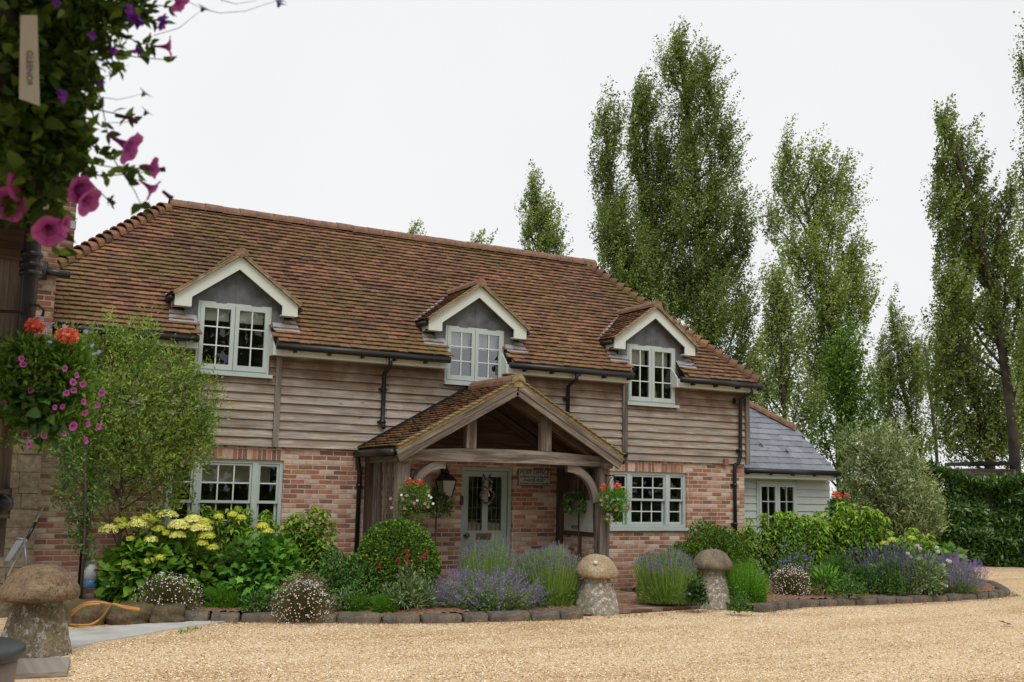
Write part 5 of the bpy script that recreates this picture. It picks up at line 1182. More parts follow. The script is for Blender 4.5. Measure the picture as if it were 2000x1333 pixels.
# ---- honeysuckle type shrubs with upright red stems and drooping leaves
def stemmy(name,label,bb,nst,seed,zb=.1,lean=.25,L=.12,group='tall shrubs with reddish stems',yclamp=True,thick=.5,foot=.1,tuft=5):
    rs=np.random.RandomState(seed); C,r,h,dc=frame_box(*bb,zb=zb,thick=thick); t=plant(name,label,'shrub',C,group); m=MB(); fo=FO()
    for i in range(nst):
        u=(i+.5)/nst*2-1+rs.uniform(-.12,.12); v=rs.uniform(-1,1)*.6
        b0=C+RIGHT*u*r*.88+FWD*v*r*.30; b0[2]=zb; hh=h*(1-.12*abs(u)**2)*rs.uniform(.66,1.03); tip=b0+RIGHT*u*r*.25*lean*2+FWD*v*.1; tip=np.array([tip[0],tip[1],zb+hh])
        if yclamp: tip[1]=min(tip[1],-.15); b0[1]=min(b0[1],-.2)
        mid=(b0+tip)/2+rs.normal(size=3)*.03; m.tube([b0,mid,tip],[.007,.006,.003],5)
        k=int(hh/.055); 
        for j in range(k):
            q=min(1,foot+(1-foot)*(j+rs.rand())/k); P=b0*(1-q)**2+2*mid*q*(1-q)+tip*q*q; a=rs.rand()*3.14; npr=tuft if q>.93 else (3 if q>.35 else 2)
            az=a+np.arange(npr*2)*math.pi/npr+rs.rand(npr*2)*.9; D=np.stack([np.cos(az),np.sin(az),rs.uniform(-.35,.5,npr*2)],1); j2=rs.normal(size=(npr*2,3))*.035
            ll=L*(.65+.5*rs.rand(npr*2))*(1.0 if q>.3 else .8); PP=np.repeat(P[None],npr*2,0)+j2*(q<.95)
            # leaf in two pieces so that it arches over
            v1,f1=leaves(PP,D+np.array([0,0,.35]),np.tile([0,0,1.],(npr*2,1)),ll,ll*.42,rs,.12); mid_=v1.reshape(-1,4,3)
            v_,f_=leaves(PP+0*D,D+np.array([0,0,-.15]),np.tile([0,0,1.],(npr*2,1))+rdir(npr*2,rs)*.5,ll,ll*.42,rs,.14); 
            V=v_.reshape(-1,4,3); V[:,2,2]-=ll*(.1+.4*rs.rand(npr*2)); fo.add(V.reshape(-1,3),f_,rs.rand(npr*2)*.6+.4*q)
    m.build('stems',M['redstem'],t)
    if yclamp: clampfo(fo)
    fo.build('foliage',M['leyc'],t); return t
stemmy('arching_shrub','tall light green shrub with red stems against brick right of left window',(548,985,640,1170),15,31,tuft=3,L=.12,thick=.3)
stemmy('arching_shrub','light green stemmy shrub rising behind hydrangea under the window',(330,985,540,1172),46,32,L=.11,thick=.2)
stemmy('arching_shrub','stemmy green shrub in front of the outbuilding window beside the drainpipe',(1450,996,1605,1143),42,33,thick=.2,yclamp=False)
stemmy('arching_shrub','tall bushy stemmy shrub in front of outbuilding right corner',(1585,984,1738,1141),46,34,thick=.2,yclamp=False)
stemmy('arching_shrub','low stemmy green shrub below the silver olive at the bed end',(1725,1035,1835,1144),26,35,thick=.3,yclamp=False)
# ---- fleabane mounds
def fleabane(label,bb,seed,n=420,pk=.35,dark=False,zb=.05,spill=0,th=.75):
    rs=np.random.RandomState(seed); C,r,h,dc=frame_box(*bb,zb=zb,thick=th); t=plant('fleabane_mound',label,'daisy mound',C,'fleabane daisy mounds'); fo=FO()
    nn=4200; P,O=blob_points(nn,C+np.array([0,0,h*.30]),(r*.93,r*.88,h*.66),rs,.2,.2); P0=C+ (P-C)*.35; stalks(fo,P0,P,.0028,rs,2,.25)
    v,f=leaves(P+rs.normal(size=P.shape)*.03,rdir(nn,rs)+O,rdir(nn,rs),.03,.006,rs); fo.add(v,f,rs.rand(nn)); fo.build('foliage',M['erig_leaf'],t)
    for nm,k,mt in (('white_daisies',int(n*(1-pk)),'white'),('pink_daisies',int(n*pk),'pink')):
        P,O=blob_points(k,C+np.array([0,0,h*.30]),(r*.93,r*.90,h*.68),rs,.80,.2); f=FO(); discs(f,P,.0165,rs,6,O+np.array([-.2,-.5,.5])); o=f.build(nm,M[mt],t); o['kind']='stuff'
    return t
fleabane('white daisy mound at the foot of the yellow hydrangea',(258,1116,398,1203),41,620,.2,th=.25)
fleabane('pinkish white daisy mound spilling over the kerb below the lobed leaf shrub',(522,1118,662,1214),42,800,.42)
fleabane('pink and white daisy mound under the purple bellflowers',(1498,1103,1588,1170),43,640,.5)
fleabane('dark low daisy mat with few pink flowers below the catmint',(880,1150,990,1194),44,60,.8)
# ---- mid green shrub
shrub('mixed_shrub','loose mid green shrub between daisy mound and round box bush','shrub',(594,1062,752,1188),M['mid'],8500,.046,.026,51,lump=.42,shell=.4,up=.6,spread=1.1,thick=.35)
shrub('light_leaf_perennial','pale narrow leaf perennial under the red valerian flowers','perennial',(738,1106,850,1193),M['greyleaf'],1100,.07,.018,52,lump=.4,up=.8,thick=.15,shell=.3)
# small grassy tufts by the kerb
stalk_bush('grassy_tuft','small rounded bright green tuft nearer the daisy mound','grass tuft',(668,1156,722,1193),1400,M['bright'],None,61,flower=0,group='two grassy tufts by the kerb',w=.004,base=.5)
stalk_bush('grassy_tuft','slightly taller bright green tuft beside the brown boulder','grass tuft',(722,1158,780,1196),1600,M['bright'],None,62,flower=0,group='two grassy tufts by the kerb',w=.004,base=.5)
stalk_bush('feathery_plant','feathery yellow green plant right of the first daisy mound','perennial',(395,1138,488,1192),1700,M['bright'],None,63,flower=0,w=.004,base=.4,leafy=600)
# red valerian: stems with round heads
def heads(name,label,cat,pts,dd,mat,seed,R=.03,stemmat='mid',zb=.1,group=None,n=90,root=None):
    rs=np.random.RandomState(seed); ps=[HD(px,py,dd+rs.uniform(-.1,.1)) for px,py in pts]; C=np.mean(ps,0); C[2]=zb; t=plant(name,label,cat,C,group); m=MB(); fo=FO()
    for P in ps:
        d=rdir(n,rs); f=FO(); v,q=leaves(P+d*np.array([R,R,R*.8])*(.2+.65*rs.rand(n))[:,None],d,rdir(n,rs),.016,.013,rs); f.add(v,q,rs.rand(n)); f.build('flower_head',mat,t)
        b=C+(P-C)*np.array([.4,.4,0]); b[2]=zb; m.tube([b,(b+P)/2+rs.normal(size=3)*.02,P],[.005,.004,.003],5)
        k=14; q=.25+.65*rs.rand(k); PP=b+(P-b)*q[:,None]; v,f2=leaves(PP,rdir(k,rs)+np.array([0,0,.3]),rdir(k,rs)+np.array([0,0,1.]),.065,.024,rs); fo.add(v,f2,rs.rand(k))
    m.build('stems',M['twig'],t); fo.build('foliage',M['greyleaf'],t); return t
db=depth(G(800,1192,.1))+.12
heads('red_valerian','cluster of small crimson flower heads in front of the round box bush','valerian',[(794,1077),(778,1095),(797,1099),(795,1088),(832,1083),(741,1107),(826,1090)],db-.1,M['redv'],71,.028)
# lavenders
stalk_bush('lavender_bush','thick lavender bush with bright green stems left of golden staddle stone','lavender',(998,1062,1146,1184),5200,M['lav'],M['purple'],81,flower=.26,base=.55,w=.006,per=10,psize=.014,spike=.05,top_jit=.22,thick=.4,group='lavender bushes')
stalk_bush('lavender_bush','looser lavender bush standing in front of the green front door','lavender',(884,1045,1030,1176),1700,M['lav'],M['purple'],82,flower=.34,base=.6,w=.005,per=11,psize=.014,spike=.08,top_jit=.25,thick=.3,group='lavender bushes',leafy=1600)
stalk_bush('lavender_bush','lavender bush between the brick path and the dark capped staddle stone','lavender',(1230,1072,1378,1176),5000,M['lav'],M['purple'],83,flower=.24,base=.58,w=.006,per=10,psize=.014,spike=.05,top_jit=.22,thick=.5,group='lavender bushes')
stalk_bush('catmint','sprawling purple catmint behind the kerb in front of the door','catmint',(846,1104,1065,1198),1000,M['greyleaf'],M['nepeta'],84,flower=.62,base=.45,w=.005,per=24,psize=.013,spike=.13,fan=1.15,top_jit=.8,leafy=7000,prad=.016,bend=.3,group='catmint clumps')
stalk_bush('catmint','smaller catmint clump behind the brown boulder','catmint',(770,1128,885,1192),450,M['greyleaf'],M['nepeta'],85,flower=.6,base=.45,w=.005,per=20,psize=.012,spike=.10,fan=1.1,top_jit=.7,leafy=3200,prad=.014,bend=.3,group='catmint clumps')
shrub('yellow_leaf_plant','small yellow green plant in the catmint','perennial',(805,1122,862,1180),leaf_mat('golden leaf',(.14,.16,.02),(.26,.26,.03),(.42,.32,.04)),420,.04,.018,86,up=.7)
shrub('spurge','small brownish green spurge at the kerb below catmint','perennial',(978,1160,1026,1193),leaf_mat('spurge leaf',(.05,.06,.012),(.12,.12,.02),(.22,.19,.03)),900,.03,.010,87)
shrub('leafy_plant','small fresh green leafy plant against the golden staddle stone','perennial',(1082,1145,1130,1186),M['mid'],330,.05,.022,88,up=.6)
# right bed
shrub('box_bush','low spreading dark green box bush under the right sash window','bush',(1303,1010,1478,1152),M['box'],19000,.038,.025,91,shell=.6,lump=.32,up=.6,thick=.25)
stalk_bush('feathery_plant','fine leaved bright green plant right of the dark capped staddle stone','perennial',(1408,1090,1505,1180),3000,M['bright'],None,92,flower=0,base=.6,w=.004,leafy=6000,top_jit=.5)
shrub('ivy_clump','dark ivy and weeds climbing round the foot of the right staddle stone','ivy',(1338,1118,1384,1186),M['ivy'],800,.045,.036,93,wall=False,shell=.2,lump=.5,stems=0)
shrub('weed_clump','green weeds at the right foot of the dark capped staddle stone','weeds',(1420,1150,1470,1203),M['mid'],420,.035,.022,94,wall=False,zb=.02,shell=.2,lump=.6,stems=0)
db=depth(G(1560,1158,.1))
heads('bellflower','cluster of violet blue bellflowers above the pink daisy mound','bellflower',[(1524,1096),(1533,1095),(1542,1090),(1541,1097),(1555,1089),(1556,1081),(1569,1072),(1572,1085),(1577,1091),(1583,1090),(1590,1079),(1527,1105),(1548,1102),(1577,1105),(1568,1109),(1595,1107),(1600,1108),(1527,1069)],db,M['campan'],95,.024,n=40)
heads('red_valerian','single rusty red flower head above the bellflowers','valerian',[(1508,1072)],db+.1,M['redv'],96,.026)
shrub('broad_leaf_plant','bright green broad leaved plant right of the pink daisy mound','perennial',(1578,1110,1645,1163),M['maple'],260,.13,.035,97,up=.35,spread=.5,shell=.2)
shrub('mixed_shrub','dark green loose perennial behind bellflowers','shrub',(1600,1070,1690,1160),M['mid'],3600,.045,.016,98,up=.8,lump=.4,shell=.3)
shrub('mixed_shrub','rounded leafy perennial behind the kerb left of white valerian','shrub',(1665,1088,1790,1165),M['mid'],5200,.042,.024,99,up=.6,lump=.35,shell=.35)
stalk_bush('salvia','dusky purple salvia spikes rising behind the perennials','salvia',(1640,1050,1850,1165),260,M['greyleaf'],M['salvia'],101,flower=.8,base=.8,w=.006,per=50,psize=.016,spike=.22,top_jit=.5,prad=.018,fan=.95)
stalk_bush('catmint','purple flowering clump on the right curve of the kerb','catmint',(1800,1078,1928,1162),650,M['greyleaf'],M['nepeta'],102,flower=.7,base=.45,w=.005,per=30,psize=.014,spike=.16,fan=1.1,top_jit=.65,leafy=2200,prad=.018,bend=.2,group='catmint clumps')
shrub('light_leaf_perennial','pale grey green perennial carrying white flower heads','perennial',(1760,1088,1850,1166),M['greyleaf'],1700,.065,.022,103,up=.5)
dv=depth(G(1800,1165,.1))+.3
heads('white_valerian','white valerian heads above grey foliage near the bed end','valerian',[(1792,1066),(1797,1072),(1773,1082),(1778,1088),(1796,1091),(1830,1070),(1832,1078),(1821,1099),(1825,1108),(1851,1095),(1843,1104),(1855,1097),(1843,1116),(1796,1104),(1848,1145),(1808,1144)],dv,M['white'],104,.030,n=170)
hydrangea('hydrangea','small hydrangea with limp lime leaves at the far right of bed',(1812,1060,1908,1150),[(1742,1056,20,1),(1728,1062,18,1),(1780,1052,18,1)],105,260)
# climber round the drainpipe and the tall shrub at the left
def lobes_tree(name,label,cat,base,lobes,d,mat,dens,L,W,seed,trunk_px,trunk_r,clump=.30,per=26,wind=(.5,0,.35),barkm='bark',spread=.9,group=None,depth_f=1.0,leaf_shape='rhomb',clampy=None,limbs=True,twigs=True,minr=.5,sig=.55,limb_r=.012,plume=(1.0,.8,.4)):
    """trunk, limbs and a crown gathered in uneven lobes; each lobe is given by its sight-line and radius"""
    rs=np.random.RandomState(seed); t=empty(name,base,label,cat,group); fo=FO(); m=MB(); k=d/FPX
    T=[HD(px,py,d) for px,py in trunk_px]; T[0]=np.array([T[0][0],T[0][1],base[2]-.1]) 
    nT=len(T); m.tube(T,[trunk_r*(1-.75*i/(nT-1))+.01 for i in range(nT)],9)
    W3=RIGHT*wind[0]+np.array([0,0,wind[2]])
    for (cx,cy,rx,ry,*o) in lobes:
        dens_=o[0] if o else 1.0; off=rs.uniform(-.8,.8)*rx*k*depth_f; dd=d+off; C=HD(cx,cy,dd)
        n_cl=max(3,int(dens*dens_*rx*ry*3.14/per)); dv=rdir(n_cl,rs); r=(minr+(1-minr)*rs.rand(n_cl)**.5)
        tt=.5+.5*np.clip(dv[:,2],-1,1)
        X=dv*np.array([1,1,1])*r[:,None]; Pc=C+RIGHT*(X@RIGHT)[:,None]*rx*k*(1.05-.25*tt)[:,None]+FWD*(X@FWD)[:,None]*rx*k*depth_f+np.array([0,0,1.])*X[:,2:3]*ry*k
        n=n_cl*per; Pp=np.repeat(Pc,per,0); cs=np.repeat(clump*(.6+.8*rs.rand(n_cl)),per)[:,None]; ax_=unit(np.array([0,0,1.])+X*plume[2]+W3*.5+rs.normal(size=(n_cl,3))*.22); tt_=rs.rand(n)*2-1; pr=rdir(n,rs)*(rs.rand(n)**.5)[:,None]*np.sqrt(1-.85*np.abs(tt_))[:,None]; jit=(np.repeat(ax_,per,0)*tt_[:,None]*plume[0]+pr*plume[1])*cs; Pp=Pp+jit+ (W3*.35)*np.abs(jit[:,2:3])
        O=unit(np.repeat(X,per,0)+.3*rdir(n,rs)); D=unit(O*.5+W3+rdir(n,rs)*spread); Nn=unit(rdir(n,rs)+O*.6+np.array([0,0,.7]))
        s=.7+.6*rs.rand(n); v,f=leaves(Pp,D,Nn,L*s,W*s,rs,.12,leaf_shape); tone=np.repeat(rs.rand(n_cl)*.72,per)+.28*rs.rand(n); fo.add(v,f,tone)
        if limbs:
            # limb from the trunk up through the lobe
            zq=[q[2] for q in T]; z0=max(C[2]-ry*k*2.3,T[0][2]+.2*(T[-1][2]-T[0][2])); z0=min(z0,T[-1][2]); i=max(1,min(nT-1,int(np.searchsorted(zq,z0)))); a=(z0-T[i-1][2])/(T[i][2]-T[i-1][2]+1e-6); S=T[i-1]+(T[i]-T[i-1])*min(max(a,0),1)
            E=C+np.array([0,0,ry*k*.75]); Mid=S*.45+C*.55+rs.normal(size=3)*.05*ry*k; Mid[2]=S[2]*.5+C[2]*.5-.1*ry*k; R0=limb_r*(4+ry*k)
            m.tube([S,Mid,C,E],[R0,R0*.75,R0*.5,R0*.18],6)
            if twigs:
                for j in range(min(18,n_cl)):
                    q=Pc[rs.randint(n_cl)]; u=rs.rand()*.8; s0=C*(1-u)+E*u if q[2]>C[2] else Mid*(1-u)+C*u; m.tube([s0,(s0+q)/2+np.array([0,0,-.06*ry*k]),q],[R0*.28,R0*.2,R0*.08],4)
    if clampy is not None:
        for g in fo.g.values():
            for v in g[0]: v[:,1]=np.minimum(v[:,1],clampy+.05*np.sin(v[:,0]*37))
    m.build('trunk',M[barkm],t); fo.build('crown',M[mat] if isinstance(mat,str) else mat,t); return t
# tall fresh green shrub left, trained as a small tree
D0=14.35
b0=HD(240,1060,D0); b0[2]=.1
lobes_tree('olive_shrub','tall airy fresh green evergreen in front of the cottage left end','tree',b0,
 [(205,670,42,42,.7),(262,690,60,50),(335,735,50,45,.9),(165,740,50,55,.8),(250,780,100,70),(355,800,60,50,.9),(180,850,75,55,.7),(285,860,90,60),(385,830,45,35,.8),(365,885,55,50,.8),(420,800,20,25,.6),(130,690,40,40,.7),(395,745,30,25,.6),(240,920,95,50,.75),(330,950,60,40,.6),(150,930,45,50,.35),(400,855,30,40,.6),(290,640,20,20,.5),(210,985,55,40,.35),(290,1005,55,35,.35),(140,850,50,50,.5)],D0,'willow',.20,.066,.021,201,[(240,1060),(236,960),(243,860),(250,760),(245,690)],.013,clump=.16,per=18,wind=(.1,0,.55),barkm='twig',depth_f=.5,clampy=-.12,minr=.25,limb_r=.0026)
b0=HD(160,1140,13.6); b0[2]=.25
lobes_tree('climber','thin climbing shrub clinging round the black drainpipe','climber',b0,[(135,900,40,30,.35),(125,960,35,40,.35),(150,1000,35,30,.5),(160,1045,28,25,.6),(120,880,25,25,.3),(190,960,25,40,.3),(170,1080,18,15,.5)],13.75,'mid',.20,.05,.024,202,[(160,1140),(165,1060),(168,980),(165,880)],.012,clump=.13,per=10,wind=(.0,0,.2),barkm='twig',depth_f=.3,clampy=-.10,limb_r=.003)
# silver olive at the right
b0=HD(1735,1080,23.0); b0[2]=0
lobes_tree('olive_tree','silvery olive tree between the outbuilding and laurel hedge','tree',b0,[(1690,880,45,40),(1740,885,50,50),(1700,930,50,45),(1765,950,55,55),(1700,985,60,50),(1760,1010,60,45),(1665,1000,40,35,.8),(1815,1020,35,40,.9),(1650,860,22,25,.7),(1800,985,40,40),(1660,940,30,30,.5)],23.0,'olive',.26,.105,.026,203,[(1735,1080),(1730,1000),(1735,930),(1740,880)],.09,clump=.22,per=22,wind=(.1,0,.6),minr=.3,depth_f=.8,limb_r=.006)
# laurel hedge
def hedge():
    rs=np.random.RandomState(77); A=G(1770,1107,0)[:2]; B=G(2300,1112,0)[:2]; t=unit((B-A)[None])[0]; L=np.linalg.norm(B-A); nn=np.array([-t[1],t[0]]); nn=nn if nn@FWD[:2]>0 else -nn
    e=empty('laurel_hedge',(A[0],A[1],0),'tall dark green laurel hedge beyond the gravel at the right','hedge'); fo=FO()
    n=34000; u=rs.rand(n)*L; wv=.25*np.sin(u*.9)+.15*np.sin(u*2.3+1)
    top_=2.38+.16*np.sin(u*.7+2)+.12*np.sin(u*1.9); side=rs.rand(n)<.72
    z=np.where(side,rs.rand(n)*top_,top_+rs.normal(size=n)*.06); q=np.where(side,wv+.35*rs.rand(n)**1.6+.12*np.sin(z*3+u),rs.rand(n)*1.6)
    lump=.12*np.sin(u*5+z*4)*np.sin(z*6-u*3); q=q+lump*side+.35*np.clip(z-top_+.5,0,1)*side
    P=np.stack([A[0]+t[0]*u+nn[0]*q,A[1]+t[1]*u+nn[1]*q,z],1); O=np.where(side[:,None],np.array([-nn[0],-nn[1],.35])[None],np.array([0,0,1.])[None])
    D=unit(O*.6+rdir(n,rs)*.8+np.array([0,0,-.1])); v,f=leaves(P,D,O+rdir(n,rs)*.5+np.array([0,0,.5]),.15*(.7+.5*rs.rand(n)),.055,rs,.15); fo.add(v,f,rs.rand(n)); fo.build('foliage',M['laurel'],e)
    m=MB(); 
    for x in np.arange(.3,L,.8): m.tube([(A[0]+t[0]*x+nn[0]*.8,A[1]+t[1]*x+nn[1]*.8,0),(A[0]+t[0]*x+nn[0]*.9,A[1]+t[1]*x+nn[1]*.9,1.8)],[.05,.02],6)
    c=[(A[0]+nn[0]*.75,A[1]+nn[1]*.75),(B[0]+nn[0]*.75,B[1]+nn[1]*.75)]
    m.build('stems',M['bark'],e)
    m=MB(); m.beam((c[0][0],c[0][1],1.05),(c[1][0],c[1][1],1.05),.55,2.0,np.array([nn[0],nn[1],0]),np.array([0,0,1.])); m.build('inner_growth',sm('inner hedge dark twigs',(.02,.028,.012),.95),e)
hedge()
# ---- porch bays, hanging baskets
def bay(px,py,wpx,Y,label,seed):
    rs=np.random.RandomState(seed); P=WY(px,py,Y); dd=depth(P); R=wpx/2*dd/FPX; t=empty('bay_tree',(P[0],P[1],.02),label,'bay tree','clipped bay trees in the porch')
    fo=FO(); bush(fo,P,(R,R,R*.85),1500,.06,.024,rs,.45,.22,.3); fo.build('crown',M['bay'],t)
    MB().tube([(P[0],P[1],.25),(P[0]+.01,P[1],.7),(P[0],P[1],P[2])],.013,7).build('stem',M['bark'],t)
    MB().lathe([(.13,.02),(.15,.1),(.17,.3),(.185,.31),(.185,.34),(.16,.34),(.15,.30)],(P[0],P[1],0),20).build('pot',M['lead'],t)
bay(1130,988,62,-.75,'clipped bay tree in a pot on the right side of porch',301)
bay(852,990,60,-.62,'clipped bay tree in a pot on the left side of porch',302)
def geranium(P,R,seed,t,mat='coral',name='geranium_head',n=70):
    rs=np.random.RandomState(seed); d=rdir(n,rs); f=FO(); v,q=leaves(P+d*R*np.array([1,1,.7])*(.5+.5*rs.rand(n))[:,None],d+rdir(n,rs)*.6,d+rdir(n,rs)*.6,R*.62,R*.58,rs,.1,'broad'); f.add(v,q,rs.rand(n)); return f.build(name,M[mat],t)
def petunia(P,dirv,R,mat,parent,name='petunia',seed=0,tube=1.0,fine=False):
    """trumpet flower: narrow tube opening to a five-lobed rim, P at the centre of the mouth"""
    rs=np.random.RandomState(seed); d=unit(np.array(dirv,float)[None])[0]; a=unit(np.cross(d,[.1,.2,1.0])[None])[0]; b=np.cross(d,a)
    prof=[(.07,-1.5*tube),(.10,-1.2*tube),(.14,-.8*tube),(.24,-.42),(.45,-.16),(.75,-.02),(1.0,.02)] if fine else [(.12,-1.1*tube),(.25,-.4),(.7,-.03),(1.0,.02)]
    seg=30 if fine else 10; V=[];F=[];Rn=[]
    ph=rs.rand()*6
    for i,(r,z) in enumerate(prof):
        for k in range(seg):
            an=2*math.pi*k/seg; lob=1+(.13*(abs(math.cos(2.5*(an+ph)))-.55))*min(1,r*1.3); wav=.07*math.sin(5*(an+ph)+1)*r*r+.03*math.sin(11*an)*r*r
            V.append(P+(a*math.cos(an)+b*math.sin(an))*r*R*lob+d*(z+wav)*R)
    for i in range(len(prof)-1):
        for k in range(seg):
            k2=(k+1)%seg; F.append((i*seg+k,i*seg+k2,(i+1)*seg+k2,(i+1)*seg+k)); rr=prof[i+1][0]; Rn.append(min(1,max(0,(rr-.15)*1.05+rs.rand()*.12-(.28 if fine and k%6==2 else .10 if fine and k%3==1 else 0))))
    o=mk(name,np.array(V),F,mat,parent,np.array(Rn),None,[True]*len(F)); return o
def scroll(m,x,y,z,s=1):
    pts=[(x,y,z)]+[(x+s*.0,y-.30*i/6,z+.02*math.sin(i)) for i in range(1,7)]; m.tube(pts,.008,6)
    m.tube([(x,y-.30,z),(x,y-.33,z-.03),(x,y-.31,z-.06),(x,y-.28,z-.04)],.007,6); m.tube([(x,y,z-.25),(x,y-.1,z-.08),(x,y-.22,z-.02)],.007,6)
def porch_basket(px,py,rx,ry,Y,label,gers,pets,seed,leafm):
    rs=np.random.RandomState(seed); P=WY(px,py,Y); dd=depth(P); k=dd/FPX; t=empty('hanging_basket',P,label,'hanging basket','hanging baskets on the porch posts')
    fo=FO(); bush(fo,P,(rx*k*.9,rx*k*.8,ry*k*.9),2600,.035,.014,rs,.3,.25,.2); bush(fo,P+np.array([0,0,-ry*k*.8]),(rx*k*.7,rx*k*.6,ry*k*.5),500,.03,.014,rs,.3,.25,.0); fo.build('foliage',M[leafm],t)
    m=MB(); m.lathe([(.02,-.17),(.08,-.15),(.12,-.08),(.13,.0)],P,18); m.build('basket',M['twig'],t)
    m=MB(); tz=2.02
    for a in (0,2.1,4.2): m.tube([P+np.array([math.cos(a)*.17,math.sin(a)*.17,0]),(P[0],P[1],tz)],.004,5)
    m.build('chain',M['iron'],t)
    m=MB(); yp=-1.43; 
    m.tube([(P[0],yp,tz+.02),(P[0],P[1],tz+.02)],.009,6); m.tube([(P[0],P[1],tz+.02),(P[0],P[1]-.03,tz-.0),(P[0],P[1]-.01,tz-.03)],.008,6); m.tube([(P[0],yp,tz-.2),(P[0],(yp+P[1])/2,tz-.04),(P[0],P[1]+.03,tz+.01)],.007,6)
    m.box((P[0]-.012,yp,tz-.22),(P[0]+.012,yp+.012,tz+.05)); m.build('bracket',M['iron'],t)
    for i,(gx,gy) in enumerate(gers):
        Q=HD(gx,gy,dd-.02); geranium(Q,.055,seed+i,t); 
    for i,(gx,gy,c) in enumerate(pets):
        Q=HD(gx,gy,dd-rx*k*.75); petunia(Q,(-.5,-.8,.1+rs.uniform(-.4,.4)),.018 if c=='white' else .021,M[c],t,'petunia',seed+i)
    return t
M['dusky']=petal_mat('dusky pink petal',(.25,.05,.12),(.60,.30,.38))
porch_basket(812,978,46,40,-1.62,'hanging basket of petunias with two coral geraniums at the left post',[(800,941),(819,944)],[(763,974,'dusky'),(787,975,'dusky'),(790,993,'dusky'),(795,968,'dusky'),(809,983,'dusky'),(830,984,'dusky'),(836,990,'dusky'),(836,960,'dusky'),(765,992,'dusky'),(842,972,'white'),(846,984,'white'),(838,968,'white'),(815,978,'white'),(784,967,'white')],311,'basket_leaf')
porch_basket(1199,984,37,36,-1.66,'hanging basket of feathery green with coral geraniums at the right post',[(1178,952),(1206,949)],[(1186,970,'dusky'),(1174,977,'dusky'),(1186,989,'dusky'),(1176,986,'dusky'),(1204,996,'dusky'),(1220,987,'dusky'),(1187,1005,'dusky'),(1186,1014,'dusky'),(1196,1014,'dusky'),(1231,994,'dusky')],312,'bright')
# geranium at the corner of the outbuilding
P=WY(1634,968,-.1); t=empty('geranium',(P[0],P[1],.09),'red flowering geranium at the right corner of the outbuilding','geranium'); rs=np.random.RandomState(8)
fo=FO(); bush(fo,P+np.array([0,0,-.35]),(.2,.2,.3),500,.06,.05,rs,.3,.2,.2,'broad'); fo.build('foliage',M['mid'],t); geranium(P,.085,8,t); geranium(HD(1655,968,depth(P)),.05,9,t)
MB().tube([(P[0],P[1],.1),(P[0]+.02,P[1],P[2]*.5),P],[.01,.008,.006],5).build('stems',M['twig'],t)
# little weeds on the gravel
for i,(px,py,lab) in enumerate(((378,1232,'small green weed growing in gravel by the concrete path'),(358,1238,'tiny flat weed in gravel left of another weed'),(1030,1212,'weed sprouting at the kerb below the catmint'),(770,1212,'yellowish weed at the kerb below the tufts'),(1985,1166,'grass tuft on the gravel beside the bed end'))):
    p=G(px,py,.01); rs=np.random.RandomState(i); fo=FO(); n=26; v,f=leaves(np.repeat(p[None],n,0)+rs.normal(size=(n,3))*np.array([.04,.03,0]),rdir(n,rs)*.6+np.array([0,0,.8]),rdir(n,rs),.06,.010,rs); fo.add(v,f,rs.rand(n)); o=fo.build('weed',M['bright'],None); top(o,p); tag(o,lab,'weed')
p=G(1967,1222,.02); v,f=leaves(p[None]+np.array([[0,0,0.01],[.03,.02,.02]]),np.array([[.9,.2,.1],[-.5,.6,.3]]),np.array([[0,-.4,1.],[.3,0,1.]]),.13,.08); o=mk('fallen_leaf',v,f,petal_mat('brown leaf',(.12,.06,.03),(.25,.13,.07),.1),None,np.array([.2,.8])); top(o,p); tag(o,'curled brown leaf lying on the gravel at the far right','leaf')

# low fillers that knit the beds together and spill over the kerb
for i,(nm,lb,ct,bb,mt,n_,L_w,W_w,lump_) in enumerate((
 ('ground_cover','low green ground cover between lobed leaf shrub and spilling daisy mound','ground cover',(470,1150,540,1198),'mid',900,.04,.022,.4),
 ('ground_cover','low leafy ground cover left of the brown boulder','ground cover',(640,1150,700,1192),'greyleaf',700,.045,.016,.4),
 ('ground_cover','fresh green ground cover under the catmint by the kerb','ground cover',(900,1158,975,1196),'mid',900,.035,.02,.4),
 ('ground_cover','mixed low leaves between broad leaved plant and rounded perennial','ground cover',(1628,1120,1690,1170),'mid',800,.045,.02,.4),
 ('ground_cover','green filler between the feathery plant and the right box bush','ground cover',(1380,1070,1460,1150),'leyc',900,.06,.022,.4),
 ('ground_cover','tall green filler behind the bellflowers','ground cover',(1500,1050,1610,1148),'mid',1900,.05,.02,.4),
 ('ground_cover','yellow green leafy filler below the silver olive','ground cover',(1720,1050,1860,1150),'leyc',1500,.07,.028,.4))):
    shrub(nm,lb,ct,bb,M[mt],n_,L_w,W_w,500+i,up=.6,spread=1.0,lump=lump_,shell=.3,thick=.3,wall=bb[0]<1200)
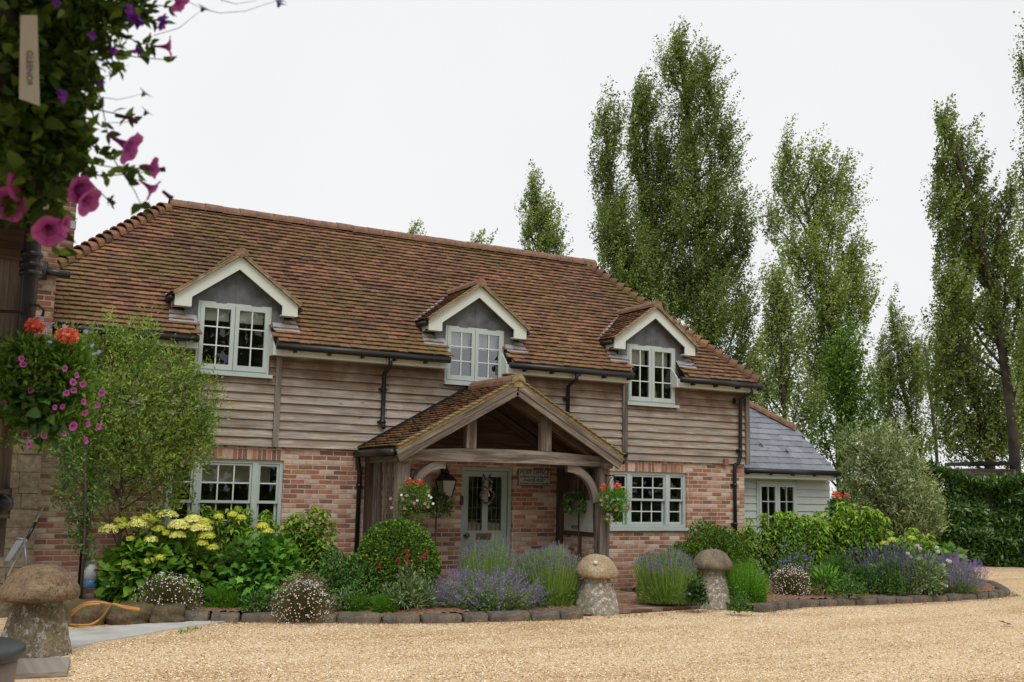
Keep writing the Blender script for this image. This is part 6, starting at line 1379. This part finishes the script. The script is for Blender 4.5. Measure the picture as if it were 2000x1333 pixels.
# ================================================================== POPLARS AND BACKGROUND
PG='tall poplars behind the cottage'
def base(px,d): 
    p=HD(px,900,d); p[2]=0; return p
def pop(label,px,d,trunk,lobes,seed,mat='poplar',dens=.38,L=None,r=.28,**k):
    L=(L or .125)*.72; b=base(px,d); per=k.pop('per',64)
    return lobes_tree('poplar_tree',label,'poplar',b,lobes,d,mat,dens*1.0*(d/45)**2*(.125/L)**2*k.pop('df',1),L,L*.78,seed,trunk,r*.6,clump=k.pop('clump',.5),per=per,wind=(.55,0,.45),group=PG,depth_f=.9,minr=.2,sig=.55,limb_r=.010,plume=k.pop('plume',(1.6,.52,.5)),**k)
pop('tall poplar forming the left shoulder of the big clump',1250,45,[(1250,960),(1240,700),(1215,500),(1190,330),(1178,230)],
 [(1180,232,24,34),(1200,262,24,34,.8),(1176,315,26,45),(1190,390,34,48),(1186,450,36,45),(1215,430,26,60,.8),(1196,505,34,42),(1235,520,40,60),(1215,560,45,45),(1250,600,45,50)],401,r=.2)
pop('poplar in the middle of the clump right behind the hipped roof',1300,46,[(1300,960),(1290,700),(1280,500),(1262,330),(1252,190)],
 [(1250,185,22,28),(1264,215,30,36),(1236,250,18,45),(1243,310,22,45),(1288,285,28,50),(1262,350,28,50),(1300,360,38,62),(1266,430,36,60),(1300,460,40,60),(1262,520,45,60),(1320,560,50,60),(1290,630,40,50)],402,r=.24)
pop('tallest poplar rising above all others behind the cottage',1390,45,[(1390,960),(1395,760),(1385,560),(1360,350),(1340,200),(1325,90)],
 [(1322,82,14,24),(1332,102,18,26),(1296,118,20,22,.8),(1312,140,26,26),(1350,140,26,30,.8),(1377,125,15,30),(1345,180,34,30),(1384,178,30,28),(1330,215,30,36,.8),(1396,215,24,26,.6),(1392,262,42,38),(1340,290,36,50),(1420,290,26,30,.8),(1437,326,17,26,.7),(1390,340,34,50,.7),(1350,400,44,62),(1402,412,40,50),(1447,425,22,42),(1452,470,20,34,.7),(1370,480,48,60),(1415,520,44,60),(1350,570,44,60),(1400,610,55,60),(1448,600,28,60,.7),(1370,660,40,40),(1440,690,36,50),(1465,760,25,45)],403,r=.34)
pop('paler poplar with two pointed tops right of the big clump',1625,43,[(1645,960),(1640,780),(1620,620),(1590,480),(1570,380)],
 [(1531,290,12,22),(1541,315,18,24),(1530,350,24,34),(1560,350,18,30,.6),(1592,318,16,24),(1606,340,22,34),(1636,360,26,36),(1664,388,18,24,.8),(1548,400,24,30,.8),(1508,430,28,36,.8),(1590,405,28,50,.8),(1630,430,30,46,.7),(1545,470,28,40,.7),(1590,490,40,50),(1645,500,26,50,.6),(1670,510,16,46),(1560,545,36,44,.6),(1615,570,44,56),(1668,580,34,56),(1690,600,18,40,.6),(1590,650,44,56,.8),(1640,680,40,60),(1600,740,40,56,.9),(1660,760,30,50,.6)],404,'poplar_light',r=.3)
pop('slender poplar between the big clump and two topped tree',1530,40,[(1535,960),(1532,800),(1520,640),(1512,540)],
 [(1508,545,26,34,.8),(1520,595,34,44),(1500,660,24,44,.8),(1540,670,36,50,.8),(1520,740,36,50,.9),(1560,780,34,46,.6),(1490,760,20,40,.7),(1560,850,30,40,.4),(1520,620,28,40),(1500,820,26,36,.6),(1590,800,30,40,.6),(1475,720,18,40,.8)],405,'poplar_light',r=.16)
pop('small dark poplar in the gap beyond the olive tree',1765,60,[(1790,960),(1785,850),(1760,740),(1747,640)],
 [(1742,612,9,22),(1746,645,15,28),(1765,680,20,36),(1730,700,20,46),(1775,730,26,50),(1735,770,24,56),(1790,690,10,28),(1792,740,16,44),(1780,810,24,50,.6),(1735,850,24,44,.8),(1800,860,20,40,.6),(1710,760,26,50,.8),(1760,880,24,40,.7),(1700,840,24,40,.7)],406,r=.3,L=.15)
pop('thin leaning poplar with bare stems in the gap beside the largest right tree',1825,55,[(1835,960),(1828,860),(1815,760),(1808,680)],
 [(1806,680,10,30,.6),(1815,740,18,44,.5),(1830,810,22,50,.5),(1815,870,16,30,.4)],407,r=.16,L=.14)
pop('ivy clad dark poplar trunk behind the outbuilding roof',1645,38,[(1645,960),(1640,880),(1642,800),(1640,740)],
 [(1640,740,34,50),(1645,800,30,50),(1650,870,26,50),(1640,690,36,40),(1655,930,26,30,.8),(1610,850,30,40,.6),(1590,890,24,30,.5),(1690,800,24,44,.6)],408,'box',r=.3,dens=.40)
pop('largest poplar at right with wide spreading crown',1960,33,[(1990,960),(1975,800),(1945,600),(1905,420),(1865,280)],
 [(1838,232,18,28),(1850,265,24,32),(1880,280,22,30,.7),(1832,325,26,36),(1870,345,34,44),(1905,350,22,40,.6),(1836,400,30,42),(1880,420,40,50),(1925,400,24,44,.7),(1850,470,36,44,.9),(1905,500,44,54),(1950,450,26,50,.7),(1975,400,20,46,.8),(1965,520,40,60,1.0),(1990,590,28,50),(1950,640,34,50,.7),(1995,680,30,50,.7),(1930,600,34,50,.8),(1900,480,40,50,.7),(1850,560,32,50),(1880,600,36,50),(1840,640,30,40,.9)],409,r=.30,L=.11,clump=.34)
pop('leaning leafy poplar at the right in front of the sky gap',1900,36,[(1950,960),(1930,860),(1890,740),(1850,640)],
 [(1845,620,28,40),(1880,660,34,50),(1850,690,34,50),(1900,730,36,54),(1860,760,34,46),(1930,790,34,50),(1880,830,40,44),(1950,840,40,44),(1985,860,30,50),(1850,850,30,36,.9),(1830,740,26,44,.9),(1915,860,44,40),(1965,740,40,40,.6),(1990,800,30,40),(1870,560,34,44,.9)],410,r=.25,dens=.38)
pop('poplar cut by the right edge of the picture',2040,30,[(2045,960),(2040,700),(2030,400),(2015,200)],
 [(1995,118,14,30),(2012,190,22,50),(2030,280,34,60),(2010,430,30,60),(2040,560,40,70),(1998,340,14,30,.6),(2010,700,30,60),(2000,780,18,40)],411,r=.3,L=.11)
pop('lone distant poplar showing above the cottage ridge',1060,62,[(1065,960),(1060,600),(1052,400)],
 [(1037,360,9,18),(1046,382,18,26),(1018,398,12,14,.7),(1052,420,26,32),(1032,440,22,30,.8),(1072,450,24,36),(1050,480,38,30),(1088,490,12,26)],412,'poplar_light',r=.24,L=.16)
pop('tip of a distant tree just above roof ridge beside the middle dormer',928,66,[(928,960),(930,500),(929,470)],[(928,472,10,12),(936,484,14,12)],413,'poplar_light',r=.2,L=.17)
pop('tip of a distant tree above the ridge between two dormers',803,66,[(803,960),(805,500),(803,455)],[(800,452,8,9),(807,466,14,14)],414,'poplar_light',r=.2,L=.17)
# roof of a far shed over the hedge
P=HD(1900,915,33); sh=empty('distant_shed',(P[0],P[1],0),'low dark roofed shed half hidden behind the laurel hedge','shed')
a=HD(1870,905,33);b_=HD(1960,903,33)
m=MB(); m.beam((a[0],a[1],a[2]-.02),(b_[0],b_[1],a[2]+.0),2.0,.10,None,None); m.build('roof',M['black'],sh)
m=MB(); m.beam((a[0],a[1],(a[2]-.15)/2),(b_[0],b_[1],(a[2]-.15)/2),1.6,a[2]-.2,None,None); m.build('wall',M['oak'],sh)
# a loose band of scrub closing the view low behind everything
def scrub():
    rs=np.random.RandomState(9); n=16000; u=rs.rand(n); A=HD(1450,950,70); B=HD(2300,950,60); P=A+(B-A)*u[:,None]+FWD*(rs.rand(n)*3)[:,None]; hgt=1.5+.6*np.sin(u*23)+.5*np.sin(u*61+1); P[:,2]=rs.rand(n)**.8*hgt
    v,f=leaves(P,rdir(n,rs)+np.array([0,0,.3]),rdir(n,rs),.28,.22,rs); fo=FO().add(v,f,rs.rand(n)); o=fo.build('undergrowth',M['poplar'],None); tag(o,'low scrubby growth far behind the trees','undergrowth',kind='stuff')
scrub()

# trees on the far side of the drive, behind the camera: they are what the window panes mirror
def mirror():
    rs=np.random.RandomState(19); fo=FO()
    for (x,y,h,r) in ((-3,-36,11,4),(4,-38,14,5),(10,-37,12,3.5),(26,-38,9,4),(32,-36,11,4.5),(40,-40,12,5),(18,-42,4,5),(-12,-38,10,4),(22,-40,6,3),(50,-38,12,6)):
        n=int(900*r); P,O=blob_points(n,(x,y,h*.55),(r,r*.8,h*.5),rs,.6,.3); v,f=leaves(P,rdir(n,rs),O+rdir(n,rs)*.6,.55,.4,rs); fo.add(v,f,rs.rand(n)*.6)
    n=9000; P=np.stack([rs.uniform(-25,70,n),-36+rs.normal(size=n)*.5,rs.rand(n)*3.2],1); v,f=leaves(P,rdir(n,rs),rdir(n,rs)+np.array([0,1.,0]),.5,.35,rs); fo.add(v,f,rs.rand(n)*.5)
    o=fo.build('woods',M['poplar'],None); tag(o,'line of trees across the drive seen only as dark reflections in the window panes','woods',kind='stuff')
mirror()
# ================================================================== LEFT FOREGROUND
# oak post of the car port with brace, beam, downpipe
D5=5.0
cp=HD(10,900,D5); PXr=HD(38,800,D5)
t=empty('carport_post',(PXr[0]-.1,PXr[1],0),'dark oak carport post with brace at the left edge','carport')
x1=HD(37,750,D5)[0]; y1=HD(37,750,D5)[1]
MB().box((x1-.26,y1,0),(x1-.045,y1+.2,3.0)).build('post',M['oak'],t); MB().box((x1-.044,y1+.03,1.42),(x1,y1+.2,3.0)).build('edge_board',M['oak'],t)
q0=HD(-10,540,D5); q1=HD(48,478,D5)
m=MB(); m.beam((x1-.50,y1+.08,2.35),(x1-.10,y1+.08,2.80),.12,.16); m.build('brace',M['oak_dark'],t)
m=MB(); m.box((x1-.6,y1-.02,2.82),(x1+.02,y1+.22,3.02)); m.box((x1-.35,y1-5.2,2.95),(x1-.18,y1-.02,3.12)); m.build('beam',M['oak_dark'],t)
MB().box((x1-6,y1-8,3.13),(x1-.06,y1+.35,3.22)).build('roof',M['oak_dark'],t)
pl=HD(57,560,D5-.05); m=MB(); m.tube([(pl[0]+.0,pl[1],3.1),(pl[0],pl[1],2.95),(pl[0],pl[1],2.45),(pl[0]-.05,pl[1]+.1,2.25),(pl[0]-.18,pl[1]+.3,2.1),(pl[0]-.2,pl[1]+.33,0)],.038,14)
for z in (2.78,2.83,2.74): m.tube([(pl[0],pl[1],z-.012),(pl[0],pl[1],z+.012)],.050,14)
m.build('downpipe',M['black'],t)
m=MB(); m.tube([(pl[0]-.06,pl[1],3.08),(pl[0]-.28,pl[1]-1.5,3.12),(pl[0]-.35,pl[1]-5,3.16)],.055,10); m.build('gutter',M['black'],t)
# small sawn timber box on the post
a=HD(12,980,D5-.15); t=empty('timber_box',(a[0],a[1],a[2]),'small sawn timber box with a black knob fixed to the post','box')
m=MB(); h0=HD(26,1012,D5-.15); h1=HD(26,955,D5-.15); m.box((h0[0]-.2,h0[1]-.02,h0[2]),(h0[0]-.018,h0[1]+.02,h1[2])); m.build('front_board',M['oak'],t)
MB().box((h0[0]-.017,h0[1]-.03,h0[2]-.005),(h0[0]+.0,h0[1]+.15,h1[2]+.005)).build('edge_strip',M['board'],t)
m=MB(); k=HD(4,985,D5-.2); m.tube([(k[0],k[1]+.03,k[2]),(k[0],k[1]-.0,k[2]),(k[0],k[1]-.03,k[2])],[.045,.048,.03],14); m.build('knob',M['black'],t)
# second basket (on the post)
rs=np.random.RandomState(55); t=empty('hanging_basket',HD(70,770,D5-.2),'full hanging basket of magenta petunias and coral geraniums on the carport post','hanging basket','hanging baskets in the left foreground')
fo=FO(); k=(D5-.2)/FPX
for (cx,cy,rx,ry,n) in ((60,735,80,65,3200),(130,740,55,60,1700),(50,800,75,55,2100),(115,810,60,55,1600),(60,690,70,30,900),(150,700,30,35,280),(150,830,25,35,120),(60,860,60,28,260)):
    bush(fo,HD(cx,cy,D5-.2+rs.uniform(-.05,.05)),(rx*k,rx*k*.8,ry*k),n,.032,.012,rs,.2,.25,.3)
fo.build('foliage',M['basket_leaf'],t)
fo=FO()
for (cx,cy,rx,ry,n) in ((90,810,55,45,110),(50,780,55,40,80),(70,850,40,20,40)): bush(fo,HD(cx,cy,D5-.3),(rx*k,rx*k*.6,ry*k),n,.06,.045,rs,.3,.2,.0,'broad')
fo.build('broad_leaves',M['mid'],t)
pts=[(42,701),(45,712),(127,720),(150,733),(162,751),(144,763),(130,768),(199,768),(164,785),(191,792),(167,807),(143,833),(172,829),(193,834),(50,848),(86,849),(125,847),(57,869),(107,796),(122,795),(60,763),(34,806),(9,787),(143,747),(168,861)]
for i,(x,y) in enumerate(pts):
    big=(x,y) in ((50,848),(86,849),(143,833)); petunia(HD(x,y,D5-.42+rs.uniform(-.05,.1)),(rs.uniform(-.1,.9),-.7,rs.uniform(-.3,.2)),.0145*(1.45 if big else 1.0)*rs.uniform(.8,1.1),M['magenta'],t,'petunia',i)
for i,(x,y,R) in enumerate(((67,637,.034),(131,655,.038),(74,643,.02))): geranium(HD(x,y,D5-.25),R,60+i,t)
fo=FO(); P=np.array([HD(x,y,D5-.3) for x,y in ((104,631),(126,638),(97,668),(168,648),(180,675),(193,688),(184,691),(10,722),(64,685),(80,622),(95,640))]); discs(fo,P,.022,rs,8); tag(fo.build('blue_daisies',M['blue'],t),kind='stuff')
m=MB(); hk=HD(76,597,D5-.2); hl=HD(0,608,D5-.15)
m.tube([hl+np.array([-.3,0,0]),hl,HD(45,610,D5-.18),HD(60,596,D5-.2),hk,HD(86,606,D5-.2),HD(83,618,D5-.2)],.007,7); m.build('hook',M['iron'],t)
m=MB()
for (x,y) in ((48,690),(75,700),(100,690)): 
    m.tube([HD(82,618,D5-.2),HD((82+x)/2,655,D5-.2),HD(x,y,D5-.2)],.0022,5)
m.build('chain',M['lead_new'],t)
m=MB(); m.lathe([(.03,-.15),(.10,-.13),(.13,-.05),(.14,.02)],HD(60,785,D5-.1),20); m.build('basket',M['twig'],t)
# first basket, close to the lens
D2=2.0; k=D2/FPX; rs=np.random.RandomState(66)
t=empty('hanging_basket',HD(0,150,D2),'hanging basket of trailing magenta petunias close at the top left','hanging basket','hanging baskets in the left foreground')
fo=FO()
def mass(cx,cy,rx,ry,n,L=.030,W=.015,d=D2,lo=0,hi=1,shape='broad',depth_=.8): 
    bush(fo,HD(cx,cy,d),(rx*k,rx*k*depth_,ry*k),n,L,W,rs,.15,.3,.0,shape,.12,lo,hi,1.0)
mass(40,40,100,70,420); mass(150,30,80,45,300); mass(240,20,60,30,180,.026,.011); mass(60,130,100,70,480,.034,.018); mass(140,110,70,60,300,.028,.010)
mass(60,230,90,60,420,.038,.022); mass(150,190,45,50,160,.028,.012); mass(30,320,50,45,150,.042,.026); mass(80,340,50,40,90,.04,.022); mass(110,280,60,40,170,.04,.024,D2+.03)
mass(20,90,70,90,300,.036,.02,D2+.12); mass(40,200,70,110,380,.038,.022,D2+.15); mass(190,60,50,45,160,.024,.010); mass(30,400,30,50,40,.04,.024); mass(75,400,40,45,60,.038,.022); mass(110,330,40,40,60,.036,.02)
# fine trailing stems with leaves
def trail(pts,nl,L,W,mstem,d=D2,r=.0016,dj=.02):
    P=[HD(x,y,d+dj*math.sin(i)) for i,(x,y) in enumerate(pts)]
    Q=[]; 
    for i in range(len(P)-1):
        for j in range(5): Q.append(P[i]+(P[i+1]-P[i])*j/5)
    Q.append(P[-1]); mstem.tube(Q,[r*(1-.6*i/len(Q)) for i in range(len(Q))],6)
    if nl:
        ii=rs.randint(1,len(Q),nl); A=np.array(Q)[ii]; T_=np.array(Q)[ii]-np.array(Q)[ii-1]; v,f=leaves(A,unit(unit(T_)*.5+rdir(nl,rs)),rdir(nl,rs)*.6-CAMR[2]*.8,L*(.7+.5*rs.rand(nl)),W*(.7+.5*rs.rand(nl)),rs,.1,'broad'); fo.add(v,f,rs.rand(nl))
st=MB()
trail([(120,270),(170,280),(215,300),(240,340),(262,372),(278,405),(295,422)],13,.030,.017,st)
trail([(60,250),(120,300),(180,320),(235,330),(280,330)],16,.026,.014,st); trail([(150,330),(200,345),(250,340),(300,335)],16,.024,.013,st)
trail([(120,180),(190,215),(240,225),(262,235)],12,.026,.012,st); trail([(150,80),(210,105),(270,112),(330,118)],9,.036,.017,st)
trail([(150,200),(180,270),(200,300)],8,.026,.014,st); trail([(200,90),(225,110),(248,140)],3,.045,.018,st); trail([(180,130),(200,210),(210,260)],8,.028,.011,st)
trail([(40,330),(60,400),(80,440),(50,470)],9,.036,.02,st); trail([(80,350),(110,410),(120,440),(100,480)],9,.034,.018,st); trail([(20,380),(45,440),(75,470),(118,490)],8,.032,.018,st)
trail([(120,330),(180,360),(210,390),(218,396)],5,.02,.008,st); trail([(210,20),(250,30),(300,40),(330,45)],16,.024,.010,st); trail([(230,60),(270,85),(310,90)],12,.026,.012,st); trail([(240,0),(300,10),(350,15)],12,.024,.010,st)
for pts in ([(195,190),(230,195),(255,190),(278,183)],[(200,240),(240,240),(265,235),(284,222)],[(300,70),(350,55),(375,35),(393,20)],[(360,0),(380,10),(395,18)],[(395,18),(430,26),(480,22),(520,8),(545,2)],[(430,0),(460,8),(500,2)],[(200,150),(215,148),(240,130),(250,128)]):
    trail(pts,0,0,0,st,r=.0007)
st.build('stems',M['redstem'],t)
fo.build('foliage',M['basket_shade'],t)
fl=[(256,290,(.75,-.35,-.45),.033,1,1),(302,328,(.9,.2,.1),.020,1,1),(300,372,(.8,-.1,-.5),.022,1,1),(158,372,(.55,-.75,-.35),.028,1,1),(174,395,(.65,-.5,-.5),.029,1,1),(97,452,(.1,-.75,-.6),.031,1,1),(46,362,(.45,-.8,-.1),.034,1,1),(18,398,(-.2,-.85,-.5),.034,1,1),(130,436,(.7,-.4,-.2),.016,1,1),(333,92,(.9,-.2,.1),.020,1,1),(352,8,(.6,-.3,-.7),.020,1,1)]
for i,(x,y,dv,R,tb,_) in enumerate(fl): petunia(HD(x,y,D2-.03),dv,R,M['magenta'],t,'petunia',200+i,1.0,True)
M['bud']=sm('dark plum bud',(.07,.015,.05),.5,.3,20)
for pa in ([(318,374),(330,384),(336,388)],[(285,330),(310,332),(322,331)],[(225,226),(250,230),(268,238)],[(210,388),(216,393),(222,399)]):
    m=MB(); m.tube([HD(x,y,D2-.02) for x,y in pa],[.003,.004,.0055],8); m.build('bud',M['bud'],t)
for i,(x,y,R) in enumerate(((248,18,.013),(258,32,.014),(272,45,.015),(264,38,.012),(320,38,.012),(316,52,.010),(220,100,.012),(268,102,.011),(125,190,.013),(118,183,.010),(110,5,.010),(180,70,.010),(198,162,.008))):
    r2=np.random.RandomState(i); P=HD(x,y,D2-.08); d=rdir(9,r2); f=FO(); v,q=leaves(np.repeat(P[None],9,0),d-CAMR[2]*.3,rdir(9,r2)-CAMR[2],R,R*.8,r2,.1,'broad'); f.add(v,q,r2.rand(9)); f.build('violet_flower',M['violet'],t)
def raydaisy(x,y,R,seed,upd=(.2,-.2,.9)):
    r2=np.random.RandomState(seed); P=HD(x,y,D2); u=unit(np.array(upd,float)[None])[0]; n=15; a=2*math.pi*np.arange(n)/n; e1=unit(np.cross(u,[0,1,.2])[None])[0]; e2=np.cross(u,e1)
    D=e1*np.cos(a)[:,None]+e2*np.sin(a)[:,None]+u*.45; f=FO(); v,q=leaves(np.repeat(P[None],n,0),D,np.repeat(u[None],n,0),R*(.8+.3*r2.rand(n)),R*.2,r2,.1); f.add(v,q,r2.rand(n)); o=f.build('ray_daisy',M['blue'],t)
    MB().tube([P-u*.006,P,P+u*.003],[.002,.0042,.003],8).build('daisy_centre',M['mid'],o)
for i,(x,y) in enumerate(((281,184),(285,221),(396,18),(318,45),(545,3),(545,9))): raydaisy(x,y,.017,i,(.5,-.3,.8) if i<2 else (.2,-.3,.7))
m=MB(); m.lathe([(.02,-.20),(.10,-.19),(.17,-.10),(.195,.0),(.20,.06)],HD(-110,110,D2+.05),28); m.build('basket',M['twig'],t)
m=MB(); C_=HD(-110,60,D2+.05)
for a in (0,2.1,4.2): m.tube([C_+np.array([math.cos(a)*.19,math.sin(a)*.19,0]),C_+np.array([0,0,.42])],.002,5)
m.build('chain',M['iron'],t)
# plastic label hanging in the basket
tl=empty('plant_label',HD(56,120,D2-.16),'white plastic plant label with handwriting hanging in the close basket','plant label')
dd=D2-.16; c=[HD(40,30,dd),HD(72,30,dd),HD(77,207,dd-.01),HD(37,193,dd-.01)]
nrm=-CAMR[2]; MB().poly(c,.0012,nrm).build('tag',sm('white plastic',(.66,.66,.62),.5,.08,4),tl)
cu=text('GLEENOR',.0155,HD(57,134,dd-.008),tl,M['ink'],width=None,ext=.0001,off=-.004)
R3=np.stack([-CAMR[1]*-1,CAMR[0]*1,-CAMR[2]],0)  # reading direction runs down the picture
xa=CAMR[1]; za=-CAMR[2]; ya=np.cross(za,xa)
cu.rotation_euler=Matrix(((xa[0],ya[0],za[0]),(xa[1],ya[1],za[1]),(xa[2],ya[2],za[2]))).to_euler()
cu.scale=(.90,1.0,1)
# lidded tub at the bottom left corner
dt=2.7; c0=HD(-150,1268,dt); r=(184)*dt/FPX
t=empty('lidded_tub',(c0[0],c0[1],0),'tan barrel with a dark round lid at the bottom left corner','tub')
MB().lathe([(r*.95,c0[2]-.028),(r,c0[2]-.02),(r*1.0,c0[2]-.004),(r*.97,c0[2]+.004),(r*.6,c0[2]+.012),(.02,c0[2]+.016)],(c0[0],c0[1],0),64).build('lid',sm('dark grey lid',(.035,.04,.042),.45,.2,4,.5),t)
MB().lathe([(r*.62,0),(r*.66,.3),(r*.8,c0[2]-.3),(r*.9,c0[2]-.12),(r*.93,c0[2]-.03)],(c0[0],c0[1],0),64).build('barrel',sm('tan barrel',(.26,.21,.17),.6,.2,3,.3),t)
# flag under the near staddle stone
fl_=[G(*p) for p in ((-40,1299),(137,1294),(131,1322),(-40,1330))]
m=MB(); m.poly([np.array([p[0],p[1],.05]) for p in fl_],.08,(0,0,1)); o=m.build('timber_edging',M['oak'],None,.006); top(o,fl_[1]); tag(o,'flat weathered slab laid in front of the near staddle stone','slab')
# orange hose
rs=random.Random(4)
def spl(P,n=8):
    out=[]; P=[np.array(p) for p in P]; P=[2*P[0]-P[1]]+P+[2*P[-1]-P[-2]]
    for i in range(1,len(P)-2):
        for j in range(n):
            s=j/n; out.append(.5*((2*P[i])+(-P[i-1]+P[i+1])*s+(2*P[i-1]-5*P[i]+4*P[i+1]-P[i+2])*s*s+(-P[i-1]+3*P[i]-3*P[i+1]+P[i+2])*s**3))
    out.append(P[-2]); return out
hz=lambda x,y,z: G(x,y,z)
m=MB()
A_=[hz(272,1190,.36),hz(240,1184,.37),hz(215,1180,.37),hz(190,1176,.38),hz(170,1178,.36),hz(150,1188,.25),hz(130,1208,.06),hz(123,1214,.03)]
B_=[hz(272,1192,.36),hz(245,1188,.36),hz(222,1180,.39),hz(212,1186,.32),hz(200,1205,.12),hz(180,1219,.03),hz(155,1221,.03),hz(131,1218,.03),hz(138,1206,.10),hz(150,1192,.25),hz(168,1182,.36),hz(195,1180,.38)]
m.tube(spl(A_),.013,8); m.tube(spl(B_),.013,8)
o=m.build('garden_hose',sm('orange hose',(.55,.26,.06),.45,.2,8,.4),None); top(o,A_[-1]); tag(o,'orange garden hose looped over the rockery blocks','hose')
# bottle of blue liquid
p=G(177,1147,.36); p=WY(177,1140,-.42); t=empty('plastic_bottle',(p[0],p[1],p[2]),'translucent plastic bottle half filled with blue liquid by the drainpipe','bottle')
w_=.5*28*depth(p)/FPX; z0=WY(177,1148,-.42)[2]; z1=WY(177,1103,-.42)[2]; hb=z1-z0
MB().lathe([(w_*.9,z0+hb*.38),(w_*.98,z0+hb*.40),(w_,z0+hb*.7),(w_*.85,z0+hb*.86),(w_*.5,z0+hb*.95),(w_*.45,z0+hb)],(p[0],p[1],0),20,sq=.2).build('bottle',sm('milky plastic',(.55,.57,.57),.35,.05,4,.4),t)
MB().lathe([(w_*.92,z0),(w_,z0+.01),(w_*.99,z0+hb*.379)],(p[0],p[1],0),20,sq=.2).build('blue_liquid',sm('blue liquid',(.08,.22,.42),.3,.1,4,.4),t)
# silver pole and frame against the wing
dp=depth(WY(60,1040,-1.0)); t=empty('telescopic_pole',HD(20,1115,dp),'silver telescopic pole with black grip leaning on the stone wing','pole')
a=HD(15,1125,dp-.3); b_=HD(88,986,dp+.35); MB().tube([a,b_],[.013,.010],10).build('tube',sm('silver metal',(.45,.46,.47),.3,.1,8,.5,0,.8),t)
MB().tube([a+(b_-a)*.50,a+(b_-a)*.74],.019,10).build('grip',M['black'],t)
t=empty('folding_frame',HD(40,1100,dp-.3),'grey panel on a folding metal frame beside the pole','frame')
c=[HD(8,1096,dp-.25),HD(20,1096,dp-.25),HD(48,1054,dp-.1),HD(34,1052,dp-.1)]; MB().poly(c,.02,-CAMR[2]).build('panel',sm('grey mesh panel',(.16,.17,.18),.5),t)
MB().tube([c[2],HD(52,1105,dp-.3)],.014,8).tube([c[3]+np.array([-.02,0,0]),c[2]+np.array([.02,0,.0])],.014,8).build('frame_leg',sm('grey frame',(.2,.21,.22),.4,.1,8,.4,0,.5),t)
